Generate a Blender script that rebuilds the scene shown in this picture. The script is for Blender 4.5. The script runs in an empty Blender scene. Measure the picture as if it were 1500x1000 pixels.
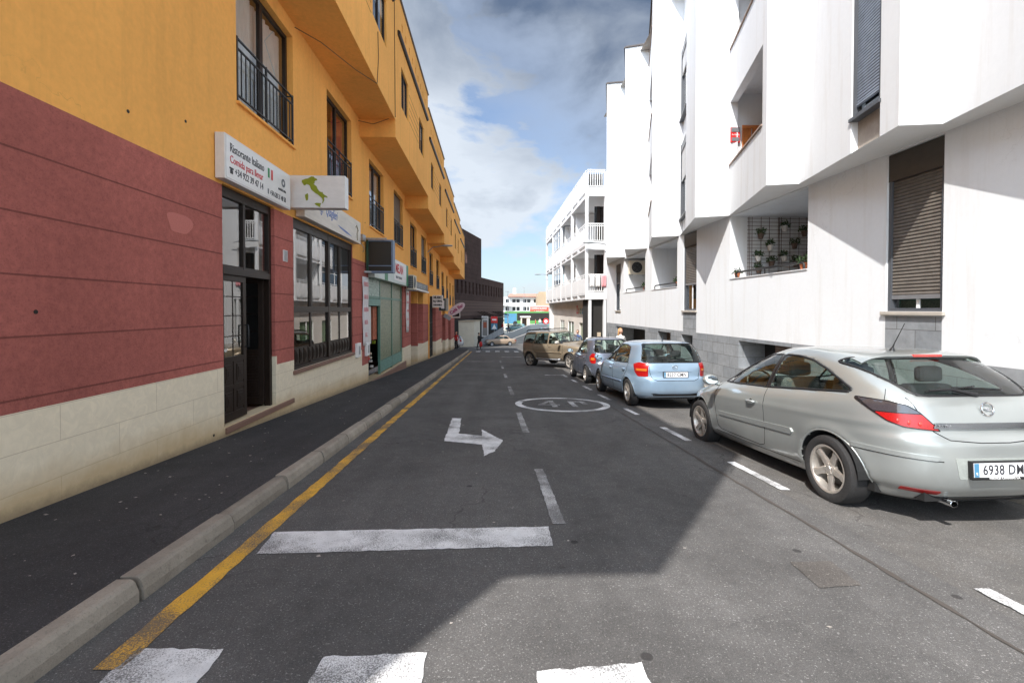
import bpy, bmesh, math, random
import numpy as np
from mathutils import Vector, Matrix
from mathutils.bvhtree import BVHTree
from mathutils.geometry import delaunay_2d_cdt
random.seed(7)
R = math.radians
scene = bpy.context.scene
col = scene.collection

# ------------------------------------------------------------------ materials
def srgb(r, g, b):
    f = lambda c: (c/255/12.92) if c/255 <= .04045 else ((c/255+.055)/1.055)**2.4
    return (f(r), f(g), f(b))
_m = {}
def nt(name):
    m = bpy.data.materials.new(name); m.use_nodes = True
    t = m.node_tree; t.nodes.clear()
    return m, t
def N(t, typ, **kw):
    n = t.nodes.new(typ)
    for k, v in kw.items():
        if k == 'ins':
            for a, b in v.items(): n.inputs[a].default_value = b
        else: setattr(n, k, v)
    return n
def L(t, a, ao, b, bi): t.links.new(a.outputs[ao], b.inputs[bi])
def math_(t, op, a, b=None, clamp=False):
    n = t.nodes.new('ShaderNodeMath'); n.operation = op; n.use_clamp = clamp
    for i, v in enumerate((a, b)):
        if v is None: continue
        if isinstance(v, (int, float)): n.inputs[i].default_value = v
        else: t.links.new(v, n.inputs[i])
    return n.outputs[0]
def mixc(t, fac, a, b, mode='MIX'):
    n = t.nodes.new('ShaderNodeMix'); n.data_type = 'RGBA'; n.blend_type = mode
    for i, v in ((0, fac), (6, a), (7, b)):
        if isinstance(v, (int, float)): n.inputs[i].default_value = v
        elif isinstance(v, tuple): n.inputs[i].default_value = (*v[:3], 1)
        else: t.links.new(v, n.inputs[i])
    return n.outputs[2]
def noise(t, scale, detail=4, rough=.6, vec=None, dist=0):
    n = N(t, 'ShaderNodeTexNoise', ins={'Scale': scale, 'Detail': detail, 'Roughness': rough, 'Distortion': dist})
    if vec is not None: t.links.new(vec, n.inputs['Vector'])
    return n.outputs[0]
def ramp(t, src, a, b, va=0., vb=1.):
    n = N(t, 'ShaderNodeMapRange', ins={1: a, 2: b, 3: va, 4: vb}); n.clamp = True
    t.links.new(src, n.inputs[0]); return n.outputs[0]
def pos(t): return t.nodes.new('ShaderNodeNewGeometry').outputs['Position']
def sep(t, v):
    n = t.nodes.new('ShaderNodeSeparateXYZ'); t.links.new(v, n.inputs[0]); return n.outputs
def comb(t, x, y, z):
    n = t.nodes.new('ShaderNodeCombineXYZ')
    for i, v in enumerate((x, y, z)):
        if isinstance(v, (int, float)): n.inputs[i].default_value = v
        else: t.links.new(v, n.inputs[i])
    return n.outputs[0]
def finish(t, colr, rough=.7, bump=None, bstr=.3, bdist=.01, metallic=0, coat=0, spec=.5):
    p = N(t, 'ShaderNodeBsdfPrincipled')
    o = N(t, 'ShaderNodeOutputMaterial'); L(t, p, 0, o, 0)
    if isinstance(colr, tuple): p.inputs['Base Color'].default_value = (*colr[:3], 1)
    else: t.links.new(colr, p.inputs['Base Color'])
    if isinstance(rough, (int, float)): p.inputs['Roughness'].default_value = rough
    else: t.links.new(rough, p.inputs['Roughness'])
    p.inputs['Metallic'].default_value = metallic
    p.inputs['Coat Weight'].default_value = coat
    p.inputs['Coat Roughness'].default_value = .06
    p.inputs['Specular IOR Level'].default_value = spec
    if bump is not None:
        b = N(t, 'ShaderNodeBump', ins={'Strength': bstr, 'Distance': bdist})
        t.links.new(bump, b.inputs['Height']); L(t, b, 0, p, 'Normal')
    return p
def simple(name, c, rough=.6, metallic=0, coat=0, var=.12, scale=6, bump=0, spec=.5):
    if name in _m: return _m[name]
    m, t = nt(name)
    n1 = noise(t, scale, 5)
    k = ramp(t, n1, .3, .7, 1-var, 1+var)
    cc = mixc(t, 1.0, c, comb(t, k, k, k), 'MULTIPLY')
    bp = noise(t, scale*20, 3) if bump else None
    finish(t, cc, rough, bp, bump, .004, metallic, coat, spec)
    _m[name] = m; return m
def glassmat(name, tint=(.3, .33, .32), f0=1.6, back=None, rough=.0):
    if name in _m: return _m[name]
    m, t = nt(name)
    ge = N(t, 'ShaderNodeNewGeometry'); dt = N(t, 'ShaderNodeVectorMath'); dt.operation = 'DOT_PRODUCT'; L(t, ge, 'Incoming', dt, 0); L(t, ge, 'Normal', dt, 1)
    cs = math_(t, 'SUBTRACT', 1.0, math_(t, 'ABSOLUTE', dt.outputs['Value']), True)
    fo = math_(t, 'ADD', f0, math_(t, 'MULTIPLY', math_(t, 'POWER', cs, 4.0), 1-f0))
    tr = N(t, 'ShaderNodeBsdfTransparent'); tr.inputs[0].default_value = (*tint, 1)
    gl = N(t, 'ShaderNodeBsdfGlossy'); gl.inputs['Roughness'].default_value = rough; gl.inputs[0].default_value = (1, 1, 1, 1)
    mx = N(t, 'ShaderNodeMixShader'); t.links.new(fo, mx.inputs[0]); L(t, tr, 0, mx, 1); L(t, gl, 0, mx, 2)
    o = N(t, 'ShaderNodeOutputMaterial'); L(t, mx, 0, o, 0)
    _m[name] = m; return m

def m_asphalt(name, base, dark=1., spots=1., brown=0., light=0.):
    m, t = nt(name); P = pos(t)
    c = mixc(t, ramp(t, noise(t, 260, 2, .7, P), .35, .7), tuple(b*.62 for b in base), tuple(b*1.5 for b in base))
    c = mixc(t, ramp(t, noise(t, 80, 3, .7, P), .36, .62, .28, 0), c, tuple(b*.45 for b in base))
    c = mixc(t, ramp(t, noise(t, 90, 2, .6, P), .60, .72), c, tuple(min(1, b*2.6) for b in base))
    big = ramp(t, noise(t, .9, 4, .6, P, .6), .3, .72, .8, 1.18)
    c = mixc(t, 1., c, comb(t, big, big, big), 'MULTIPLY')
    md = ramp(t, noise(t, 7, 5, .7, P), .35, .75, .88, 1.12)
    c = mixc(t, 1., c, comb(t, md, md, md), 'MULTIPLY')
    if brown: c = mixc(t, ramp(t, noise(t, 1.6, 4, .6, P), .4, .7, 0, brown), c, (.11, .085, .06))
    # long streaks along the street (tyre polishing)
    mp = N(t, 'ShaderNodeMapping'); mp.inputs['Scale'].default_value = (2.2, .12, 1); t.links.new(P, mp.inputs[0])
    st = ramp(t, noise(t, 1.2, 3, .5, mp.outputs[0]), .35, .7, .9, 1.1)
    c = mixc(t, 1., c, comb(t, st, st, st), 'MULTIPLY')
    if spots:
        v = N(t, 'ShaderNodeTexVoronoi', ins={'Scale': 2.7, 'Randomness': 1.0}); t.links.new(P, v.inputs[0])
        wob = math_(t, 'ADD', v.outputs['Distance'], math_(t, 'MULTIPLY', noise(t, 30, 2, .5, P), .03))
        s = math_(t, 'MULTIPLY', ramp(t, wob, .085, .105, 1, 0), ramp(t, noise(t, 1.1, 2, .5, P), .47, .53, 0, .8))
        c = mixc(t, s, c, (.03, .028, .028))
        v2 = N(t, 'ShaderNodeTexVoronoi', ins={'Scale': 3.4, 'Randomness': 1.0})
        ad = N(t, 'ShaderNodeVectorMath'); ad.operation = 'ADD'; ad.inputs[1].default_value = (3.1, 7.7, 0); t.links.new(P, ad.inputs[0]); L(t, ad, 0, v2, 0)
        wob2 = math_(t, 'ADD', v2.outputs['Distance'], math_(t, 'MULTIPLY', noise(t, 50, 2, .5, P), .03))
        s2 = math_(t, 'MULTIPLY', ramp(t, wob2, .03, .04, 1, 0), light)
        c = mixc(t, s2, c, (.3, .29, .28))
    # hairline cracks
    vc = N(t, 'ShaderNodeTexVoronoi', feature='DISTANCE_TO_EDGE', ins={'Scale': .33})
    wv = N(t, 'ShaderNodeVectorMath'); wv.operation = 'ADD'; t.links.new(P, wv.inputs[0])
    nn = N(t, 'ShaderNodeTexNoise', ins={'Scale': 2.2, 'Detail': 6}); t.links.new(P, nn.inputs[0])
    sc = N(t, 'ShaderNodeVectorMath'); sc.operation = 'SCALE'; sc.inputs['Scale'].default_value = .9; t.links.new(nn.outputs['Color'], sc.inputs[0])
    L(t, sc, 0, wv, 1); L(t, wv, 0, vc, 0)
    cr = math_(t, 'MULTIPLY', ramp(t, vc.outputs['Distance'], .0, .006, 1, 0), ramp(t, noise(t, .5, 2, .5, P), .48, .58, 0, .5))
    c = mixc(t, cr, c, (.02, .02, .02))
    finish(t, c, .93, noise(t, 170, 3, .7, P), .45, .006, spec=.3)
    _m[name] = m; return m

def m_paint(name, paint, under, wear=.5, scale=60):
    m, t = nt(name); P = pos(t)
    n1 = noise(t, scale, 5, .7, P)
    n2 = noise(t, 2.5, 3, .5, P)
    w = math_(t, 'ADD', math_(t, 'ADD', n1, math_(t, 'MULTIPLY', ramp(t, n2, .35, .65), .24)), .13)
    f = ramp(t, w, .62+.25*wear-.1, .62+.25*wear+.06, 0, 1)
    f = ramp(t, f, 0, 1, 1-.0, .12)
    k = ramp(t, noise(t, 9, 4, .6, P), .3, .75, .8, 1.05)
    pc = mixc(t, 1., paint, comb(t, k, k, k), 'MULTIPLY')
    gr = mixc(t, ramp(t, noise(t, 260, 2, .7, P), .35, .7), tuple(b*.62 for b in under), tuple(b*1.5 for b in under))
    c = mixc(t, f, gr, pc)
    finish(t, c, .85, noise(t, 170, 3, .7, P), .35, .005, spec=.3)
    _m[name] = m; return m

def m_plaster(name, c0, var=.08, stain=(.3, .25, .2), stainf=.0, rough=.9, bstr=.25, bscale=90, zgroove=None, spots=0., blotch=.5, crack=0.):
    m, t = nt(name); P = pos(t); X, Y, Z = sep(t, P)
    k = ramp(t, noise(t, blotch, 5, .6, P), .3, .7, 1-var, 1+var)
    c = mixc(t, 1., c0, comb(t, k, k, k), 'MULTIPLY')
    k2 = ramp(t, noise(t, 14, 5, .65, P), .3, .7, 1-var*.7, 1+var*.7)
    c = mixc(t, 1., c, comb(t, k2, k2, k2), 'MULTIPLY')
    if stainf:
        mp = N(t, 'ShaderNodeMapping'); mp.inputs['Scale'].default_value = (3, 3, .25); t.links.new(P, mp.inputs[0])
        s = math_(t, 'MULTIPLY', ramp(t, noise(t, 1.3, 5, .65, mp.outputs[0]), .52, .8), stainf)
        c = mixc(t, s, c, stain)
    if spots:
        kk = ramp(t, noise(t, 55, 4, .8, P), .5, .72, 0, spots)
        c = mixc(t, kk, c, tuple(x*.35 for x in c0))
    h = noise(t, bscale, 4, .75, P)
    if zgroove:
        z0, per, wd = zgroove
        zz = math_(t, 'FRACT', math_(t, 'DIVIDE', math_(t, 'SUBTRACT', Z, z0-wd/2), per))
        g = math_(t, 'LESS_THAN', zz, wd/per)
        c = mixc(t, math_(t, 'MULTIPLY', g, .62), c, tuple(x*.25 for x in c0))
        h = math_(t, 'SUBTRACT', h, math_(t, 'MULTIPLY', g, 2.5))
    if crack:
        vc = N(t, 'ShaderNodeTexVoronoi', feature='DISTANCE_TO_EDGE', ins={'Scale': .45})
        wv = N(t, 'ShaderNodeVectorMath'); wv.operation = 'ADD'; t.links.new(P, wv.inputs[0])
        nn = N(t, 'ShaderNodeTexNoise', ins={'Scale': 2.5, 'Detail': 6}); t.links.new(P, nn.inputs[0])
        sc = N(t, 'ShaderNodeVectorMath'); sc.operation = 'SCALE'; sc.inputs['Scale'].default_value = .7; t.links.new(nn.outputs['Color'], sc.inputs[0])
        L(t, sc, 0, wv, 1); L(t, wv, 0, vc, 0)
        cr = math_(t, 'MULTIPLY', ramp(t, vc.outputs['Distance'], .0, .0022, 1, 0), ramp(t, noise(t, .35, 2, .5, P), .52, .6, 0, crack))
        c = mixc(t, cr, c, tuple(x*.55 for x in c0))
    finish(t, c, rough, h, bstr, .01, spec=.25)
    _m[name] = m; return m

def m_stonebase():
    m, t = nt('cream_stone_tiles'); P = pos(t); X, Y, Z = sep(t, P)
    v = comb(t, Y, Z, 0)
    b = N(t, 'ShaderNodeTexBrick', ins={'Scale': 1., 'Mortar Size': .004, 'Brick Width': 1.15, 'Row Height': .31, 'Mortar Smooth': .5})
    b.offset = .45
    mp = N(t, 'ShaderNodeMapping'); mp.inputs['Location'].default_value = (.45, 1.435, 0); t.links.new(v, mp.inputs[0]); L(t, mp, 0, b, 0)
    b.inputs['Color1'].default_value = (.86, .75, .57, 1); b.inputs['Color2'].default_value = (.82, .715, .54, 1); b.inputs['Mortar'].default_value = (.62, .51, .36, 1)
    vein = ramp(t, noise(t, 7, 6, .7, P, 1.5), .42, .66, .94, 1.05)
    c = mixc(t, 1., b.outputs['Color'], comb(t, vein, vein, vein), 'MULTIPLY')
    # rising damp stains near the pavement
    low = math_(t, 'ADD', math_(t, 'ADD', Z, math_(t, 'MULTIPLY', Y, .0535)), 1.41)
    lw = ramp(t, math_(t, 'SUBTRACT', low, math_(t, 'MULTIPLY', noise(t, 2.5, 4, .6, P), .35)), -.08, .22, .75, 0)
    c = mixc(t, lw, c, (.52, .36, .17))
    dk = ramp(t, math_(t, 'SUBTRACT', low, math_(t, 'MULTIPLY', noise(t, 9, 4, .7, P), .12)), -.06, .03, .55, 0)
    c = mixc(t, dk, c, (.12, .09, .06))
    finish(t, c, .75, math_(t, 'MULTIPLY', b.outputs['Fac'], -1), .3, .006)
    _m['tan'] = m; return m

def m_greystone():
    m, t = nt('grey_stone_blocks'); P = pos(t); X, Y, Z = sep(t, P)
    v = comb(t, math_(t, 'ADD', Y, X), Z, 0)
    b = N(t, 'ShaderNodeTexBrick', ins={'Scale': 1., 'Mortar Size': .006, 'Brick Width': .62, 'Row Height': .30, 'Mortar Smooth': .2, 'Bias': -.2})
    t.links.new(v, b.inputs[0])
    b.inputs['Color1'].default_value = (.21, .225, .24, 1); b.inputs['Color2'].default_value = (.28, .29, .30, 1); b.inputs['Mortar'].default_value = (.11, .11, .11, 1)
    k = ramp(t, noise(t, 5, 6, .7, P), .3, .72, .8, 1.2)
    c = mixc(t, 1., b.outputs['Color'], comb(t, k, k, k), 'MULTIPLY')
    finish(t, c, .8, noise(t, 60, 4, .7, P), .3, .006)
    _m['greystone'] = m; return m

def m_slats(name, c0, per=.05, axis='Z', rough=.45):
    m, t = nt(name); P = pos(t); X, Y, Z = sep(t, P)
    zz = math_(t, 'FRACT', math_(t, 'DIVIDE', Z if axis == 'Z' else Y, per))
    g = ramp(t, zz, 0, .22, .3, 1)
    k = ramp(t, noise(t, 6, 5, .7, P), .3, .7, .75, 1.2)
    c = mixc(t, 1., c0, comb(t, k, k, k), 'MULTIPLY')
    c = mixc(t, 1., c, comb(t, g, g, g), 'MULTIPLY')
    h = math_(t, 'SINE', math_(t, 'MULTIPLY', zz, math.pi))
    finish(t, c, rough, h, 1., .015, spec=.4)
    _m[name] = m; return m

def m_lace(name, a, b, scale=14):
    m, t = nt(name); P = pos(t)
    v = N(t, 'ShaderNodeTexVoronoi', feature='DISTANCE_TO_EDGE', ins={'Scale': scale}); t.links.new(P, v.inputs[0])
    f = ramp(t, v.outputs['Distance'], .05, .12)
    v2 = N(t, 'ShaderNodeTexVoronoi', ins={'Scale': scale*.5}); t.links.new(P, v2.inputs[0])
    sp = ramp(t, v2.outputs['Distance'], .25, .3)
    c = mixc(t, f, a, b); c = mixc(t, math_(t, 'MULTIPLY', sp, .35), c, a)
    finish(t, c, .35, f, .4, .01)
    _m[name] = m; return m

def m_clad(name, c0):
    m, t = nt(name); P = pos(t); X, Y, Z = sep(t, P)
    b = N(t, 'ShaderNodeTexBrick', ins={'Scale': 1., 'Mortar Size': .02, 'Brick Width': 1.2, 'Row Height': .62})
    t.links.new(comb(t, Y, Z, 0), b.inputs[0])
    b.inputs['Color1'].default_value = (*c0, 1); b.inputs['Color2'].default_value = (*[x*.86 for x in c0], 1); b.inputs['Mortar'].default_value = (*[x*.45 for x in c0], 1)
    k = ramp(t, noise(t, .7, 5, .7, P), .3, .7, .8, 1.2)
    c = mixc(t, 1., b.outputs['Color'], comb(t, k, k, k), 'MULTIPLY')
    finish(t, c, .85, b.outputs['Fac'], -.2, .01, spec=.15)
    _m[name] = m; return m

def m_carpaint(name, c, flake=.5, metallic=.55, rough=.38):
    m, t = nt(name); P = pos(t)
    tc = N(t, 'ShaderNodeTexCoord'); ox, oy, oz = sep(t, tc.outputs['Object']); OV = tc.outputs['Object']
    d = ramp(t, noise(t, 2.5, 3, .5, OV), .3, .8, .95, 1.04)
    cc = mixc(t, 1., c, comb(t, d, d, d), 'MULTIPLY')
    dirt = math_(t, 'MULTIPLY', ramp(t, math_(t, 'ADD', oz, math_(t, 'MULTIPLY', noise(t, 5, 3, .6, OV), .25)), .25, .65, .6, 0), .6)
    cc = mixc(t, dirt, cc, (.20, .175, .14))
    rg = ramp(t, noise(t, 3, 3, .5, OV), .3, .8, rough-.04, rough+.08)
    p = finish(t, cc, rg, None, metallic=metallic, coat=.9)
    p.inputs['Coat Roughness'].default_value = .035
    _m[name] = m; return m

# ------------------------------------------------------------------ mesh builder
class MB:
    def __init__(s): s.v = []; s.f = []
    def poly(s, pts):
        i = len(s.v); s.v += [tuple(p) for p in pts]; s.f.append(tuple(range(i, i+len(pts))))
    def box(s, x0, x1, y0, y1, z0, z1):
        x0, x1 = min(x0, x1), max(x0, x1); y0, y1 = min(y0, y1), max(y0, y1); z0, z1 = min(z0, z1), max(z0, z1)
        i = len(s.v)
        s.v += [(x0,y0,z0),(x1,y0,z0),(x1,y1,z0),(x0,y1,z0),(x0,y0,z1),(x1,y0,z1),(x1,y1,z1),(x0,y1,z1)]
        s.f += [tuple(i+k for k in f) for f in ((0,3,2,1),(4,5,6,7),(0,1,5,4),(1,2,6,5),(2,3,7,6),(3,0,4,7))]
        return s
    def prism(s, pts, vec):
        n = len(pts); i = len(s.v); vec = Vector(vec)
        s.v += [tuple(p) for p in pts] + [tuple(Vector(p)+vec) for p in pts]
        s.f.append(tuple(range(i, i+n))[::-1]); s.f.append(tuple(range(i+n, i+2*n)))
        for k in range(n): s.f.append((i+k, i+(k+1) % n, i+n+(k+1) % n, i+n+k))
        return s
    def bar(s, a, b, w, h=None, up=(0, 0, 1)):
        a = Vector(a); b = Vector(b); h = h or w
        d = (b-a).normalized(); u = Vector(up)
        if abs(d.dot(u)) > .98: u = Vector((1, 0, 0))
        r = d.cross(u).normalized(); u = r.cross(d)
        s.prism([a-r*w/2-u*h/2, a+r*w/2-u*h/2, a+r*w/2+u*h/2, a-r*w/2+u*h/2], b-a)
        return s
    def tube(s, pts, r, n=8, cap=True, closed=False):
        pts = [Vector(p) for p in pts]; m = len(pts); i0 = len(s.v)
        prev = None
        for k, p in enumerate(pts):
            if closed: d = pts[(k+1) % m]-pts[k-1]
            else: d = pts[min(k+1, m-1)]-pts[max(k-1, 0)]
            d.normalize()
            if prev is None:
                u = Vector((0, 0, 1)) if abs(d.z) < .9 else Vector((1, 0, 0))
                u = (u-d*u.dot(d)).normalized()
            else:
                u = (prev-d*prev.dot(d)).normalized()
            prev = u; w = d.cross(u)
            rr = r[k] if isinstance(r, (list, tuple)) else r
            for j in range(n):
                a = 2*math.pi*j/n
                s.v.append(tuple(p+(u*math.cos(a)+w*math.sin(a))*rr))
        for k in range(m if closed else m-1):
            for j in range(n):
                a = i0+k*n+j; b = i0+k*n+(j+1) % n; k2 = (k+1) % m
                s.f.append((a, b, i0+k2*n+(j+1) % n, i0+k2*n+j))
        if cap and not closed:
            s.f.append(tuple(i0+j for j in range(n))[::-1]); s.f.append(tuple(i0+(m-1)*n+j for j in range(n)))
        return s
    def lathe(s, prof, n=32, axis='Y', c=(0, 0, 0)):
        i0 = len(s.v); m = len(prof)
        for k in range(n):
            a = 2*math.pi*k/n
            for (r, h) in prof:
                if axis == 'Y': p = (c[0]+r*math.cos(a), c[1]+h, c[2]+r*math.sin(a))
                elif axis == 'Z': p = (c[0]+r*math.cos(a), c[1]+r*math.sin(a), c[2]+h)
                else: p = (c[0]+h, c[1]+r*math.cos(a), c[2]+r*math.sin(a))
                s.v.append(p)
        for k in range(n):
            for j in range(m-1):
                a = i0+k*m+j; b = i0+((k+1) % n)*m+j
                s.f.append((a, b, b+1, a+1))
        return s
    def grid(s, P):   # P[i][j] points
        i0 = len(s.v); n = len(P); m = len(P[0])
        for r in P: s.v += [tuple(p) for p in r]
        for i in range(n-1):
            for j in range(m-1):
                a = i0+i*m+j; s.f.append((a, a+1, a+m+1, a+m))
        return s
    def xform(s, M, i0=0):
        s.v[i0:] = [tuple(M @ Vector(p)) for p in s.v[i0:]]; return s
    def build(s, name, m, parent=None, smooth=False, bevel=0, recalc=True, weld=0):
        me = bpy.data.meshes.new(name); me.from_pydata(s.v, [], s.f)
        if recalc or weld:
            b = bmesh.new(); b.from_mesh(me)
            if weld: bmesh.ops.remove_doubles(b, verts=b.verts, dist=weld)
            if recalc: bmesh.ops.recalc_face_normals(b, faces=b.faces)
            b.to_mesh(me); b.free()
        if isinstance(m, str): m = _m[m]
        me.materials.append(m)
        if smooth:
            me.polygons.foreach_set('use_smooth', [True]*len(me.polygons))
            if smooth != 'all': me.set_sharp_from_angle(angle=R(smooth if smooth > 1 else 40))
        o = bpy.data.objects.new(name, me); col.objects.link(o)
        if parent is not None: o.parent = parent
        if bevel:
            bv = o.modifiers.new('bevel', 'BEVEL'); bv.width = bevel; bv.segments = 2; bv.limit_method = 'ANGLE'
        return o
def tag(o, label=None, cat=None, group=None, kind=None):
    if label: o['label'] = label
    if cat: o['category'] = cat
    if group: o['group'] = group
    if kind: o['kind'] = kind
    return o
def thing(name, label, cat, loc=(0, 0, 0), group=None):
    o = bpy.data.objects.new(name, None); col.objects.link(o); o.location = loc; o.empty_display_size = .2
    return tag(o, label, cat, group)
def reparent_keep(o, root):   # vertices given in world coordinates, the parent sits at root.location
    o.parent = root; o.matrix_parent_inverse = Matrix.Translation(root.location).inverted()
def text(name, s, size, m, parent, M, sx=1., depth=.002, align='CENTER', bold=0., shear=0., spacing=1.):
    cu = bpy.data.curves.new(name, 'FONT'); cu.body = s; cu.size = size; cu.align_x = align; cu.align_y = 'CENTER'
    cu.extrude = depth; cu.offset = bold; cu.resolution_u = 3; cu.shear = shear; cu.space_character = spacing
    o = bpy.data.objects.new(name, cu); col.objects.link(o)
    dg = bpy.context.evaluated_depsgraph_get()
    me = bpy.data.meshes.new_from_object(o.evaluated_get(dg)); me.name = name
    bpy.data.objects.remove(o); me.materials.clear(); me.materials.append(_m[m] if isinstance(m, str) else m)
    me.transform(M @ Matrix.Diagonal((sx, 1, 1, 1)))
    q = bpy.data.objects.new(name, me); col.objects.link(q)
    if parent is not None: q.parent = parent
    return q
def frame(o, x, y):   # matrix with text x axis, text y axis
    x = Vector(x).normalized(); y = Vector(y); y = (y-x*y.dot(x)).normalized(); z = x.cross(y)
    M = Matrix((x, y, z)).transposed().to_4x4(); M.translation = Vector(o); return M

# ------------------------------------------------------------------ ground height
def G(x, y):
    if y <= 58: g = -(1.55+.055*y)
    elif y <= 68: g = -4.74-(y-58)*.03
    elif y <= 78: g = -5.04
    elif y <= 104: g = -5.04+(y-78)*.07
    else: g = -3.22
    if y < -12: g = -(1.55-.66)
    return g-.015*min(4.5, max(0, x-.5))
YB = [-60, -12]+list(range(-10, 60, 2))+[58, 63, 68, 78, 91, 104, 200, 700]
YB = sorted(set(YB))
XB = [-400, -60, -12, -3.8, -2.03, .5, 2.9, 5.0, 6.3, 12, 60, 400]
def sheet(xs, ys, dz, name, m, parent=None):
    b = MB(); b.grid([[(x, y, G(x, y)+dz) for x in xs] for y in ys])
    return b.build(name, m, parent, recalc=False)

_m['black'] = simple('black_plastic', (.012, .012, .013), .45)
simple('dark_brown', (.022, .013, .009), .42, var=.3, scale=12, spec=.3)
simple('iron', (.018, .017, .017), .5, var=.2)
simple('white_paint', (.80, .80, .79), .55, var=.04)
simple('white_sign', (.72, .70, .68), .4, var=.06)
simple('grey_metal', (.35, .36, .38), .4, metallic=.6)
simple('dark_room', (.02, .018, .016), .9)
simple('room_grey', (.10, .095, .09), .9)
simple('curtain', (.80, .77, .72), .9, var=.15, scale=9)
simple('red_curtain', (.35, .03, .05), .85, var=.2)
simple('blue_grey', (.16, .22, .32), .5)
simple('green', (.03, .22, .10), .5)
simple('leaf', (.03, .065, .018), .6, var=.4, scale=20)
simple('terracotta', (.42, .13, .05), .8, var=.2)
simple('red_ink', (.62, .04, .05), .6)
simple('pink_ink', (.75, .30, .32), .6)
simple('black_ink', (.03, .03, .035), .6)
simple('grey_ink', (.15, .16, .18), .6)
simple('blue_ink', (.12, .20, .48), .6)
simple('purple_ink', (.30, .03, .12), .6)
simple('green_ink', (.02, .25, .07), .6)
simple('olive_green', (.25, .29, .012), .7, var=.15, scale=40)
simple('wood_orange', (.42, .13, .025), .5, var=.3, scale=5)
simple('threshold', (.22, .12, .085), .6, var=.2)
simple('coping', (.16, .14, .13), .8)
simple('concrete', (.42, .40, .37), .9, var=.15, scale=2, bump=.3)
simple('beige_stone', (.45, .36, .26), .9, var=.15)
simple('chrome', (.75, .76, .78), .12, metallic=1, var=.03)
simple('signal_red', (.65, .03, .03), .45)
simple('brick_brown', (.40, .30, .20), .9, var=.2, scale=1)
simple('roof_tile', (.42, .20, .15), .9)
simple('pale_wall', (.62, .62, .60), .9)
simple('bus_green', (.09, .26, .075), .4)
simple('bus_blue', (.07, .22, .36), .4)
simple('teal_light', (.12, .27, .23), .5, var=.2)
simple('cream', (.68, .62, .50), .8, var=.06)
simple('skin', (.50, .28, .19), .6)
simple('hair_blond', (.50, .28, .11), .7, var=.3, scale=30)
simple('hair_dark', (.03, .02, .015), .7)
simple('cloth_black', (.015, .015, .018), .9)
simple('cloth_red', (.50, .03, .03), .85)
simple('cloth_white', (.75, .73, .70), .85)
simple('cloth_blue', (.06, .10, .22), .85)
asph = m_asphalt('road_asphalt', (.108, .104, .101), light=.55)
asph2 = m_asphalt('parking_asphalt', (.118, .113, .108), brown=.15, light=.2)
walk = m_asphalt('pavement_asphalt', (.050, .048, .049), light=.8)
paint_w = m_paint('worn_white_paint', (.80, .80, .80), (.108, .104, .101), .80, 130)
paint_wf = m_paint('faded_white_paint', (.62, .62, .62), (.108, .104, .101), .36, 130)
paint_y = m_paint('worn_yellow_paint', (.80, .44, .055), (.108, .104, .101), .66, 110)
orange = m_plaster('orange_plaster', (.90, .435, .110), .085, bstr=.12, stainf=.45, stain=(.58, .28, .07), blotch=.35, crack=.5)
red = m_plaster('dark_red_render', (.45, .138, .112), .20, bstr=.9, bscale=75, zgroove=(-.216, .4895, .016), spots=.55, stainf=.12, stain=(.33, .12, .10))
white = m_plaster('white_plaster', (.70, .715, .73), .025, stain=(.54, .51, .47), stainf=.5, bstr=.12, bscale=60, crack=.35)
white2 = m_plaster('white_render_far', (.70, .70, .70), .03)
tan_ = m_stonebase(); gst = m_greystone()
kerbm0 = m_plaster('kerb_concrete', (.31, .28, .245), .16, bstr=.4, spots=.35, stain=(.12, .1, .08), stainf=.4, bscale=60)
def m_kerb():
    m, t = nt('kerb_stone'); P = pos(t); X, Y, Z = sep(t, P)
    cell = math_(t, 'FLOOR', math_(t, 'DIVIDE', math_(t, 'ADD', Y, 8.0), .98))
    wn = N(t, 'ShaderNodeTexWhiteNoise', noise_dimensions='1D'); t.links.new(cell, wn.inputs['W'])
    k = ramp(t, wn.outputs[0], 0, 1, .80, 1.15)
    n = ramp(t, noise(t, 4, 6, .7, P), .3, .75, .8, 1.2); k2 = math_(t, 'MULTIPLY', k, n)
    c = mixc(t, 1., (.33, .29, .24), comb(t, k2, k2, k2), 'MULTIPLY')
    c = mixc(t, ramp(t, noise(t, 70, 4, .8, P), .54, .72, 0, .55), c, (.09, .08, .07))
    c = mixc(t, ramp(t, noise(t, 5, 6, .8, P, 1.), .58, .75, 0, .7), c, (.10, .085, .07))
    finish(t, c, .92, noise(t, 60, 5, .75, P), .6, .012, spec=.2); _m['kerb_stone'] = m; return m
kerbm = m_kerb()
shut_b = m_slats('brown_shutter', (.125, .108, .092), .052)
shut_g = m_slats('blue_grey_shutter', (.16, .19, .24), .045)
lace = m_lace('green_lace_grille', (.36, .50, .42), (.03, .08, .06), 9)
lace2 = m_lace('olive_lace_screen', (.19, .23, .13), (.05, .09, .045), 8)
clad = m_clad('brown_cladding', (.085, .052, .045))
clad2 = m_slats('brown_slats', (.12, .072, .058), .45, rough=.8)
gl_win = glassmat('window_glass', (.80, .82, .82), .16)
gl_car = glassmat('car_glass', (.74, .84, .79), .05)
gl_dark = glassmat('tinted_car_glass', (.10, .11, .12), .06)
gl_blue = glassmat('blue_glass', (.2, .3, .4), .25)
simple('tyre', (.022, .021, .021), .85, var=.3, scale=30)
simple('alloy', (.58, .54, .49), .35, metallic=.7, var=.12, scale=14)
simple('under', (.008, .008, .008), .9)
simple('seat', (.14, .135, .13), .9)
simple('seat_tan', (.20, .13, .08), .9)

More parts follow.
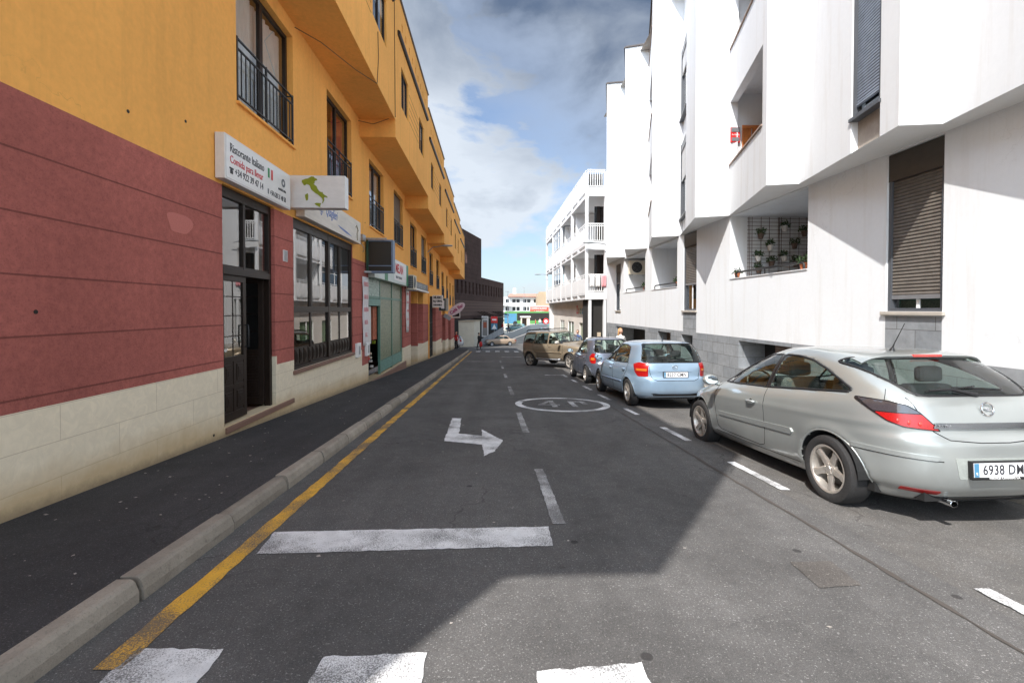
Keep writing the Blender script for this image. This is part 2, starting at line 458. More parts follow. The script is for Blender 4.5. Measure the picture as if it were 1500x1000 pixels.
# ------------------------------------------------------------------ camera
F_ = 680.; yaw = math.atan((750-719)/F_)
cam = bpy.data.cameras.new('camera'); camo = bpy.data.objects.new('camera', cam); col.objects.link(camo)
cam.sensor_width = 36; cam.lens = 36*F_/1500; cam.shift_y = -35/1500; cam.clip_end = 3000; cam.clip_start = .05
camo.location = (0, 0, 0); camo.rotation_euler = (R(90-1.0), 0, -yaw)
scene.camera = camo

# ------------------------------------------------------------------ light
sund = Vector((.82, 1.13, -1.72)).normalized()      # direction the light travels
elev = math.asin(-sund.z); az = math.atan2(-sund.x, -sund.y)   # towards the sun, clockwise from +Y
sl = bpy.data.lights.new('sun', 'SUN'); sl.energy = 5.0; sl.angle = R(.5); sl.color = (1, .965, .92)
so = bpy.data.objects.new('sun', sl); col.objects.link(so); so.rotation_euler = sund.to_track_quat('-Z', 'Y').to_euler(); so.location = (-20, -25, 45)
w = bpy.data.worlds.new('World'); scene.world = w; w.use_nodes = True; t = w.node_tree; t.nodes.clear()
sky = N(t, 'ShaderNodeTexSky', sky_type='NISHITA', sun_disc=False); sky.sun_elevation = elev; sky.sun_rotation = az % (2*math.pi)
sky.dust_density = 1.0; sky.air_density = 1.0; sky.ozone_density = 1.5
tc = N(t, 'ShaderNodeTexCoord'); X, Y, Z = sep(t, tc.outputs['Generated'])
zc = math_(t, 'ADD', math_(t, 'MAXIMUM', Z, 0), .22)
cv = comb(t, math_(t, 'DIVIDE', X, zc), math_(t, 'DIVIDE', Y, zc), 0)
cq = comb(t, X, Y, math_(t, 'MULTIPLY', Z, 1.7))
n1 = N(t, 'ShaderNodeTexNoise', ins={'Scale': 3.6, 'Detail': 9, 'Roughness': .56, 'Distortion': .25}); t.links.new(cq, n1.inputs[0])
n2 = N(t, 'ShaderNodeTexNoise', ins={'Scale': .42, 'Detail': 4, 'Roughness': .5}); 
ad = N(t, 'ShaderNodeVectorMath'); ad.operation = 'ADD'; ad.inputs[1].default_value = (4.3, 1.9, 0); t.links.new(cv, ad.inputs[0]); L(t, ad, 0, n2, 0)
cover = ramp(t, n1.outputs[0], .475, .56)                              # how much cloud
top = ramp(t, math_(t, 'ADD', math_(t, 'ADD', Z, math_(t, 'MULTIPLY', X, .5)), math_(t, 'ADD', math_(t, 'MULTIPLY', n2.outputs[0], .45), math_(t, 'MULTIPLY', n1.outputs[0], .30))), .74, .95)                                            # heavier, greyer cloud overhead
cover = math_(t, 'MAXIMUM', cover, top)
shade = math_(t, 'MULTIPLY', ramp(t, n1.outputs[0], .34, .58, .55, 1.), top)
shade = math_(t, 'MAXIMUM', shade, ramp(t, n1.outputs[0], .60, .70, 0, .35))
KC = 4.1
ccol = mixc(t, shade, (KC*.92, KC*1.0, KC*1.1), (KC*.155, KC*.215, KC*.33))
skyc = mixc(t, 1., sky.outputs[0], (.85, .88, .92), 'MULTIPLY')
hz = ramp(t, Z, .0, .34, .60, 0)
skyc = mixc(t, hz, skyc, (KC*.75, KC*.9, KC*1.08))
mixd = mixc(t, math_(t, 'MULTIPLY', cover, .93), skyc, ccol)
dp = N(t, 'ShaderNodeVectorMath'); dp.operation = 'DOT_PRODUCT'; dp.inputs[1].default_value = tuple(-sund); t.links.new(tc.outputs['Generated'], dp.inputs[0])
glow = ramp(t, dp.outputs['Value'], .0, 1.0, 1.0, 4.2)     # clouds on the sun's side, behind the camera, are far brighter
mixd = mixc(t, 1., mixd, comb(t, math_(t, 'ADD', 1.0, math_(t, 'MULTIPLY', math_(t, 'SUBTRACT', glow, 1.0), 1.08)), glow, math_(t, 'ADD', 1.0, math_(t, 'MULTIPLY', math_(t, 'SUBTRACT', glow, 1.0), .84))), 'MULTIPLY')
bg = N(t, 'ShaderNodeBackground', ins={'Strength': .15}); t.links.new(mixd, bg.inputs[0])
wo = N(t, 'ShaderNodeOutputWorld'); L(t, bg, 0, wo, 0)
scene.view_settings.view_transform = 'Standard'; scene.view_settings.look = 'None'; scene.view_settings.exposure = .50
scene.view_settings.gamma = 1
# ------------------------------------------------------------------ ground, road, pavements, markings
tag(sheet(XB, YB, 0, 'ground', asph2), 'grey asphalt ground of the street and the square beyond', 'ground', kind='structure')
rys = [y for y in YB if -12 <= y <= 68]
tag(sheet([-2.03, .5, 2.9], rys, .004, 'road', asph), 'dark asphalt lane sloping down the street', 'road', kind='structure')
tag(sheet([-40, -2.03], [48.5, 52, 56, 58, 63, 66], .004, 'cross_street', asph), 'cross street at the foot of the hill', 'road', kind='structure')
b = MB()   # left pavement
def HW(y): return G(0, y)+.135
yy = [-12]+list(range(-10, 48, 2))+[47.2]
b.grid([[(-2.165, y, HW(y)), (-3.72, y, HW(y)+.0)] for y in yy])
o = b.build('pavement', walk, recalc=False); tag(o, 'black asphalt pavement along the orange building', 'pavement', kind='structure')
kr = thing('kerb', 'pale concrete kerb of long worn blocks beside the yellow line', 'kerb', (-2.1, 0, G(0, 0)))
kr['kind'] = 'structure'
b = MB(); y = -8.; random.seed(3)
while y < 43.5:
    y2 = min(y+.98, 43.5); a = .013
    z0, z1 = G(0, y+a), G(0, y2-a); h = .135+random.uniform(-.010, .010); dx = random.uniform(-.010, .010)
    pr = [(-2.035+dx, -.2), (-2.035+dx, .06), (-2.055+dx, h-.022), (-2.07+dx, h-.006), (-2.085+dx, h), (-2.17, h), (-2.17, -.2)]
    A = [(x, y+a, z0+z) for x, z in pr]; B = [(x, y2-a, z1+z) for x, z in pr]
    i = len(b.v); n = len(pr); b.v += A+B; b.f.append(tuple(range(i, i+n))); b.f.append(tuple(range(i+n, i+2*n))[::-1])
    for k in range(n): b.f.append((i+k, i+(k+1) % n, i+n+(k+1) % n, i+n+k))
    y = y2
reparent_keep(b.build('kerb_block', kerbm), kr)
# right pavement
b = MB(); b.grid([[(5.02, y, G(5, y)-.1), (5.02, y, G(5, y)+.12), (5.15, y, G(5, y)+.13), (6.24, y, G(5, y)+.15)] for y in [-12]+list(range(-10, 50, 2))])
tag(b.build('pavement_right', kerbm, recalc=False), 'narrow pavement in front of the white building behind the parked cars', 'pavement', kind='structure')

def mark(name, polys, m, label, cat='road marking', dz=.009):
    b = MB()
    for p in polys:
        # split long quads along the slope
        b.poly([(x, y, G(x, y)+dz) for x, y in p])
    return tag(b.build(name, m, recalc=False), label, cat, kind='structure')
def strip(x, w, y0, y1, x1=None):
    x1 = x if x1 is None else x1
    out = []; ys = [y0]+[v for v in range(int(math.ceil(y0+.01)), int(y1)+1, 2) if y0 < v < y1]+[y1]
    for a, c in zip(ys, ys[1:]):
        xa = x+(x1-x)*(a-y0)/(y1-y0); xc = x+(x1-x)*(c-y0)/(y1-y0)
        out.append([(xa-w/2, a), (xa+w/2, a), (xc+w/2, c), (xc-w/2, c)])
    return out
def rag(p, amp=.006, seg=.05):   # worn, slightly ragged outline
    out = []; n = len(p)
    for i in range(n):
        a = Vector(p[i]); c = Vector(p[(i+1) % n]); k = max(1, int((c-a).length/seg))
        for j in range(k):
            q = a.lerp(c, j/k); out.append((q.x+random.uniform(-amp, amp), q.y+random.uniform(-amp, amp)))
    return out
mark('yellow_line', [rag([(-1.84, 2.2), (-1.71, 2.2), (-1.718, 14), (-1.845, 14)], .008, .1)]+strip(-1.782, .125, 14, 43.5, -1.80), paint_y, 'worn yellow line along the left kerb')
mark('stop_line', [rag([(-1.66, 3.33), (.45, 3.35), (.46, 3.69), (-1.70, 3.70)])], paint_w, 'thick white stop line across the left lane')
mark('lane_dash', [rag(p, .006) for d in ((3.74, 5.3), (7.3, 9.2), (11.9, 13.8), (16.6, 18.4), (21.3, 23.1), (26, 27.8)) for p in [[(.5, d[0]), (.61, d[0]), (.60, d[1]), (.50, d[1])]]], paint_wf, 'faded white dashes between the two lanes')
mark('parking_dash', [rag(p, .006) for d in ((1.4, 2.72, 3.05), (4.55, 5.6, 2.98), (6.75, 7.75, 2.93), (9.0, 9.8, 2.88), (11.1, 12.1, 2.86), (13.1, 14.1, 2.86), (15.2, 16.2, 2.85), (17.3, 18.3, 2.84)) for p in [[(d[2]-.04, d[0]), (d[2]+.06, d[0]), (d[2]+.04, d[1]), (d[2]-.06, d[1])]]]+[rag([(2.1, 17.9), (2.8, 17.9), (2.8, 18.05), (2.1, 18.05)])], paint_w, 'white dashes marking the parking lane')
mark('zebra_crossing', [rag(p, .008) for p in ([(-1.78, .3), (-1.29, .3), (-1.31, 2.32), (-1.74, 2.34)], [(-.80, .3), (-.28, .3), (-.31, 2.24), (-.81, 2.24)], [(.21, .3), (.70, .3), (.71, 2.13), (.21, 2.09)], [(1.3, .3), (1.82, .3), (1.82, 1.97), (1.3, 1.97)], [(2.35, .3), (2.85, .3), (2.85, 1.8), (2.35, 1.8)])], paint_w, 'white zebra stripes in the foreground')
mark('turn_arrow', [rag([(-.68, 6.78), (-.12, 6.52), (-.09, 5.90), (.05, 6.15), (.18, 6.74), (-.15, 7.58), (-.13, 7.08), (-.50, 7.28), (-.55, 8.61), (-.72, 8.63)], .01)], paint_w, 'white right turn arrow painted on the lane')
cx, cy, ra, rb = 1.6, 10.35, 1.06, 1.06
ring = []
for i in range(40):
    a0, a1 = 2*math.pi*i/40, 2*math.pi*(i+1)/40
    ring.append([(cx+ra*math.cos(a0), cy+rb*math.sin(a0)), (cx+ra*math.cos(a1), cy+rb*math.sin(a1)), (cx+(ra-.15)*math.cos(a1), cy+(rb-.15)*math.sin(a1)), (cx+(ra-.15)*math.cos(a0), cy+(rb-.15)*math.sin(a0))])
mark('speed_circle', ring, paint_w, 'white ring painted on the road around the number 40')
def num(o, s): return [[(cx+o+x*s, cy+y*s) for x, y in p] for p in ([(-.30, -.20), (.18, -.20), (.18, -.08), (-.30, -.08)], [(-.02, -.45), (.10, -.45), (.10, -.2), (-.02, -.2)], [(-.02, -.08), (.10, -.08), (.10, .48), (-.02, .48)], [(-.30, -.08), (-.16, -.08), (-.02, .28), (-.02, .45)])]
n4 = num(-.25, 1.0)
n0 = [[(cx+.18, cy-.4), (cx+.30, cy-.4), (cx+.30, cy+.42), (cx+.18, cy+.42)], [(cx+.30, cy+.30), (cx+.58, cy+.30), (cx+.58, cy+.42), (cx+.30, cy+.42)], [(cx+.46, cy-.1), (cx+.58, cy-.1), (cx+.58, cy+.30), (cx+.46, cy+.30)]]
mark('speed_number', n4+n0, paint_wf, 'faded number 40 painted inside the white ring', dz=.013)
mark('far_crossing', [[(x, 42.6), (x+.42, 42.6), (x+.42, 44.8), (x, 44.8)] for x in (-1.4, -.5, .4, 1.3, 2.2, 3.1, 4.0, 4.9)], paint_w, 'white zebra stripes at the far end of the street')
mark('far_line', [[(.75, 32.3), (2.1, 32.3), (2.2, 33.0), (.75, 33.0)], [(-1.7, 27.0), (.2, 27.0), (.2, 27.3), (-1.7, 27.3)]], paint_wf, 'faded white marks across the lane far down the street')
mark('manhole_patch', [rag([(2.05, 3.07), (2.35, 3.08), (2.31, 2.77), (2.03, 2.75)], .005)], m_asphalt('patch_asphalt', (.108, .098, .090), spots=0), 'square reddish repair patch in the asphalt')
# tar seam between lane and parking strip
mark('tar_seam', [rag([(2.61, y), (2.64, y), (2.64, y+1.2), (2.61, y+1.2)], .012, .12) for y in np.arange(.4, 9, 1.2)], simple('tar', (.065, .055, .047), .9, var=.3, scale=20), 'thin brown tar seam beside the parking strip')
# litter and leaves on pavement
b = MB(); random.seed(5)
for i in range(240):
    x = random.uniform(-3.6, -2.3) if i % 3 else random.uniform(-1.6, 2.6); y = random.uniform(2.3, 16); s = random.uniform(.003, .013)
    z = (HW(y) if x < -2.2 else G(x, y)+.004)+.003
    a = random.uniform(0, 3)
    b.poly([(x+s*math.cos(a+k*1.57)*(1.6 if k % 2 else 1), y+s*math.sin(a+k*1.57), z+random.uniform(0, .006)) for k in range(4)])
tag(b.build('litter', simple('litter_grey', (.32, .29, .26), .9, var=.4, scale=3), recalc=False), 'scattered specks of litter on road and pavement', 'litter', kind='stuff')

# ------------------------------------------------------------------ facade helper
def facade(groups, p0, p1, z0, z1, holes, matf, depth=.2, inward=None, zs=(), ss=(), reveal=None):
    """wall from p0 to p1 (plan points); holes (s0,s1,za,zb[,depth]) with s measured along; inward = unit plan vector"""
    p0 = Vector(p0); p1 = Vector(p1); Ln = (p1-p0).length; d = (p1-p0)/Ln
    inw = Vector(inward) if inward else Vector((-d.y, d.x))
    S = sorted(set([0, Ln]+[h[0] for h in holes]+[h[1] for h in holes]+list(ss))); S = [s for s in S if 0 <= s <= Ln]
    Zs = sorted(set([z0, z1]+[h[2] for h in holes]+[h[3] for h in holes]+list(zs))); Zs = [z for z in Zs if z0 <= z <= z1]
    pt = lambda s, z, e=0.: (p0.x+d.x*s+inw.x*e, p0.y+d.y*s+inw.y*e, z)
    def inh(s, z):
        return any(h[0] < s < h[1] and h[2] < z < h[3] for h in holes)
    for a, c in zip(S, S[1:]):
        if c-a < 1e-5: continue
        for e, f in zip(Zs, Zs[1:]):
            if f-e < 1e-5 or inh((a+c)/2, (e+f)/2): continue
            m = matf((a+c)/2, (e+f)/2)
            if m is None: continue
            groups.setdefault(m, MB()).poly([pt(a, e), pt(c, e), pt(c, f), pt(a, f)])
    for h in holes:
        dp = h[4] if len(h) > 4 else depth
        a, c, e, f = h[:4]
        zz = [z for z in Zs if e <= z <= f]
        for s_, s2 in ((a, a-.01), (c, c+.01)):
            for z_a, z_b in zip(zz, zz[1:]):
                m = reveal or matf(min(max(s2, .001), Ln-.001), (z_a+z_b)/2) or matf(s_, (z_a+z_b)/2)
                groups.setdefault(m, MB()).poly([pt(s_, z_a), pt(s_, z_a, dp), pt(s_, z_b, dp), pt(s_, z_b)])
        for z_, dzz in ((e, -.01), (f, .01)):
            m = reveal or matf((a+c)/2, z_+dzz) or matf((a+c)/2, z_)
            groups.setdefault(m, MB()).poly([pt(a, z_), pt(c, z_), pt(c, z_, dp), pt(a, z_, dp)])
    return pt

# ------------------------------------------------------------------ ORANGE BUILDING
ob = thing('apartment_building', 'long orange and dark red apartment building with overhanging upper floor and shops below', 'building', (-3.7, 6, -1.9))
XW = -3.7; YA, YE = -2.3, 47.4
win1 = [(7.0, 8.95, 3.04), (10.75, 12.6, 2.94), (14.4, 16.3, 2.55), (18.0, 19.8, 2.55), (21.6, 23.4, 2.0), (25.0, 26.8, 1.95), (28.2, 30.0, 1.45), (31.8, 33.6, 1.4), (35.2, 37.0, .85), (38.8, 40.4, .8), (41.8, 43.2, .35), (45.0, 46.3, .3), (-.2, 1.7, 3.5), (3.3, 5.2, 3.5)]
shops = [(6.6, 8.15, -1.64, 1.74, .22), (8.9, 12.62, -1.15, 1.73, .10), (14.2, 19.8, -2.2, 1.2, .35), (21.65, 23.65, -2.62, .95, 1.6), (23.8, 25.6, -1.85, .95, .4), (28.2, 31.3, -3.05, .35, .3), (35.6, 38.0, -3.4, -.1, .8), (40.6, 43.0, -3.7, -.5, .8)]
redtop = [(12.63, 1.72), (19.9, 1.38), (21.65, 1.0), (28.0, .30), (35, .1), (41, -.4), (99, -.8)]
tantop = [(8.2, -.805), (8.9, -.95), (13.5, -1.16), (21.65, -1.62), (28.0, -1.85), (35, -2.15), (41, -2.5), (99, -2.8)]
def tbl(T, y):
    for a, v in T:
        if y < a: return v
soff = [(-.5, 6.25), (6.5, 5.85), (13.4, 5.37), (20.3, 4.88), (27.2, 4.35), (34.2, 3.86), (41.1, 3.45), (99, 3.1)]
def omat(s, z):
    y = YA+s
    if z > tbl(soff, y)+.05 : return None if z > tbl(soff, y)+.3 else 'orange_plaster'
    if z > tbl(redtop, y): return 'orange_plaster'
    if z > tbl(tantop, y): return 'dark_red_render'
    return 'tan'
g = {}
holes = [(a-YA, c-YA, z, z+2.05, .16) for a, c, z in win1]+[(s[0]-YA, s[1]-YA, s[2], s[3], s[4]) for s in shops]
ss = [v[0]-YA for v in redtop+tantop+soff if v[0] < YE]
zs = [v[1] for v in redtop+tantop]+[v[1]+.1 for v in soff]+[v[1]+.3 for v in soff]
facade(g, (XW, YA), (XW, YE), -4.6, 6.6, holes, omat, inward=(-1, 0), zs=zs, ss=ss)
# end wall facing the crossing behind us and the far end
g['orange_plaster'].poly([(XW, YA, 1.7), (XW-9, YA, 1.7), (XW-9, YA, 10), (XW, YA, 10)])
g['dark_red_render'].poly([(XW, YA, -2), (XW-9, YA, -2), (XW-9, YA, 1.7), (XW, YA, 1.7)])
g['orange_plaster'].poly([(XW, YE, -.8), (XW-9, YE, -.8), (XW-9, YE, 7), (XW, YE, 7)])
g['dark_red_render'].poly([(XW, YE, -5), (XW-9, YE, -5), (XW-9, YE, -.8), (XW, YE, -.8)])
nmap = {'orange_plaster': 'plaster_wall', 'dark_red_render': 'red_wainscot', 'tan': 'stone_base'}
_m['orange_plaster'] = orange; _m['dark_red_render'] = red
for k, mb in g.items(): reparent_keep(mb.build(nmap[k], k, recalc=False), ob)
# overhanging upper floor, one block per stepped house
XO = -2.7
st = [YA]+[s[0] for s in soff[:-1]]+[48.0]
up_win = {0: [], 1: [(1.0, 2.0, 1.4, 2.6), (4.0, 5.0, 1.4, 2.6)], 2: [(7.3, 8.4, 1.4, 2.6), (10.9, 12.3, 1.4, 2.6)], 3: [(14.3, 15.5, 1.25, 2.45), (17.8, 19.0, 1.2, 2.4)], 4: [(21.3, 22.3, 1.2, 2.35), (24.7, 25.8, 1.2, 2.35)], 5: [(28.4, 29.4, 1.2, 2.35), (31.7, 32.7, 1.2, 2.35)], 6: [(35.4, 36.4, 1.2, 2.35), (38.5, 39.5, 1.2, 2.35)], 7: [(42.4, 43.4, 1.2, 2.35), (45.4, 46.2, 1.2, 2.35)]}
for i in range(8):
    y0, y1 = st[i], st[i+1]; zb = soff[i][1]; zt = zb+4.3; gg = {}
    hs = [(a-y0, c-y0, zb+e, zb+f, .12) for a, c, e, f in up_win[i]]
    # small square vents in the parapet
    vy = y0+1.0
    vents = []
    while vy < y1-.6:
        vents.append((vy-y0, vy-y0+.16, zt-.72, zt-.50, .12)); vy += .62
    facade(gg, (XO, y0), (XO, y1), zb, zt, hs+vents, lambda s, z: 'orange_plaster', inward=(-1, 0))
    mb = gg['orange_plaster']
    mb.poly([(XO, y0, zb), (XW-.02, y0, zb), (XW-.02, y1, zb), (XO, y1, zb)])
    for yy_ in (y0, y1):
        mb.poly([(XO, yy_, zb), (XW-3, yy_, zb), (XW-3, yy_, zt), (XO, yy_, zt)])
    mb.poly([(XO, y0, zt), (XO-.22, y0, zt), (XO-.22, y1, zt), (XO, y1, zt)])
    mb.poly([(XO-.22, y0, zt), (XO-.22, y1, zt), (XO-.22, y1, zt-1), (XO-.22, y0, zt-1)])
    mb.poly([(XO-.2, y0, zt-1), (XW-9, y0, zt-1), (XW-9, y1, zt-1), (XO-.2, y1, zt-1)])
    for yg in []: pass
    ov = mb.build('overhang', orange, recalc=False); reparent_keep(ov, ob)
    c = MB(); c.box(XO-.25, XO+.05, y0+.02, y1-.02, zt+.002, zt+.06); reparent_keep(c.build('coping', 'coping', bevel=.01), ob)
    # rounded roll ledge under the vents
    c = MB(); c.tube([(XO+.02, y0+.35, zt-1.15), (XO+.02, y1-.35, zt-1.15)], .07, 10); reparent_keep(c.build('ledge', 'dark_brown', smooth=40), ob)
    for k, (a, cc, e, f) in enumerate(up_win[i]):
        w_ = MB(); w_.box(XO-.10, XO-.05, a, a+.06, zb+e, zb+f); w_.box(XO-.10, XO-.05, cc-.06, cc, zb+e, zb+f)
        w_.box(XO-.10, XO-.05, a+.06, cc-.06, zb+e, zb+e+.06); w_.box(XO-.10, XO-.05, a+.06, cc-.06, zb+f-.06, zb+f)
        m_ = (a+cc)/2; w_.box(XO-.09, XO-.05, m_-.03, m_+.03, zb+e+.06, zb+f-.06)
        wf = w_.build('window', 'dark_brown'); reparent_keep(wf, ob)
        p = MB(); p.poly([(XO-.08, a+.06, zb+e+.06), (XO-.08, cc-.06, zb+e+.06), (XO-.08, cc-.06, zb+f-.06), (XO-.08, a+.06, zb+f-.06)])
        q = p.build('pane', gl_win); q.parent = wf; q.matrix_parent_inverse = wf.matrix_parent_inverse.copy(); q.matrix_parent_inverse = Matrix.Identity(4)
        p = MB(); p.box(XO-.9, XO-.12, a-.2, cc+.2, zb+e-.2, zb+f+.2); p.f.pop(3)
        q = p.build('room', 'dark_room'); q.parent = wf
        if k == 1 or i in (2, 3):
            p = MB(); p.box(XO-.11, XO-.088, a+.07, cc-.07, zb+f-.5 if k else zb+e+.2, zb+f-.06); q = p.build('blind', shut_g if k == 0 else 'curtain'); q.parent = wf
    if i >= 2:   # horizontal plaster joints between the pair of windows, thin strips in a darker orange
        a = up_win[i][0][1]+.15; cc = up_win[i][1][0]-.15
        c = MB()
        for k in range(5):
            c.box(XO-.001, XO+.004, a, cc, zb+1.32+.22*k, zb+1.345+.22*k)
        reparent_keep(c.build('joint_line', simple('joint_orange', (.45, .22, .05), .9)), ob)
# first floor french windows with railings
def french(y0, y1, z0, idx):
    z1 = z0+2.05; x = XW-.14; m = (y0+y1)/2
    w_ = MB()
    for a, c in ((y0, y0+.07), (y1-.07, y1), (m-.05, m+.05)): w_.box(x-.03, x+.03, a, c, z0, z1)
    for a, c in ((z0, z0+.07), (z1-.07, z1)):
        w_.box(x-.028, x+.028, y0+.07, m-.05, a, c); w_.box(x-.028, x+.028, m+.05, y1-.07, a, c)
    wf = w_.build('window', 'dark_brown'); reparent_keep(wf, ob)
    p = MB(); p.poly([(x, y0+.07, z0+.07), (x, y1-.07, z0+.07), (x, y1-.07, z1-.07), (x, y0+.07, z1-.07)])
    p.build('pane', gl_win, wf)
    p = MB(); p.box(x-1.2, x-.035, y0-.3, y1+.3, z0-.2, z1+.2); p.f.pop(3); p.build('room', 'room_grey', wf)
    # pleated curtain
    p = MB(); P = []
    for k in range(60):
        yy_ = y0+.08+(y1-y0-.16)*k/59
        if idx == 1 and yy_ < m: continue
        P.append([(x-.10+.02*math.sin(k*1.1)+.01*math.sin(k*.37), yy_, zz) for zz in (z0+.1, z1-.08)])
    if idx in (0, 1, 2, 3, 5, 6): p.grid(P); p.build('curtain', 'red_curtain' if idx == 1 else 'curtain', wf, smooth='all', recalc=False)
    if idx in (3, 5):
        p = MB(); p.box(x-.02, x+.035, y0+.08, y1-.08, z0+.95, z1-.08); p.build('roller_shutter', shut_b, wf)
    r = MB(); xr = XW-.005
    for zz in (z0+.10, z0+.78, z0+.92): r.bar((xr, y0+.005, zz), (xr, y1-.005, zz), .028, .022)
    n = 15
    for k in range(n+1):
        yy_ = y0+.02+(y1-y0-.04)*k/n; r.bar((xr, yy_, z0+.10), (xr, yy_, z0+.78), .014)
    for k in (0, n//2, n): yy_ = y0+.02+(y1-y0-.04)*k/n; r.bar((xr, yy_, z0+.02), (xr, yy_, z0+.95), .03)
    for yy_ in (y0+.05, y1-.05):
        r.bar((xr, yy_, z0+.92), (XW-.12, yy_, z0+.92), .02); r.bar((xr, yy_, z0+.10), (XW-.12, yy_, z0+.10), .02)
    r.build('railing', 'iron', wf)
    s_ = MB(); s_.box(XW-.13, XW+.05, y0-.02, y1+.02, z0-.04, z0-.002); s_.build('sill', 'orange_plaster', wf)
for i, (a, c, z) in enumerate(win1): french(a, c, z, i)
# restaurant door: closed panelled leaf, open leaf, transom
dr = MB(); x = XW-.10
for a, c in ((6.6, 6.68), (8.07, 8.15)): dr.box(x-.06, x+.04, a, c, -1.64, 1.74)
dr.box(x-.055, x+.06, 6.68, 8.07, .50, .60); dr.box(x-.05, x+.04, 6.68, 8.07, 1.60, 1.74); dr.box(x-.05, x+.035, 7.27, 7.33, .60, 1.60)
dr.box(x-.05, x+.03, 6.68, 7.27, .60, .64); dr.box(x-.05, x+.03, 7.33, 8.07, .60, .64)
do = dr.build('door_frame', 'dark_brown', bevel=.004); reparent_keep(do, ob)
p = MB(); p.poly([(x, 6.68, .6), (x, 8.07, .6), (x, 8.07, 1.6), (x, 6.68, 1.6)]); p.build('transom_pane', gl_win, do)
def leaf(M, wd, name):
    l = MB(); h = 2.12   # local: x along leaf, y thickness, z up
    l.box(0, .085, -.02, .02, 0, h); l.box(wd-.085, wd, -.02, .02, 0, h); l.box(.085, wd-.085, -.02, .02, 0, .12); l.box(.085, wd-.085, -.02, .02, h-.09, h)
    l.box(.085, wd-.085, -.02, .02, .86, .93); l.box(.085, wd-.085, -.012, .012, .12, .86); l.box(wd/2-.025, wd/2+.025, -.02, .02, .12, .86); l.box(.085, wd-.085, -.019, .019, .46, .52)
    for cx_ in (wd*.27, wd*.73):
        for cz in (.29, .69):
            for k, s_ in enumerate((.10, .065, .03)):
                sx_, sz_ = s_*.9, s_*1.25
                if k % 2 == 0: l.box(cx_-sx_, cx_+sx_, -.022-.004*k, .022+.004*k, cz-sz_, cz+sz_)
                else: l.box(cx_-sx_, cx_+sx_, -.027, .027, cz-sz_, cz+sz_)
    for zz in (1.22, 1.52, 1.80): l.box(.085, wd-.085, -.008, .008, zz, zz+.015)
    l.box(wd/2-.008, wd/2+.008, -.007, .007, .93, h-.09)
    l.xform(M); o = l.build(name, 'dark_brown', bevel=.003); reparent_keep(o, ob)
    gq = MB(); gq.poly([(.085, 0, .93), (wd-.085, 0, .93), (wd-.085, 0, h-.09), (.085, 0, h-.09)]); gq.xform(M); gq.build('pane', gl_win, o)
    hh = MB(); hh.tube([(wd-.04, -.02, 1.05), (wd-.04, -.07, 1.05), (wd-.04, -.075, 1.2), (wd-.04, -.07, 1.38), (wd-.04, -.02, 1.38)], .012, 8); hh.xform(M); hh.build('handle', 'black', o, smooth=50)
leaf(Matrix.Translation((XW-.10, 6.68, -1.62)) @ Matrix.Rotation(R(90), 4, 'Z') @ Matrix.Diagonal((1, 1, 1, 1)), .68, 'door')
leaf(Matrix.Translation((XW-.14, 8.04, -1.60)) @ Matrix.Rotation(R(180+8), 4, 'Z') @ Matrix.Diagonal((1, -1, 1, 1)), .66, 'door')
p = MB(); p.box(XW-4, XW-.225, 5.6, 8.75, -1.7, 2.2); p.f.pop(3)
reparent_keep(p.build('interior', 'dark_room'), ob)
p = MB(); p.box(XW-1.4, XW+.03, 6.62, 8.85, -1.74, -1.655); reparent_keep(p.build('doorstep', 'threshold', bevel=.008), ob)
p = MB(); p.box(XW-2.2, XW-1.5, 6.9, 9.2, -1.64, -.55); reparent_keep(p.build('counter', simple('dim_wood', (.10, .07, .04), .7)), ob)
# big restaurant window
bw = MB(); x = XW-.06; Y0, Y1, Z0, Z1 = 8.9, 12.62, -1.15, 1.73; ym = 10.9
for a, c in ((Y0, Y0+.06), (ym-.06, ym+.06), (Y1-.06, Y1)): bw.box(x-.05, x+.04, a, c, Z0, Z1)
for z_a, z_b in ((Z0, Z0+.06), (-.06, .06), (Z1-.18, Z1)):
    bw.box(x-.045, x+.035, Y0+.06, ym-.06, z_a, z_b); bw.box(x-.045, x+.035, ym+.06, Y1-.06, z_a, z_b)
for a in (9.85, 11.7):
    bw.box(x-.035, x+.03, a-.045, a+.045, .06, Z1-.18); bw.box(x-.03, x+.015, a-.03, a+.03, Z0+.06, -.06)
for (a, c) in ((Y0+.06, 9.805), (9.895, ym-.06), (ym+.06, 11.655), (11.745, Y1-.06)):
    bw.box(x-.03, x+.02, a, a+.035, .06, Z1-.18); bw.box(x-.03, x+.02, c-.035, c, .06, Z1-.18)
bo = bw.build('shop_window', 'dark_brown', bevel=.003); reparent_keep(bo, ob)
p = MB(); p.poly([(x, Y0+.06, Z0+.42), (x, Y1-.06, Z0+.42), (x, Y1-.06, Z1-.18), (x, Y0+.06, Z1-.18)]); p.build('pane', gl_win, bo)
p = MB(); p.box(x-.03, x-.01, Y0+.06, Y1-.06, Z0+.06, Z0+.42)
yy_ = Y0+.16
while yy_ < Y1-.2:
    if abs(yy_+.09-ym) > .14:
        p.box(x-.01, x+.018, yy_, yy_+.17, Z0+.10, Z0+.38); p.box(x+.018, x+.028, yy_+.03, yy_+.14, Z0+.14, Z0+.34); p.box(x+.028, x+.036, yy_+.06, yy_+.11, Z0+.18, Z0+.30)
    yy_ += .215
p.build('wooden_panel', 'dark_brown', bo, bevel=.003)
p = MB(); p.box(XW-.12, XW+.045, Y0-.05, Y1+.08, Z0-.075, Z0-.002); p.build('sill', 'threshold', bo, bevel=.01)
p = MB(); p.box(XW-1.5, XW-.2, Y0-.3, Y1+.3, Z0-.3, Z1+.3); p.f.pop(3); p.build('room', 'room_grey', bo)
p = MB(); P = []
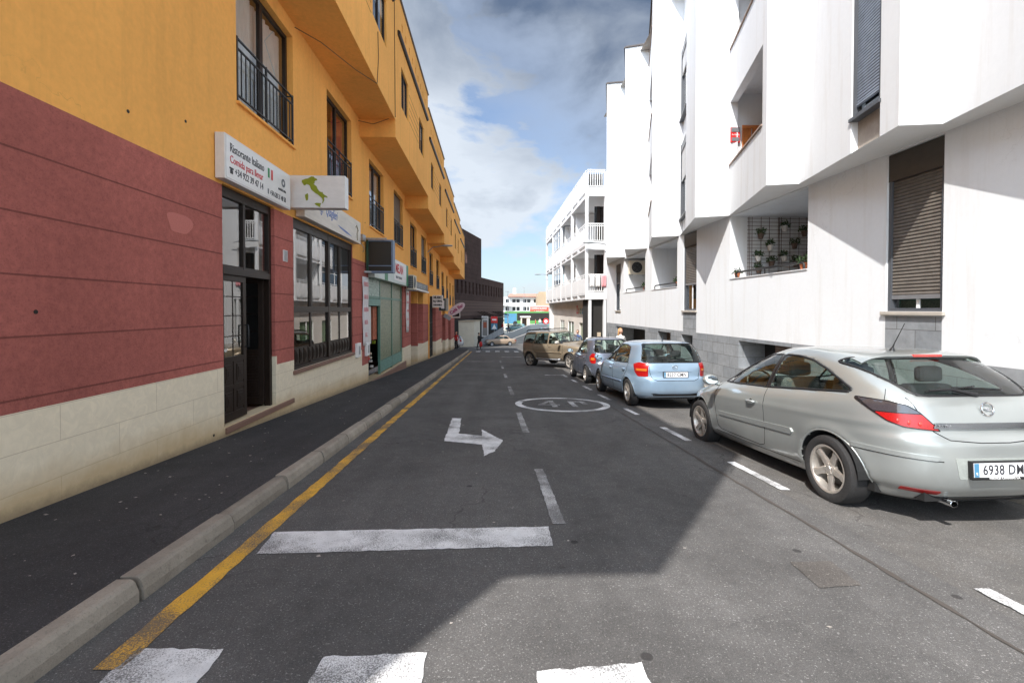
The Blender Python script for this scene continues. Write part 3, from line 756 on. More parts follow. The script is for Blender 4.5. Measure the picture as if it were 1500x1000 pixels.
for k in range(90): P.append([(XW-.22+.02*math.sin(k*.9), Y0+.1+(Y1-Y0-.2)*k/89, zz) for zz in (-.1, Z1-.15)])
p.grid(P); p.build('curtain', simple('net_curtain', (.16, .155, .15), .9), bo, smooth='all', recalc=False)
# green grocer shop front
sf = MB(); x = XW-.10
for a in (14.2, 15.95, 17.85, 19.72): sf.box(x-.04, x+.04, a, a+.08, -2.2, 1.2)
for zz in (.35, 1.12): sf.box(x-.035, x+.035, 14.28, 19.72, zz, zz+.08)
so_ = sf.build('shop_front', simple('teal_frame', (.10, .22, .17), .5), bevel=.004); reparent_keep(so_, ob)
p = MB(); p.box(x-.015, x+.015, 16.03, 17.85, -1.75, .35); p.box(x-.015, x+.015, 17.93, 19.72, -1.75, .35); p.box(x-.015, x+.015, 16.03, 19.72, .43, 1.12); p.build('screen', lace2, so_)
p = MB(); p.box(x-.015, x+.03, 14.28, 15.95, .43, 1.12); p.build('grille', lace, so_)
p = MB(); p.box(x-.02, x+.035, 16.03, 17.85, -2.15, -1.76); p.box(x-.02, x+.035, 17.93, 19.72, -2.15, -1.76); p.box(x-.03, x+.06, 14.28, 15.95, .12, .34); p.build('kick_panel', 'teal_light', so_)
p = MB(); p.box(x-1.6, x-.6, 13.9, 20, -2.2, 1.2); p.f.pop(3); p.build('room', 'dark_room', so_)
p = MB(); random.seed(11)
p.box(x-.08, x-.06, 14.55, 15.15, -1.1, .1); p.build('door_panel', 'white_sign', so_)
p = MB(); p.box(x-.12, x-.06, 15.40, 15.9, -1.0, .1); p.build('goods_shelf', simple('goods_red', (.42, .12, .06), .7, var=.6, scale=9), so_)
for k in range(16):
    p = MB(); yy_ = 14.4+random.uniform(0, 1.4); zz = -2.0+random.uniform(0, .85); s_ = random.uniform(.07, .14); p.box(x-.2, x-.10, yy_, yy_+s_, zz, zz+s_*.8)
    p.build('goods', ('wood_orange', 'cream', 'olive_green', 'white_sign', 'signal_red')[k % 5], so_, bevel=.01)
p = MB(); p.box(XW-.35, XW+.06, 14.15, 20.2, -2.62, -2.215); reparent_keep(p.build('doorstep', 'threshold', bevel=.01), ob)
# further shop openings
def simple_door(y0, y1, z0, z1, dep, m, bars=True):
    x = XW-dep+.05; d_ = MB()
    for a, c in ((y0, y0+.07), (y1-.07, y1)): d_.box(x-.03, x+.03, a, c, z0, z1)
    d_.box(x-.03, x+.03, y0+.07, y1-.07, z1-.5, z1-.43); d_.box(x-.03, x+.03, y0+.07, y1-.07, z1-.07, z1)
    o = d_.build('door', 'dark_brown'); reparent_keep(o, ob)
    p = MB(); p.box(x-.02, x, y0+.07, y1-.07, z0, z1-.5); p.build('door_leaf', m, o)
    p = MB(); p.box(x-.6, x-.03, y0, y1, z1-.45, z1); p.build('transom_recess', 'dark_room', o)
    if bars:
        p = MB(); k = y0+.15
        while k < y1-.1: p.bar((x+.06, k, z0), (x+.06, k, z1-.1), .018); k += .14
        for zz in (z0+.5, z0+1.3, z0+2.2): p.bar((x+.06, y0+.05, zz), (x+.06, y1-.05, zz), .02)
        p.build('security_bars', 'iron', o)
simple_door(21.65, 23.65, -2.62, .95, 1.6, 'dark_room', False)
simple_door(23.8, 25.6, -1.85, .95, .4, 'white_paint')
simple_door(28.2, 31.3, -3.05, .35, .3, 'white_paint')
simple_door(35.6, 38.0, -3.4, -.1, .8, 'dark_room', False)
simple_door(40.6, 43.0, -3.7, -.5, .8, 'dark_room', False)
p = MB(); p.tube([(XW+.04, 27.6, -2.9), (XW+.04, 27.6, 4.2)], .035, 8); reparent_keep(p.build('downpipe', 'orange_plaster', smooth=40), ob)
for yy_, zz in ((4.95, 2.02), (5.85, 2.28), (3.95, -.02), (13.9, 2.55), (6.35, -1.68)):
    p = MB(); p.lathe([(0, .0), (.018, .0), (.02, -.012)], 10, 'X', (XW+.004, yy_, zz)); reparent_keep(p.build('anchor_hole', 'dark_room'), ob)
p = MB(); p.poly([(XW+.0025, 5.72+.22*math.cos(a)*(1+.18*math.sin(3*a+.6)), 1.02+.14*math.sin(a)*(1+.2*math.cos(2*a))) for a in [2*math.pi*k/26 for k in range(26)]])
reparent_keep(p.build('repair_patch', simple('pink_patch', (.53, .172, .140), .95, var=.2, scale=30), recalc=False), ob)
# loose cables
p = MB(); p.tube([(XW+.02, 9.0, 5.30), (-3.3, 9.3, 5.20), (-2.95, 10.4, 5.24), (XO+.02, 11.2, 5.33), (XO+.02, 11.35, 6.0), (XO+.02, 11.3, 6.6)], .008, 5); p.tube([(XO+.015, 13.3, 5.4), (XO+.015, 13.25, 9)], .008, 5); p.tube([(XW+.02, 13.2, 5.25), (-3.3, 13.3, 5.2), (XO+.02, 13.35, 5.45)], .008, 5)
reparent_keep(p.build('cable', 'dark_brown', smooth=40), ob)

# ------------------------------------------------------------------ signs on the left
sg = thing('shop_sign', 'long white restaurant sign box with black and red lettering above the open door', 'sign', (-3.58, 7.45, 2.0))
b = MB(); b.box(-3.69, -3.56, 6.21, 8.25, 1.775, 2.387); reparent_keep(b.build('sign_box', 'white_sign', bevel=.006), sg)
b = MB(); b.box(-3.558, -3.553, 6.235, 8.225, 1.80, 2.362); reparent_keep(b.build('sign_face', simple('sign_face_white', (.78, .76, .74), .3, var=.04)), sg)
xs = -3.551
b = MB()
for a, c, d_, e in ((7.40, 7.455, 2.12, 2.27),): b.box(xs, xs+.002, a, c, d_, e)
reparent_keep(b.build('green_stripe', 'green_ink'), sg)
b = MB(); b.box(xs, xs+.002, 7.51, 7.565, 2.11, 2.27); reparent_keep(b.build('red_stripe', 'signal_red'), sg)
def stext(s, size, m, yc, zc, root, sx=1., al='LEFT', bold=0., x=xs, shear=0):
    o = text('lettering', s, size, m, None, frame((x, yc, zc), (0, 1, 0), (0, 0, 1)), sx, align=al, bold=bold, shear=shear); reparent_keep(o, root)
stext('Ristorante Italiano', .17, 'black_ink', 6.32, 2.22, sg, .76)
stext('Comida para llevar', .15, 'red_ink', 6.32, 2.065, sg, .80)
stext('+34 922 39 47 14', .14, 'black_ink', 6.44, 1.92, sg, .80)
stext('+34 628 31 48 58', .12, 'black_ink', 7.47, 1.895, sg, .66)
b = MB(); b.box(xs, xs+.002, 6.32, 6.39, 1.87, 1.92); b.box(xs, xs+.002, 6.305, 6.405, 1.93, 1.955); b.box(xs, xs+.002, 6.335, 6.375, 1.92, 1.93); reparent_keep(b.build('phone_symbol', 'black_ink'), sg)
b = MB(); b.box(xs, xs+.002, 7.39, 7.43, 1.86, 1.94); reparent_keep(b.build('mobile_symbol', 'grey_ink'), sg)
b = MB(); b.lathe([(.03, 0), (.03, .002), (.07, .002), (.07, 0)], 20, 'X', (xs, 7.95, 2.17)); reparent_keep(b.build('round_logo', 'grey_ink'), sg)
stext('mediaGrafia', .07, 'black_ink', 7.76, 2.04, sg, .85)
sg.location.y += .215; sg.location.z -= .012
# italy sign
sg = thing('hanging_sign', 'white box sign with a green map of Italy sticking out over the pavement', 'sign', (-3.2, 8.75, 2.1))
b = MB(); b.box(-3.69, -2.66, 8.66, 8.86, 1.85, 2.44); reparent_keep(b.build('sign_box', 'white_sign', bevel=.008), sg)
def px(u, v): return (-3.70+(u/800)*1.02, 8.657, 2.44-(v-50)/455*.60)
it = [(210,118),(240,108),(262,98),(290,96),(318,78),(348,65),(378,70),(392,88),(420,98),(424,118),(400,122),(385,140),(388,158),(372,165),(392,185),(415,200),(428,235),(452,268),(480,280),(498,278),(505,300),(530,320),(558,335),(570,352),(560,358),(530,345),(515,358),(522,385),(512,410),(498,432),(488,430),(500,400),(495,375),(478,352),(450,330),(425,308),(400,298),(372,275),(345,250),(330,225),(322,195),(300,180),(272,172),(255,188),(235,190),(225,165),(208,150)]
sard = [(250,322),(275,305),(292,298),(298,330),(292,390),(268,398),(258,370)]
sic = [(382,438),(410,428),(478,432),(465,460),(464,488),(440,478),(405,460)]
b = MB()
for pl in (it, sard, sic): b.prism([px(*q) for q in pl], (0, -.004, 0))
reparent_keep(b.build('italy_map', 'olive_green'), sg)
# third sign
sg = thing('shop_sign', 'cream sign with blue script lettering above the large restaurant window', 'sign', (-3.6, 11, 2.05))
b = MB(); b.box(-3.69, -3.52, 9.0, 12.78, 1.76, 2.34); reparent_keep(b.build('sign_box', simple('cream_sign', (.68, .62, .54), .5), bevel=.006), sg)
stext('Angi   Quaglieri', .30, 'blue_ink', 9.6, 2.12, sg, .66, x=-3.518, shear=.35)
b = MB(); b.prism([(-3.519, 10.9, 1.95), (-3.519, 11.6, 1.90), (-3.519, 12.0, 1.84), (-3.519, 11.5, 1.86), (-3.519, 11.1, 1.90)], (.003, 0, 0)); reparent_keep(b.build('blue_swoosh', 'blue_ink'), sg)
b = MB(); b.tube([(-3.517, 12.45, 1.82), (-3.517, 12.42, 1.98), (-3.517, 12.48, 2.1), (-3.517, 12.38, 2.2)], .02, 6); b.tube([(-3.517, 12.3, 2.14), (-3.517, 12.44, 2.18), (-3.517, 12.55, 2.08)], .012, 6); reparent_keep(b.build('figure_emblem', simple('sepia', (.38, .33, .25), .7)), sg)
# empty light box on bracket
sg = thing('hanging_sign', 'empty black light box with blue edges hanging on a bracket beside the red pillar', 'sign', (-3.2, 13.95, 1.5))
b = MB(); b.box(-3.60, -2.92, 13.90, 13.92, 1.13, 2.0); reparent_keep(b.build('sign_face', simple('dark_screen', (.02, .017, .012), .4)), sg)
b = MB(); b.box(-3.60, -2.88, 13.86, 14.16, 2.0, 2.05); b.box(-3.60, -2.88, 13.86, 14.16, 1.08, 1.13); b.box(-2.93, -2.88, 13.86, 14.16, 1.13, 2.0); b.box(-3.60, -2.93, 13.865, 13.885, 1.27, 1.30); reparent_keep(b.build('frame', 'blue_grey', bevel=.004), sg)
b = MB(); b.box(-3.66, -3.60, 13.86, 14.16, 1.08, 2.05); reparent_keep(b.build('side_panel', simple('bottle_green', (.015, .06, .035), .5)), sg)
b = MB(); b.bar((-3.7, 13.8, 2.07), (-3.05, 13.8, 2.07), .04); b.tube([(-3.69, 13.4, 1.9), (-3.62, 13.5, 1.75), (-3.68, 13.6, 1.65)], .01, 5); b.bar((-3.7, 13.75, 1.1), (-3.5, 13.9, 1.1), .05); b.box(-3.7, -3.6, 13.3, 13.6, 1.95, 2.12); reparent_keep(b.build('bracket', 'grey_metal'), sg)
# green grocer fascia
sg = thing('shop_sign', 'white and green grocer fascia with red lettering over the green shop front', 'sign', (-3.6, 17, 1.4))
b = MB(); b.box(-3.69, -3.50, 14.2, 19.9, .97, 1.84); reparent_keep(b.build('sign_box', simple('pale_green_sign', (.55, .62, .58), .45, var=.12, scale=1.5), bevel=.006), sg)
b = MB(); b.box(-3.499, -3.494, 15.55, 16.0, .98, 1.83); b.box(-3.499, -3.494, 19.45, 19.88, .98, 1.83); reparent_keep(b.build('green_band', 'green'), sg)
b = MB(); b.box(-3.499, -3.495, 17.0, 19.43, 1.08, 1.82); reparent_keep(b.build('white_panel', 'white_sign'), sg)
stext('MELAN', .46, 'red_ink', 17.25, 1.52, sg, 1.0, bold=.012, x=-3.492)
stext('FRUTAS Y VERDURAS', .13, 'grey_ink', 17.3, 1.2, sg, .95, x=-3.492)
# hanging banners with repeated red words
for (ya, yb, z0, z1, lab, ink) in ((13.52, 14.16, -1.05, .95, 'tall white banner with pale red words hung left of the green shop front', 'pink_ink'), (20.35, 21.0, -1.0, .9, 'tall white banner with small red marks hung right of the green shop front', 'pink_ink')):
    sg = thing('banner', lab, 'banner', (-3.68, ya, z0), 'banners beside the green shop')
    b = MB(); P = [[(-3.672+.008*math.sin(k*.9+j), ya+(yb-ya)*j/5, z0+(z1-z0)*k/12) for j in range(6)] for k in range(13)]
    b.grid(P); o = b.build('cloth', simple('banner_white', (.74, .71, .71), .7), smooth='all', recalc=False); reparent_keep(o, sg)
    s_ = o.modifiers.new('s', 'SOLIDIFY'); s_.thickness = .004
    for k, wd in enumerate(('FRESCA', 'FRUTA', 'BUENA', 'RICA', 'KG.')):
        stext(wd, .17 if z0 < -1.02 else .13, ink, (ya+yb)/2, z1-.22-k*.37, sg, .85, al='CENTER', x=-3.655, bold=.004)
for y_, z_ in ((13.0, -1.15), (13.95, -1.2)):
    sg = thing('meter_box', 'small white meter box %s on the cream base' % ('below the red pillar' if y_ < 13.5 else 'below the white banner'), 'meter box', (-3.68, y_, z_), 'meter boxes on the orange building')
    b = MB(); b.box(-3.70, -3.63, y_-.17, y_+.17, z_-.17, z_+.22); reparent_keep(b.build('box', 'white_paint', bevel=.008), sg)
    b = MB(); b.box(-3.63, -3.625, y_-.04, y_+.08, z_-.09, z_+.14); reparent_keep(b.build('lid', 'grey_metal'), sg)
sg = thing('wall_vent', 'small white louvred vent on the red pillar beside the restaurant door', 'vent', (-3.69, 8.55, .97))
b = MB(); b.box(-3.70, -3.68, 8.46, 8.62, .86, 1.06); reparent_keep(b.build('vent_frame', 'white_sign', bevel=.003), sg)
b = MB(); [b.box(-3.68, -3.676, 8.475, 8.605, .875+.02*k, .885+.02*k) for k in range(9)]; reparent_keep(b.build('louvre', 'grey_ink'), sg)
# air conditioner
def acunit(label, M, group=None):
    r = thing('air_conditioner', label, 'air conditioner', M.translation, group)
    for nm, mt, f in (('casing', 'cream', lambda b: b.box(-.42, .42, 0, .30, 0, .62)), ('fan_grille', 'black', lambda b: (b.lathe([(.0, -.004), (.24, -.006), (.25, -.002)], 24, 'Y', (-.1, 0, .31)))), ('guard', 'grey_metal', lambda b: [b.tube([(-.1+r_*math.cos(a/12*math.pi), -.012, .31+r_*math.sin(a/12*math.pi)) for a in range(24)], .004, 4, closed=True) for r_ in (.06, .12, .18, .24)]), ('bracket', 'grey_metal', lambda b: (b.bar((-.3, 0, -.03), (-.3, .36, -.03), .04), b.bar((.3, 0, -.03), (.3, .36, -.03), .04)))):
        b = MB(); f(b); b.xform(M); reparent_keep(b.build(nm, mt, bevel=.01 if nm == 'casing' else 0, smooth=30 if nm == 'guard' else False), r)
acunit('air conditioning unit on the orange wall right of the white and green fascia', Matrix.Translation((-3.30, 20.45, .86)) @ Matrix.Rotation(R(90), 4, 'Z'), 'air conditioners')
# louvre face towards us
# dark sign, music sign, boxes further down
sg = thing('shop_sign', 'narrow black sign with white letters above the two doors past the air conditioner', 'sign', (-3.6, 23.7, 1.15))
b = MB(); b.box(-3.69, -3.48, 21.6, 25.9, .98, 1.32); reparent_keep(b.build('sign_box', 'black', bevel=.005), sg)
b = MB(); b.box(-3.69, -3.42, 21.55, 25.95, .90, .975); reparent_keep(b.build('white_ledge', 'white_sign'), sg)
stext('MR. BARBER SHOP', .30, 'grey_metal', 21.8, 1.15, sg, 1.3, x=-3.478)
sg = thing('hanging_sign', 'white sign reading MUSIC sticking out above the barred door', 'sign', (-3.3, 28.5, .5))
b = MB(); b.box(-3.55, -2.92, 28.45, 28.6, .12, .86); reparent_keep(b.build('sign_box', 'white_sign', bevel=.006), sg)
b = MB(); b.box(-3.7, -3.56, 28.4, 28.65, .1, .8); reparent_keep(b.build('bracket', 'black'), sg)
for s_, zz, sz in (('MUSIC', .72, .21), ('N.J ORNL', .50, .16), ('CARAMELO', .27, .12)):
    o = text('lettering', s_, sz, 'black_ink', None, frame((-3.235, 28.446, zz), (1, 0, 0), (0, 0, 1)), .82, bold=.012); reparent_keep(o, sg)
sg = thing('hanging_sign', 'small grey framed light box just past the MUSIC sign', 'sign', (-3.2, 31, .3))
b = MB(); b.box(-3.45, -2.85, 31.0, 31.5, -.1, .75); reparent_keep(b.build('sign_box', simple('beige_box', (.35, .33, .28), .6), bevel=.01), sg)
b = MB(); b.box(-3.42, -3.0, 30.98, 30.995, -.06, .71); reparent_keep(b.build('frame', 'black'), sg)
b = MB(); b.box(-3.30, -3.08, 30.965, 30.979, .05, .60); reparent_keep(b.build('sign_face', 'white_sign'), sg)
sg = thing('hanging_sign', 'tilted oval pink sign with purple letters near the far end of the orange building', 'sign', (-2.9, 37, .2))
b = MB(); P = [(.78*math.cos(2*math.pi*k/28), 0, .34*math.sin(2*math.pi*k/28)) for k in range(28)]
M = Matrix.Translation((-2.72, 37, .02)) @ Matrix.Rotation(R(-35), 4, 'Y')
b.prism(P, (0, .12, 0)); b.xform(M); reparent_keep(b.build('sign_box', simple('pale_pink', (.62, .50, .55), .5)), sg)
o = text('lettering', 'Café Bar', .36, 'purple_ink', None, M @ frame((0, -.004, 0), (1, 0, 0), (0, 0, 1)), .95, bold=.014); reparent_keep(o, sg)
b = MB(); b.bar((-3.7, 37.1, -.45), (-2.9, 37.1, -.3), .06); b.bar((-3.7, 37.1, -.45), (-3.2, 37.1, -.75), .3, .3); reparent_keep(b.build('bracket', 'grey_metal'), sg)
sg = thing('hanging_sign', 'small dark sign in a white frame beneath the tilted oval sign', 'sign', (-3, 39.5, -.5))
b = MB(); b.box(-3.3, -2.6, 39.5, 39.6, -.72, -.12); reparent_keep(b.build('frame', 'white_sign'), sg)
b = MB(); b.box(-3.24, -2.66, 39.48, 39.498, -.60, -.17); reparent_keep(b.build('sign_face', 'dark_room'), sg)
# wall lamps
def armlamp(name, label, a, pts, head, hd=(1, 0, 0)):
    r = thing(name, label, 'street lamp', a, 'wall mounted street lamps')
    b = MB(); b.tube([a]+pts, .025, 8); reparent_keep(b.build('arm', 'grey_metal', smooth=40), r)
    b = MB(); h = Vector(head); d = Vector(hd)
    b.tube([h, h+d*.12, h+d*.35, h+d*.6, h+d*.66], [.05, .09, .12, .08, .02], 10); 
    b.v = [(v[0], v[1], h.z+(v[2]-h.z)*.55) for v in b.v]
    reparent_keep(b.build('lamp_head', simple('lamp_grey', (.30, .32, .33), .4), smooth=40), r)
armlamp('street_lamp', 'grey street lamp on a thin arm from the orange wall', (-3.7, 27.5, 3.35), [(-3.4, 27.5, 3.65), (-2.9, 27.5, 3.72)], (-2.9, 27.5, 3.74))
b = MB(); b.box(-3.57, -3.32, 20.02, 20.028, .91, 1.43); tag(b.build('coil_grille', 'black'), None, None)
_g = bpy.data.objects['coil_grille']; _r = bpy.data.objects['air_conditioner']; reparent_keep(_g, _r)
b = MB(); [b.box(-3.57, -3.32, 20.012, 20.02, z, z+.012) for z in (1.0, 1.09, 1.18, 1.27, 1.36)]; [b.box(x, x+.01, 20.008, 20.012, .91, 1.43) for x in (-3.51, -3.45, -3.39)]; reparent_keep(b.build('wire_guard', 'grey_metal'), _r)

# ------------------------------------------------------------------ WHITE BUILDING ON THE RIGHT
wb = thing('white_building', 'tall white apartment building with a sawtooth facade and grey stone base on the right', 'building', (6.2, 12, -2.2))
SO, RT = 2.42, 10.42
XWL = 6.2; YB0, YB1 = -6.0, 24.6
def wmat(s, z):
    y = YB0+s
    if z < -.70: return 'greystone'
    if z < -.10 and (6.11 < y < 7.03 or 13.76 < y < 14.72): return 'greystone'
    return 'white_plaster'
_m['white_plaster'] = white
g = {}
lw = [(6.11, 7.03, -.03, 2.40, .14), (8.84, 11.79, .78, 2.40, 2.3), (13.76, 14.72, -.03, 2.40, .14), (15.22, 17.65, .74, 2.34, 1.6), (18.43, 21.4, .76, 2.34, 1.8), (21.95, 22.8, -.05, 2.2, .14), (-1.6, -.7, -.03, 2.40, .14), (1.1, 4.0, .78, 2.40, 1.2)]
bs = [(8.9, 11.35, -1.45, -.78, .7), (14.0, 14.85, -1.9, -.80, .7), (15.75, 17.0, -2.1, -.80, .7), (18.4, 22.7, -2.5, -.82, .9), (1.2, 3.4, -1.3, -.78, .7)]
facade(g, (XWL, YB0), (XWL, YB1), -3.6, SO, [(a-YB0, c-YB0, e, f, d) for a, c, e, f, d in lw+bs], wmat, inward=(1, 0), zs=(-.70, -.10), ss=[v-YB0 for v in (6.11, 7.03, 13.76, 14.72)])
# side walls
for y in (YB0, YB1):
    g['white_plaster'].poly([(XWL, y, -.7), (XWL+9, y, -.7), (XWL+9, y, RT), (XWL, y, RT)])
g['white_plaster'].box(XWL+2.35, XWL+2.5, 8.5, 12.1, .5, 2.6)
reparent_keep(g['white_plaster'].build('plaster_wall', white, recalc=False), wb)
reparent_keep(g['greystone'].build('stone_base', gst, recalc=False), wb)
# projecting sawtooth upper storeys
tips = [(5.38, 2.8), (5.37, 5.92), (5.37, 8.87), (5.38, 12.05), (5.38, 15.35), (5.38, 18.5), (5.38, 21.45)]
inn = [(5.90, 5.84), (5.94, 8.73), (6.15, 11.76), (6.2, 15.05), (6.25, 18.2), (6.25, 21.25), (6.2, 24.6)]
pre = [((5.38, -3.4), (5.95, -.35)), ((5.38, -.25), (5.95, 2.7))]
up = {}
fl = [(3.68, 5.30), (6.62, 8.2)]       # balcony openings: parapet top, lintel
def balc_faces(mb): pass
outline = []
for (p0, p1) in pre: outline += [p0, p1]
for (a, c) in zip(tips, inn): outline += [a, c]
wins = []
for i, (p0, p1) in enumerate(list(pre)+list(zip(tips, inn))):
    Lh = math.dist(p0, p1); hs = []
    kind = {0: 'p', 1: 'p', 2: 'p', 3: 'w', 4: 'b', 5: 'w2', 6: 'b', 7: 'w3', 8: 'p'}[i]
    if kind == 'b': hs = [(.28, Lh-.02, a, c, .18) for a, c in fl]+[(.28, Lh-.02, 9.55, RT, .18)]
    if kind == 'w': hs = [(.40, 1.12, SO+.001, RT, .14)]; wins.append((p0, p1, .40, 1.12))
    if kind == 'w2': hs = [(1.75, Lh-.02, SO+.001, RT, .14)]; wins.append((p0, p1, 1.75, Lh-.02))
    if kind == 'w3': hs = [(1.75, Lh-.02, SO+.001, RT, .14)]; wins.append((p0, p1, 1.75, Lh-.02))
    d = (Vector(p1)-Vector(p0)).normalized(); inw = (d.y, -d.x)
    facade(up, p0, p1, SO, RT, hs, lambda s, z: 'W', inward=inw)
    # near face of the next tooth
    if i < 8:
        nx = outline[2*i+2]; up['W'].poly([(p1[0], p1[1], SO), (nx[0], nx[1], SO), (nx[0], nx[1], RT), (p1[0], p1[1], RT)])
    if kind == 'b':   # balcony room
        rb = MB(); y0, y1 = p0[1]+.12, p1[1]; xb = 7.5
        for z0_, z1_ in ((3.0, 5.55), (5.9, 8.5), (8.8, RT)):
            rb.poly([(xb, y0, z0_), (xb, y1, z0_), (xb, y1, z1_), (xb, y0, z1_)])
            rb.poly([(5.6, y0, z0_), (xb, y0, z0_), (xb, y0, z1_), (5.6, y0, z1_)])
            rb.poly([(p1[0]+.0, y1-.001, z0_), (xb, y1-.001, z0_), (xb, y1-.001, z1_), (p1[0], y1-.001, z1_)])
            rb.poly([(p0[0]+.2, y0, z0_), (xb, y0, z0_), (xb, y1, z0_), (p1[0]+.1, y1, z0_)])
            rb.poly([(p0[0]+.2, y0, z1_), (xb, y0, z1_), (xb, y1, z1_), (p1[0]+.1, y1, z1_)])
        reparent_keep(rb.build('balcony_room', white, recalc=False), wb)
        cp = MB()
        for z_, _ in fl+[(9.55, 0)]:
            a = Vector((p0[0], p0[1]))+d*.28; c = Vector((p1[0], p1[1]))-d*.02; o_ = Vector(inw)
            pts = [a-o_*.03, c-o_*.03, c+o_*.2, a+o_*.2]; cp.prism([(q.x, q.y, z_+.002) for q in pts], (0, 0, .035))
        reparent_keep(cp.build('coping', simple('tile_coping', (.30, .22, .18), .8)), wb)
reparent_keep(up['W'].build('sawtooth_wall', white, recalc=False), wb)
b = MB(); pts = outline+[(7.6, YB1), (7.6, -3.4)]
# soffit as strips
for k in range(len(outline)-1):
    a, c = outline[k], outline[k+1]
    b.poly([(a[0], a[1], SO), (c[0], c[1], SO), (XWL+.0, c[1], SO), (XWL, a[1], SO)]) if abs(c[1]-a[1]) > .001 else None
reparent_keep(b.build('soffit', white2, recalc=False), wb)
b = MB()
for k in range(len(outline)-1):
    a, c = Vector(outline[k]), Vector(outline[k+1])
    d = (c-a).normalized(); n_ = Vector((d.y, -d.x)); 
    if k % 2: n_ = Vector((d.y, -d.x))
    n_ = n_ if n_.dot(Vector((1, .2))) > 0 or (k % 2 and n_.y > 0) else -n_
    q = [a-n_*.05, c-n_*.05, c+n_*.25, a+n_*.25]
    b.prism([(v.x, v.y, RT+.002+.0007*(k % 2)) for v in q], (0, 0, .055))
reparent_keep(b.build('roof_coping', simple('dark_coping', (.09, .08, .08), .8)), wb)
b = MB(); b.poly([(5.6, -3.4, RT-.2), (15, -3.4, RT-.2), (15, 24.6, RT-.2), (6.0, 24.6, RT-.2)]); reparent_keep(b.build('roof', 'concrete', recalc=False), wb)
# upper windows in the sawtooth recesses
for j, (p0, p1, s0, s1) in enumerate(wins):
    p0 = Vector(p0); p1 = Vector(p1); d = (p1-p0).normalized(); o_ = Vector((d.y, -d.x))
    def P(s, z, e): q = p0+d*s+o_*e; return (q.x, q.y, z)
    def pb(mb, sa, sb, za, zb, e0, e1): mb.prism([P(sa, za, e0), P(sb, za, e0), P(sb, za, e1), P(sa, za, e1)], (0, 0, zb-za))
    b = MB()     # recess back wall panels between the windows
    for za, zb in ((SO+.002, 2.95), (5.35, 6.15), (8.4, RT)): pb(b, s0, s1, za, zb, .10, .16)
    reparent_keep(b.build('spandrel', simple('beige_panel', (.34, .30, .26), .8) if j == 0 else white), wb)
    for za, zb, cl in ((2.95, 5.35, 1 if j == 0 else .45), (6.15, 8.4, 1 if j == 0 else .3)):
        f = MB(); 
        pb(f, s0+.01, s0+.06, za, zb, .02, .12); pb(f, s1-.06, s1-.01, za, zb, .02, .12); pb(f, s0+.06, s1-.06, za, za+.05, .03, .12); pb(f, s0+.06, s1-.06, zb-.25, zb, .03, .12)
        pb(f, s0-.02, s1+.02, za-.05, za-.002, -.03, .12)
        wf = f.build('window', simple('dark_grey_frame', (.07, .075, .085), .4)); reparent_keep(wf, wb)
        f = MB(); f.poly([P(s0+.06, za+.05, .09), P(s1-.06, za+.05, .09), P(s1-.06, zb-.25, .09), P(s0+.06, zb-.25, .09)]); f.build('pane', gl_win, wf)
        f = MB(); pb(f, s0+.06, s1-.06, za+.05, zb-.25, .17, .19); f.build('room', 'curtain' if j else 'dark_room', wf)
        zt = zb-.25; zl = zt-(zt-za-.05)*cl+(.10 if cl == 1 else 0)
        f = MB(); pb(f, s0+.06, s1-.06, zl, zt, .055, .075); pb(f, s0+.055, s1-.055, zl, zl+.05, .045, .054); f.build('roller_shutter', shut_g if j == 0 else simple('pale_blind', (.5, .5, .5), .7), wf)
# ground storey windows
def gwin(y0, y1, z0, z1, drop):
    f = MB(); x = XWL+.03
    f.box(x, x+.10, y0+.005, y0+.06, z0, z1-.42); f.box(x, x+.10, y1-.06, y1-.005, z0, z1-.42); f.box(x, x+.10, y0+.06, y1-.06, z0, z0+.05)
    wf = f.build('window', simple('dark_grey_frame', (.07, .075, .085), .4), bevel=.003); reparent_keep(wf, wb)
    f = MB(); f.box(x-.005, x+.115, y0+.003, y1-.003, z1-.42, z1-.01); f.build('shutter_box', simple('brown_metal', (.045, .038, .032), .5), wf)
    zl = z1-.42-(z1-.42-z0-.05)*drop
    f = MB(); f.box(x+.03, x+.045, y0+.06, y1-.06, zl+.06, z1-.42); f.build('roller_shutter', shut_b, wf)
    f = MB(); f.box(x+.02, x+.05, y0+.06, y1-.06, zl, zl+.06); f.build('bottom_bar', 'grey_metal', wf)
    f = MB(); f.poly([(x+.07, y0+.06, z0+.05), (x+.07, y1-.06, z0+.05), (x+.07, y1-.06, z1-.42), (x+.07, y0+.06, z1-.42)]); f.build('pane', gl_win, wf)
    f = MB(); m_ = (y0+y1)/2; f.box(x+.06, x+.08, m_-.025, m_+.025, z0+.05, z1-.42); f.build('mullion', 'white_paint', wf)
    f = MB(); f.box(x+.14, x+.7, y0, y1, z0, z1); f.build('room', 'dark_room', wf)
    f = MB(); f.box(XWL-.05, x+.10, y0-.05, y1+.05, z0-.055, z0-.002); f.build('sill', simple('sill_stone', (.42, .38, .33), .8), wf, bevel=.004)
gwin(6.11, 7.03, -.03, 2.40, .93); gwin(13.76, 14.72, -.03, 2.40, .62); gwin(21.95, 22.8, -.05, 2.2, .3); gwin(-1.6, -.7, -.03, 2.40, .9)
f = MB(); f.box(XWL-.001, XWL-.002-.001, 7.0, 7.02, 0, .01)
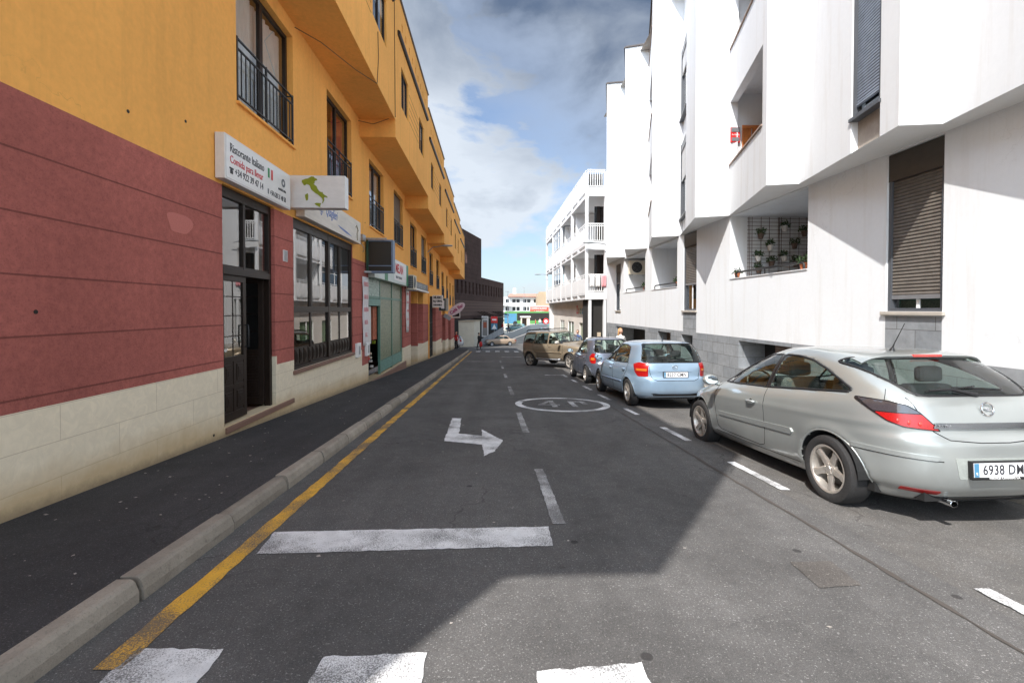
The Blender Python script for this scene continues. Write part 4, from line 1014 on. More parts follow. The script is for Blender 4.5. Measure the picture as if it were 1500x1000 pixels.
# basement vents: brown slatted shutters deep in the openings
b = MB(); b.box(XWL+.35, XWL+.40, 8.9, 10.4, -1.45, -.78); b.box(XWL+.35, XWL+.40, 15.75, 17.0, -2.1, -.8)
reparent_keep(b.build('basement_shutter', m_slats('dark_brown_slats', (.16, .10, .07), .06)), wb)
b = MB()
for y0, y1, z0, z1, d_ in bs: b.box(XWL+d_-.02, XWL+d_+.2, y0-.1, y1+.1, z0-.1, z1+.1)
reparent_keep(b.build('basement_room', 'dark_room'), wb)
# niche back walls, rails
for y0, y1, z0, z1, dpt in (lw[1], lw[3], lw[4], lw[7]):
    b = MB(); b.poly([(XWL+dpt, y0, z0), (XWL+dpt, y1, z0), (XWL+dpt, y1, z1), (XWL+dpt, y0, z1)]); reparent_keep(b.build('niche_wall', white, recalc=False), wb)
    b = MB(); z = z0+.16
    b.tube([(XWL+.03, y1-.25, z0), (XWL+.03, y1-.25, z-.03), (XWL+.03, y1-.32, z), (XWL+.03, y0+.2, z), (XWL+.03, y0+.14, z-.04), (XWL+.03, y0+.14, z0)], .024, 8)
    if z0 > .77: b.tube([(XWL+.03, (y0+y1)/2, z0), (XWL+.03, (y0+y1)/2, z)], .015, 6)
    reparent_keep(b.build('handrail', 'iron', smooth=50), wb)
    b = MB(); b.box(XWL-.02, XWL+.2, y0+.004, y1-.004, z0+.002, z0+.02); reparent_keep(b.build('sill', white2), wb)
# lattice with flower pots
lt = thing('wire_lattice', 'rust brown wire lattice with flower pots on the wall of the ground floor balcony', 'lattice', (7.2, 11.75, .8))
b = MB(); random.seed(2)
for k, z in enumerate([.82+.095*i for i in range(17)]):
    b.bar((6.62, 11.74, z+random.uniform(-.01, .01)), (8.48, 11.74, z), .009)
for x in (6.64, 6.68, 6.74, 6.98, 7.2, 7.44, 7.47, 7.52, 7.75, 7.99, 8.2, 8.3, 8.42): b.bar((x, 11.73, .78), (x, 11.73, 2.38), .009)
reparent_keep(b.build('wire', simple('rust_wire', (.10, .05, .03), .8)), lt)
pots = [(6.93, 1.93), (7.55, 2.12), (8.08, 2.0), (7.18, 1.63), (7.82, 1.68), (6.87, 1.35), (7.22, 1.22), (7.55, 1.35), (7.86, 1.22), (8.2, 1.35), (6.88, 1.05)]
def pot(x, y, z, s, label, group, seed, m='terracotta', leafs=60):
    r = thing('potted_plant', label, 'plant', (x, y, z), group)
    b = MB(); b.lathe([(0, 0), (.05*s, 0), (.075*s, .12*s), (.08*s, .12*s), (.08*s, .14*s), (.065*s, .14*s), (.06*s, .11*s), (0, .11*s)], 14, 'Z'); b.build('pot', m, r, smooth=40)
    random.seed(seed); b = MB()
    for k in range(leafs):
        th = random.uniform(0, 2*math.pi); el = random.uniform(-.3, 1.2); rr = random.uniform(.05, .15)*s
        c = Vector((rr*math.cos(th)*math.cos(el), rr*math.sin(th)*math.cos(el)*.8, .16*s+rr*math.sin(el)))
        a = Vector((random.uniform(-1, 1), random.uniform(-1, 1), random.uniform(-1, 1))).normalized()*.035*s; d_ = a.cross(Vector((random.random(), .3, random.random()))).normalized()*.016*s
        b.poly([c-a, c+d_, c+a, c-d_])
    b.build('foliage', 'leaf', r, recalc=False)
rows = ['top left', 'top middle', 'top right', 'upper left', 'upper right', 'middle left', 'lower left of centre', 'middle', 'lower right of centre', 'middle right', 'bottom left']
for k, (x, z) in enumerate(pots):
    pot(x, 11.65, z-.12, 1.0, 'small potted plant hung at the %s of the wire lattice' % rows[k], 'flower pots hung on the wire lattice', k, simple('white_pot', (.6, .58, .55), .6) if k % 2 else simple('dark_pot', (.12, .08, .06), .7))
pot(XWL+.10, 11.62, .80, .9, 'terracotta pot at the far end of the lattice balcony sill', 'pots on the balcony sills', 40)
pot(XWL+.10, 9.1, .80, 1.0, 'terracotta pot at the near end of the lattice balcony sill', 'pots on the balcony sills', 41)
pot(XWL+.12, 15.4, .76, 1.2, 'tall green plant in a terracotta pot on the middle niche sill', 'pots on the balcony sills', 42, leafs=120)
pot(XWL+.12, 18.8, .78, 1.2, 'dark leafy pot on the sill below the wall air conditioner', 'pots on the balcony sills', 43, leafs=80)
acunit('air conditioning unit hung inside the small niche of the white building', Matrix.Translation((6.80, 21.05, 1.62)), 'air conditioners')
# red notice and orange wooden boards on the first balcony
sg = thing('notice', 'red and white notice fixed to the wall inside the upper balcony', 'sign', (6.2, 11.72, 4.1))
b = MB(); b.box(6.15, 6.385, 11.70, 11.74, 4.28, 4.66); reparent_keep(b.build('board', 'signal_red'), sg)
b = MB(); b.box(6.155, 6.38, 11.690, 11.699, 4.54, 4.65); b.box(6.17, 6.365, 11.690, 11.699, 4.31, 4.40); reparent_keep(b.build('pale_panel', 'grey_metal'), sg)
reparent_keep(text('lettering', 'Se Alquila', .062, 'white_paint', None, frame((6.268, 11.694, 4.47), (1, 0, 0), (0, 0, 1)), .8), sg)
bd = thing('wooden_screen', 'orange brown wooden boards standing in the upper balcony', 'screen', (6.6, 11.6, 3.05))
b = MB()
for k in range(5): b.box(6.42+.26*k, 6.64+.26*k, 11.64, 11.67, 3.02, 4.64)
b.box(6.40, 7.7, 11.615, 11.639, 4.60, 4.69); reparent_keep(b.build('board', 'wood_orange', bevel=.005), bd)

# ------------------------------------------------------------------ SECOND WHITE BUILDING with balconies
b2 = thing('balcony_building', 'white three storey building with railed corner balconies and a dark shop entrance', 'building', (5.5, 26.8, -3.1))
X0, X1, Y0, Y1 = 5.5, 6.75, 26.8, 46.0
fls = [(.59, 1.02, 2.05, 3.45), (3.47, 3.95, 5.0, 6.5), (6.58, 7.1, 8.1, 8.1)]   # slab bottom, slab top, rail top, lintel
w_ = MB(); cols = [Y0+k*(Y1-Y0)/4 for k in range(5)]
for zb, zt, rt_, li in fls:
    w_.box(X0+.16, X1+3, Y0+.02, Y1-.02, zb, zt)                                # slab
    w_.box(X0+.01, X0+.16, Y0+.02, Y1-.02, zb+.001, zb+.09); w_.box(X0+.01, X0+.16, Y0+.02, Y1-.02, zb+.27, zt)
    for yy_ in [Y0+(Y1-Y0)*k/8 for k in range(9)]: w_.box(X0+.005, X0+.16, max(Y0+.02, yy_-.22), min(Y1-.02, yy_+.22), zb+.0905, zb+.2695)
    for a, c in zip(cols, cols[1:]):                                             # parapet along the street with slots beneath
        m_ = (a+c)/2
        for e, f_ in ((a+.12, m_-.04), (m_+.04, c-.12)):
            w_.box(X0+.003, X0+.10, e, f_, zt-.08, zt+.80)
for y in cols: w_.box(X0-.02, X0+.159, y-.10 if y > Y0 else y, y+.10 if y < Y1 else y, .585, 7.9)
w_.box(X0-.015, X0+.17, Y0+.003, Y1-.003, 6.45, 6.62)
reparent_keep(w_.build('wall', white2, recalc=False), b2)
b = MB(); # back wall of the loggias and dividing walls
b.box(X1+.6, X1+.8, Y0+.3, cols[3]+.2, -3.8, 8); 
for y in cols[1:-2]: b.box(X0+.3, X1+.6, y-.06, y+.06, 1.02, 6.5)
b.box(X1+.0, X1+.65, Y0+.3, Y0+.42, 1.02, 3.46); b.box(X1+.0, X1+.65, Y0+.3, Y0+.42, 3.95, 6.57)
b.box(X1-.12, X1+.1, Y0+.0, Y0+.30, .59, 8.0); b.box(X1+.1, X1+6, Y0+.001, Y0+.3, -3.8, 8.0)
b.box(X1-.1, X1+.0, Y0+2.3, Y1-.2, 7.1, 8.4)
reparent_keep(b.build('loggia_wall', white2, recalc=False), b2)
for za, zb in ((1.05, 3.3), (3.98, 6.2)):   # dark glazed doors seen behind the front balcony
    b = MB(); b.box(X1-.35, X1-.15, Y0+1.0, Y0+1.04, za, zb); b.box(X1-.10, X1+.1, Y0+1.0, Y0+1.04, za, zb); o = b.build('balcony_door', 'dark_brown'); reparent_keep(o, b2)
    b = MB(); b.box(X1-.5, X1+.1, Y0+1.05, Y0+1.08, za, zb); reparent_keep(b.build('balcony_pane', gl_dark), b2)
# glazed bay in third column, dark openings
for za, zb in ((1.85, 3.4), (4.8, 6.4)):
    b = MB()
    y_a, y_b = cols[2]+.15, cols[3]-.15
    for k in range(4): yy_ = y_a+(y_b-y_a)*k/3; b.box(X0+.04, X0+.09, yy_-.04, yy_+.04, za, zb)
    b.box(X0+.04, X0+.09, y_a, y_b, za, za+.06); b.box(X0+.04, X0+.09, y_a, y_b, zb-.07, zb); b.box(X0+.04, X0+.09, y_a, y_b, zb-.5, zb-.45)
    wf = b.build('window', 'white_paint'); reparent_keep(wf, b2)
    b = MB(); b.poly([(X0+.06, y_a, za), (X0+.06, y_b, za), (X0+.06, y_b, zb), (X0+.06, y_a, zb)]); b.build('pane', gl_blue, wf)
def rail(y0, y1, z, name='railing', x=X0+.05):
    b = MB(); b.bar((x, y0, z), (x, y1, z), .05); b.bar((x, y0, z-.12), (x, y1, z-.12), .03)
    for k in range(3): yy_ = y0+(y1-y0)*(k+.5)/3; b.bar((x, yy_, z-.25), (x, yy_, z), .03)
    reparent_keep(b.build(name, 'white_paint'), b2)
for zb, zt, rt_, li in fls:
    for a, c in zip(cols, cols[1:]): rail(a+.15, c-.15, rt_ if zt < 7 else 8.05)
    # front railing with thin vertical bars
    b = MB(); b.bar((X0+.1, Y0+.05, rt_-.02), (X1-.1, Y0+.05, rt_-.02), .07); b.bar((X0+.1, Y0+.05, rt_-.14), (X1-.1, Y0+.05, rt_-.14), .04); b.bar((X0+.1, Y0+.05, zt+.06), (X1-.1, Y0+.05, zt+.06), .04)
    for k in range(8): x = X0+.16+(X1-X0-.32)*k/7; b.bar((x, Y0+.05, zt+.05), (x, Y0+.05, rt_-.03), .035)
    reparent_keep(b.build('front_railing', 'white_paint'), b2)
b = MB(); b.box(X0+.2, X1-.15, Y0+.4, Y0+.44, 7.12, 7.95); reparent_keep(b.build('awning_screen', 'room_grey'), b2)
# ground floor
b = MB(); b.box(X0+.25, X0+.62, 44.6, 45.6, -3.9, .58); b.box(X1-.17, X1-.02, Y0+.02, Y0+.3, -3.5, .58); b.box(X0+.2, X0+.36, Y0+.05, Y0+.25, -3.5, .58)
reparent_keep(b.build('pillar', white2), b2)
g = {}; XG = 6.05
facade(g, (XG, 28.6), (XG, 45.0), -4.2, .58, [(1.6, 3.0, -3.3, -.9, .2), (5.0, 7.6, -2.9, -.9, .12), (9.4, 11.6, -2.9, -.9, .12)], lambda s, z: 'W', inward=(1, 0))
reparent_keep(g['W'].build('shop_wall', simple('warm_white', (.62, .58, .53), .9), recalc=False), b2)
b = MB(); b.box(XG+.13, XG+.16, 30, 41, -3.4, -.8); reparent_keep(b.build('shop_glass', simple('dull_green_glass', (.13, .19, .10), .2)), b2)
b = MB()
for y0, y1 in ((33.6, 36.2), (38.0, 40.2)):
    for k in range(3): yy_ = y0+(y1-y0)*k/2; b.box(XG+.02, XG+.08, yy_-.04, yy_+.04, -2.9, -.9)
reparent_keep(b.build('shop_window_frame', 'white_paint'), b2)
b = MB(); b.box(X0+.2, X1-.17, Y0+.28, Y0+.34, -3.5, .58); b.poly([(X0+.2, Y0+.3, -3.5), (X0+.2, Y0+1.8, -3.5), (X0+.2, Y0+1.8, .58), (X0+.2, Y0+.3, .58)]); reparent_keep(b.build('dark_entrance', 'dark_room'), b2)
b = MB(); b.box(X0+.75, X1-.3, Y0+.18, Y0+.27, -1.9, -1.35); reparent_keep(b.build('notice_board', 'beige_stone'), b2)
sg = thing('shop_sign', 'colourful letters over the ground floor shop of the balcony building', 'sign', (6, 31, 0))
for k, (c_, m_) in enumerate((('Z', 'signal_red'), ('o', 'wood_orange'), ('c', 'green'), ('o', 'bus_blue'))):
    o = text('lettering', c_, .75, m_, None, frame((XG-.03, 32.6-.62*k-.4, -.05), (0, -1, 0), (0, 0, 1)), 1., bold=.02); reparent_keep(o, sg)
# laundry
for k, (x, m_, l_) in enumerate(((5.75, 'cloth_white', 'white towel'), (6.1, 'cloth_white', 'white sheet'), (6.45, 'pink_ink', 'pink shirt'))):
    b = MB(); P = [[(x+.26*j/6-.0, Y0-.02+.02*math.sin(j*1.7+i*.4), 2.02-.12*i) for j in range(7)] for i in range(7)]; b.grid(P)
    o = b.build('laundry', m_, smooth='all', recalc=False); s_ = o.modifiers.new('s', 'SOLIDIFY'); s_.thickness = .01
    tag(o, l_+(' drying beside the corner post' if k == 0 else ' drying')+' over the lower front balcony railing', 'laundry', 'laundry on the balcony railing')
armlamp('street_lamp', 'grey street lamp on a short arm at the corner of the balcony building', (6.7, 26.55, 3.72), [(6.3, 26.5, 3.80), (5.9, 26.5, 3.82)], (5.95, 26.5, 3.83), (-1, 0, 0))
armlamp('street_lamp', 'small street lamp silhouetted at the far corner of the balcony building', (5.5, 45.6, 3.4), [(5.2, 45.6, 3.45), (4.9, 45.6, 3.45)], (4.95, 45.6, 3.45), (-1, 0, 0))

# ------------------------------------------------------------------ BROWN BUILDING
bb = thing('brown_building', 'dark brown panelled building with a taller block at the left behind the orange building', 'building', (-1.4, 70, -5))
def bp(s): return (-3.67+5.87*s, 60.8+23.2*s)
q0 = bp(-.45); qm = bp(.385); q1 = bp(1.02); inw = Vector((-23.2, 5.87)).normalized()
Lt = math.dist(q0, q1); Lm = math.dist(q0, qm); g = {}
hs = []
s = 3.0
while s < Lt-1:
    hs.append((s, s+.8, 2.1, 3.75, .35)); s += 1.75
hs.append((Lm-8.0, Lm-7.2, 6.2, 7.9, .3))
def bm_(s, z):
    if z > 4.78 and s > Lm: return None
    if z > -.9 and z < 1.2: return 'brown_slats'
    if z < -1.3: return 'dark_room'
    return 'brown_cladding'
facade(g, q0, q1, -5.2, 10.5, hs, bm_, inward=tuple(inw), zs=(4.78, -.9, 1.2, -1.3), ss=(Lm,))
i2 = Vector(inw)*14
g['brown_cladding'].poly([(*qm, 4.78), (qm[0]+i2.x, qm[1]+i2.y, 4.78), (qm[0]+i2.x, qm[1]+i2.y, 10.5), (*qm, 10.5)])
g['brown_cladding'].poly([(*q1, -5.2), (q1[0]+i2.x, q1[1]+i2.y, -5.2), (q1[0]+i2.x, q1[1]+i2.y, 4.78), (*q1, 4.78)])
for k, mb in g.items():
    reparent_keep(mb.build({'brown_slats': 'slatted_band', 'dark_room': 'ground_floor_glass', 'brown_cladding': 'clad_wall'}[k], k, recalc=False), bb)
b = MB(); a_ = Vector(q0)+inw*.36; c_ = Vector(q1)+inw*.36; b.poly([(*a_, 1.9), (*c_, 1.9), (*c_, 8), (*a_, 8)]) if False else b.poly([(*a_, 1.9), (*c_, 1.9), (*c_, 4), (*a_, 4)]); reparent_keep(b.build('window_band', simple('dark_window', (.02, .022, .025), .15)), bb)
b = MB()
for k in range(9):
    s = .30+.075*k; p = Vector(bp(s)); 
    if k in (3, 4): continue
    o_ = -inw; b.bar((p.x, p.y, -.35), (p.x+o_.x*1.6, p.y+o_.y*1.6, -1.0), .12)
p = Vector(bp(.2)); p2 = Vector(bp(.95)); b.prism([(p.x-inw.x*.05, p.y-inw.y*.05, -1.32), (p2.x-inw.x*.05, p2.y-inw.y*.05, -1.32), (p2.x-inw.x*1.2, p2.y-inw.y*1.2, -1.32), (p.x-inw.x*1.2, p.y-inw.y*1.2, -1.32)], (0, 0, .1))
reparent_keep(b.build('canopy', 'dark_brown'), bb)
# kiosk, totem, signs
kb = thing('kiosk', 'plain cream cabin with a flat brown edged roof at the street end', 'kiosk', (-3, 60, -4.8))
b = MB(); b.prism([(-4.6, 59.0, -4.95), (-2.15, 59.6, -4.95), (-1.45, 62.4, -4.95), (-4.3, 62.4, -4.95)], (0, 0, 3.4)); reparent_keep(b.build('cabin_wall', 'cream'), kb)
b = MB(); b.prism([(-4.7, 58.9, -1.548), (-2.1, 59.5, -1.548), (-1.35, 62.5, -1.548), (-4.4, 62.5, -1.548)], (0, 0, .14)); reparent_keep(b.build('roof', 'beige_stone'), kb)
tt = thing('advertising_totem', 'upright white framed advertising totem beside the cabin', 'advertising panel', (-.9, 66, -4.9))
b = MB(); b.box(-1.3, -.35, 66, 66.2, -3.9, -.95); reparent_keep(b.build('frame', 'white_sign'), tt)
b = MB(); b.box(-1.15, -.5, 65.97, 65.995, -3.7, -1.5); reparent_keep(b.build('poster', simple('poster_grey', (.25, .24, .23), .4)), tt)
b = MB(); b.box(-1.05, -.6, 65.955, 65.968, -2.6, -1.8); reparent_keep(b.build('poster_picture', simple('poster_red', (.35, .08, .04), .4)), tt)
b = MB(); b.box(-1.0, -.9, 66.05, 66.15, -5.05, -3.9); b.box(-.75, -.65, 66.05, 66.15, -5.05, -3.9); reparent_keep(b.build('leg', 'grey_metal'), tt)
reparent_keep(text('lettering', 'BAR', .4, 'black_ink', None, frame((-.82, 65.965, -1.25), (1, 0, 0), (0, 0, 1))), tt)
sg = thing('road_sign', 'red no entry sign above a blue pedestrian sign on one post', 'road sign', (.5, 68, -5))
b = MB(); b.tube([(.5, 68, -5.05), (.5, 68, -1.0)], .05, 8); reparent_keep(b.build('post', 'grey_metal', smooth=40), sg)
b = MB(); b.box(.02, .98, 67.9, 67.94, -1.98, -1.02); reparent_keep(b.build('red_disc', 'signal_red'), sg)
b = MB(); b.box(.18, .82, 67.885, 67.899, -1.6, -1.4); reparent_keep(b.build('white_bar', 'white_paint'), sg)
b = MB(); b.box(.05, .95, 67.9, 67.94, -2.95, -2.05); reparent_keep(b.build('blue_panel', 'bus_blue'), sg)
b = MB(); b.prism([(.5, 67.89, -2.15), (.15, 67.89, -2.85), (.85, 67.89, -2.85)], (0, .009, 0)); reparent_keep(b.build('white_triangle', 'white_paint'), sg)
# ramp with parapet and railing
rp = thing('ramp_wall', 'long pale concrete ramp parapet rising to the right behind the crossing', 'wall', (4, 72, -5))
b = MB(); P0, P1, P2 = (.9, 66.5), (6.3, 76.0), (9.8, 80)
for (a, za), (c, zc) in (((P0, -4.05), (P1, -2.55)), ((P1, -2.55), (P2, -2.5))):
    b.prism([(*a, -5.6), (*c, -5.6), (*c, zc), (*a, za)], (-.1, .3, 0))
reparent_keep(b.build('parapet', simple('light_concrete', (.46, .47, .46), .9, var=.12, scale=.8)), rp)
b = MB()
for (a, za), (c, zc) in (((P0, -4.75), (P1, -3.35)), ((P1, -3.35), (P2, -3.2))):
    b.prism([(a[0]+.3, a[1]-2.2, -5.6), (c[0]+.8, c[1]-2.2, -5.6), (c[0]+.8, c[1]-2.2, zc), (a[0]+.3, a[1]-2.2, za)], (-.1, .3, 0))
reparent_keep(b.build('lower_wall', 'concrete'), rp)
rl = thing('metal_railing', 'grey metal panel railing climbing beside the ramp', 'railing', (-.5, 64, -5))
b = MB()
A = Vector((-1.25, 64, -4.1)); B = Vector((1.9, 69.5, -2.65)); n = 26
for k in range(n+1): q = A.lerp(B, k/n); b.bar(q+Vector((0, 0, -.9)), q, .05 if k % 6 else .10)
b.bar(A, B, .09); b.bar(A+Vector((0, 0, -.9)), B+Vector((0, 0, -.9)), .08)
reparent_keep(b.build('railing_bars', 'grey_metal'), rl)
b = MB(); q = Vector((0, .03, 0)); b.prism([A+Vector((0, .02, -.85)), B+Vector((0, .02, -.85)), B+Vector((0, .02, -.05)), A+Vector((0, .02, -.05))], (0, .03, 0)); reparent_keep(b.build('railing_panel', simple('panel_grey', (.36, .39, .41), .5)), rl)
# bus
bus = thing('bus', 'green city bus with a pale blue rear standing on the square', 'bus', (8, 100, -3.4))
zb_, zt_ = -3.1, -.42; bx0, bx1 = 2.9, 13.6; by = 99.0
b = MB(); pr = [(bx0, zb_), (bx1, zb_), (bx1, -1.9), (bx1-.35, zt_-.35), (bx1-.9, zt_), (bx0+.25, zt_), (bx0, zt_-.2)]
b.prism([(x, by, z) for x, z in pr], (0, 2.5, 0)); reparent_keep(b.build('body', 'bus_green', bevel=.05), bus)
b = MB(); b.box(bx0-.01, bx0+2.6, by-.02, by-.001, zb_+.1, zt_-.45); reparent_keep(b.build('blue_panel', 'bus_blue'), bus)
b = MB(); b.box(bx0+2.7, bx1-.5, by-.03, by-.001, -2.35, zt_-.35); reparent_keep(b.build('side_window', 'dark_room'), bus)
b = MB(); [b.box(bx0+4.2+k*1.9, bx0+4.9+k*1.9, by-.03, by-.001, zb_+.1, -2.0) for k in (0, 2)]; reparent_keep(b.build('door', 'dark_room'), bus)
for x in (bx0+2.3, bx1-2.5):
    b = MB(); b.lathe([(0, -.08), (.28, -.08), (.46, -.05), (.48, .0), (.48, .2), (0, .2)], 20, 'Y', (x, by, -2.95)); reparent_keep(b.build('wheel', 'tyre'), bus)
# buildings on the far side of the square
fb = thing('office_building', 'pale grey three storey office building with window bands and a red tiled roof edge', 'building', (8, 150, -3.2))
g = {}; hs = []
for z0_, z1_ in ((2.2, 3.3), (-.4, .85), (-2.9, -1.6)):
    s = 1.0
    while s < 13.5: hs.append((s+1.2, s+2.3, z0_, z1_, .3)); s += 1.35 if int(s/1.35) % 3 else 2.2
facade(g, (2.6, 150), (15.6, 151.5), -3.6, 4.1, hs, lambda s, z: 'W', inward=(0, 1))
reparent_keep(g['W'].build('wall', 'pale_wall', recalc=False), fb)
b = MB(); b.box(2.6, 17, 150.6+1.4, 152.5, -3.5, 4); reparent_keep(b.build('window_glass', simple('far_glass', (.04, .05, .06), .2)), fb)
b = MB(); b.prism([(5.5, 149.3, 4.1), (16.6, 150.9, 4.1), (16.0, 152, 5.1), (6.2, 152, 5.1)], (0, 3, 0)); reparent_keep(b.build('roof', 'roof_tile'), fb)
b = MB(); b.box(7.3, 8.3, 153, 154, 4.6, 7.0); reparent_keep(b.build('chimney', 'pale_wall'), fb)
b = MB(); b.box(2.6, 6.5, 149.2, 149.98, 1.2, 1.7); reparent_keep(b.build('balcony_slab', 'white_paint'), fb)
fb = thing('brick_building', 'windowless tan brick building right of the office building', 'building', (19, 146, -3.2))
b = MB(); b.box(14.7, 24, 146, 156, -3.6, 5.0); b.box(15.4, 20, 147, 150, 5, 5.6); reparent_keep(b.build('wall', 'brick_brown'), fb)
bl = thing('billboard', 'wide red billboard with white writing and a white frame above the square', 'billboard', (12, 118, -3.2))
b = MB(); b.box(9.75, 15.0, 118, 118.15, -1.15, .95); reparent_keep(b.build('frame', 'white_paint'), bl)
b = MB(); b.box(9.95, 14.8, 117.97, 117.995, -.95, .72); reparent_keep(b.build('red_panel', simple('poster_orange_red', (.55, .07, .04), .5)), bl)
reparent_keep(text('lettering', 'COMPRA', .62, 'white_paint', None, frame((11.1, 117.96, .22), (1, 0, 0), (0, 0, 1)), .8), bl)
reparent_keep(text('lettering', 'CALIDAD', .62, 'white_paint', None, frame((13.2, 117.96, .22), (1, 0, 0), (0, 0, 1)), .8), bl)
reparent_keep(text('lettering', 'AL MEJOR PRECIO', .42, 'white_paint', None, frame((12.3, 117.96, -.5), (1, 0, 0), (0, 0, 1)), .8), bl)
b = MB(); [b.box(x, x+.2, 118.0, 118.14, -3.4, -1.15) for x in (10.2, 14.4)]; reparent_keep(b.build('post', 'grey_metal'), bl)
hd = thing('hoarding', 'pale blue and white painted hoarding below the red billboard', 'hoarding', (13, 112, -3.2))
b = MB(); b.box(10.3, 17.5, 112, 112.1, -3.5, -1.2); reparent_keep(b.build('panel', simple('hoarding_mural', (.50, .60, .66), .8, var=.5, scale=1.2)), hd)
b = MB(); b.box(10.6, 13.5, 111.95, 111.99, -1.9, -1.3); reparent_keep(b.build('blue_band', 'bus_blue'), hd)
bt = thing('ticket_booth', 'little cream booth with a brown door in front of the bus', 'booth', (7, 92, -4))
b = MB(); b.box(6.0, 7.75, 92, 93.4, -4.0, -1.55); reparent_keep(b.build('wall', 'cream'), bt)
b = MB(); b.box(5.85, 7.9, 91.85, 93.55, -1.548, -1.35); reparent_keep(b.build('roof', 'white_paint'), bt)
b = MB(); b.box(6.2, 7.1, 91.97, 91.99, -3.6, -1.75); reparent_keep(b.build('door', 'dark_brown'), bt)
for i, (x, y, h, l_) in enumerate(((3.3, 90, 7.6, 'tall thin grey lamp post beside the brown building'), (8.6, 120, 8.8, 'distant lamp post in front of the office building'))):
    p = thing('lamp_post', l_, 'street lamp', (x, y, -4), 'lamp posts on the square')
    b = MB(); b.tube([(x, y, G(0, y)), (x, y, G(0, y)+h)], [.09, .05], 8); reparent_keep(b.build('post', 'grey_metal', smooth=40), p)
    b = MB(); b.box(x-.5, x+.25, y-.1, y+.1, G(0, y)+h, G(0, y)+h+.12); reparent_keep(b.build('lamp_head', 'lamp_grey'), p)
b = MB(); random.seed(9)
sgn = thing('road_sign', 'small round red and white sign at the right end of the square', 'road sign', (9.6, 80, -4.5))
b = MB(); b.tube([(9.75, 82, -5), (9.75, 82, -1.6)], .05, 6); reparent_keep(b.build('post', 'grey_metal'), sgn)
b = MB(); b.lathe([(0, 0), (.55, 0), (.55, .03), (0, .03)], 20, 'Y', (9.75, 81.9, -2.1)); reparent_keep(b.build('red_disc', 'signal_red'), sgn)
b = MB(); b.lathe([(0, -.02), (.3, -.02), (.3, -.001), (0, -.001)], 20, 'Y', (9.75, 81.9, -2.1)); reparent_keep(b.build('white_disc', 'white_paint'), sgn)
# plaza paving
tag(sheet([2.5, 40], [86, 91, 104, 125], .004, 'plaza_paving', 'cream'), 'pale paving of the square', 'ground', kind='structure')
tag(sheet([-12, 2.4], [66, 68, 78], .006, 'far_pavement', 'concrete'), 'pale pavement beyond the cross street', 'pavement', kind='structure')
# ------------------------------------------------------------------ CARS
def pchip(tab):
    x = [a for a, _ in tab]; y = [b for _, b in tab]; n = len(x)
    h = [x[i+1]-x[i] for i in range(n-1)]; dl = [(y[i+1]-y[i])/h[i] for i in range(n-1)]
    d = [0]*n; d[0] = dl[0]; d[-1] = dl[-1]
    for i in range(1, n-1):
        if dl[i-1]*dl[i] > 0:
            w1 = 2*h[i]+h[i-1]; w2 = h[i]+2*h[i-1]; d[i] = (w1+w2)/(w1/dl[i-1]+w2/dl[i])
    def f(v):
        if v <= x[0]: return y[0]
        if v >= x[-1]: return y[-1]
        i = 0
        while v > x[i+1]: i += 1
        t_ = (v-x[i])/h[i]; t2 = t_*t_; t3 = t2*t_
        return (2*t3-3*t2+1)*y[i]+(t3-2*t2+t_)*h[i]*d[i]+(-2*t3+3*t2)*y[i+1]+(t3-t2)*h[i]*d[i+1]
    return f
def inpoly(p, poly):
    x, y = p; c = False; n = len(poly)
    for i in range(n):
        x1, y1 = poly[i]; x2, y2 = poly[(i+1) % n]
        if (y1 > y) != (y2 > y) and x < (x2-x1)*(y-y1)/(y2-y1)+x1: c = not c
    return c
def smoothpoly(poly, it=2, keep=.0):
    for _ in range(it):
        out = []
        for i in range(len(poly)):
            a = Vector(poly[i]); b = Vector(poly[(i+1) % len(poly)])
            out += [tuple(a.lerp(b, .25)), tuple(a.lerp(b, .75))]
        poly = out
    return poly
def corner_round(poly, r=.05, n=4):
    out = []; m = len(poly)
    for i in range(m):
        p = Vector(poly[i]); a = Vector(poly[i-1]); b = Vector(poly[(i+1) % m])
        da = (a-p); db = (b-p); ra = min(r, da.length*.4); rb = min(r, db.length*.4)
        A = p+da.normalized()*ra; B = p+db.normalized()*rb
        for k in range(n+1):
            t_ = k/n; out.append(tuple(A*(1-t_)**2+p*2*t_*(1-t_)+B*t_*t_))
    return out
class Proj:   # projects 2D outlines on to the body along a direction
    def __init__(s, bvh, o, u, v, d): s.b = bvh; s.o = Vector(o); s.u = Vector(u); s.v = Vector(v); s.d = Vector(d).normalized()
    def pt(s, p, off=0.):
        q = s.o+s.u*p[0]+s.v*p[1]; h = s.b.ray_cast(q, s.d)
        if h[0] is None:
            h = s.b.find_nearest(q+s.d*3); return h[0]-s.d*off
        n = h[1] if h[1].dot(s.d) < 0 else -h[1]
        return h[0]+n*off*.5-s.d*off*.5
def dens(poly, seg=.04, closed=True):
    out = []; n = len(poly)
    for i in range(n if closed else n-1):
        a = Vector(poly[i]); b = Vector(poly[(i+1) % n]); k = max(1, int((b-a).length/seg+.5))
        for j in range(k): out.append(tuple(a.lerp(b, j/k)))
    if not closed: out.append(tuple(poly[-1]))
    return out
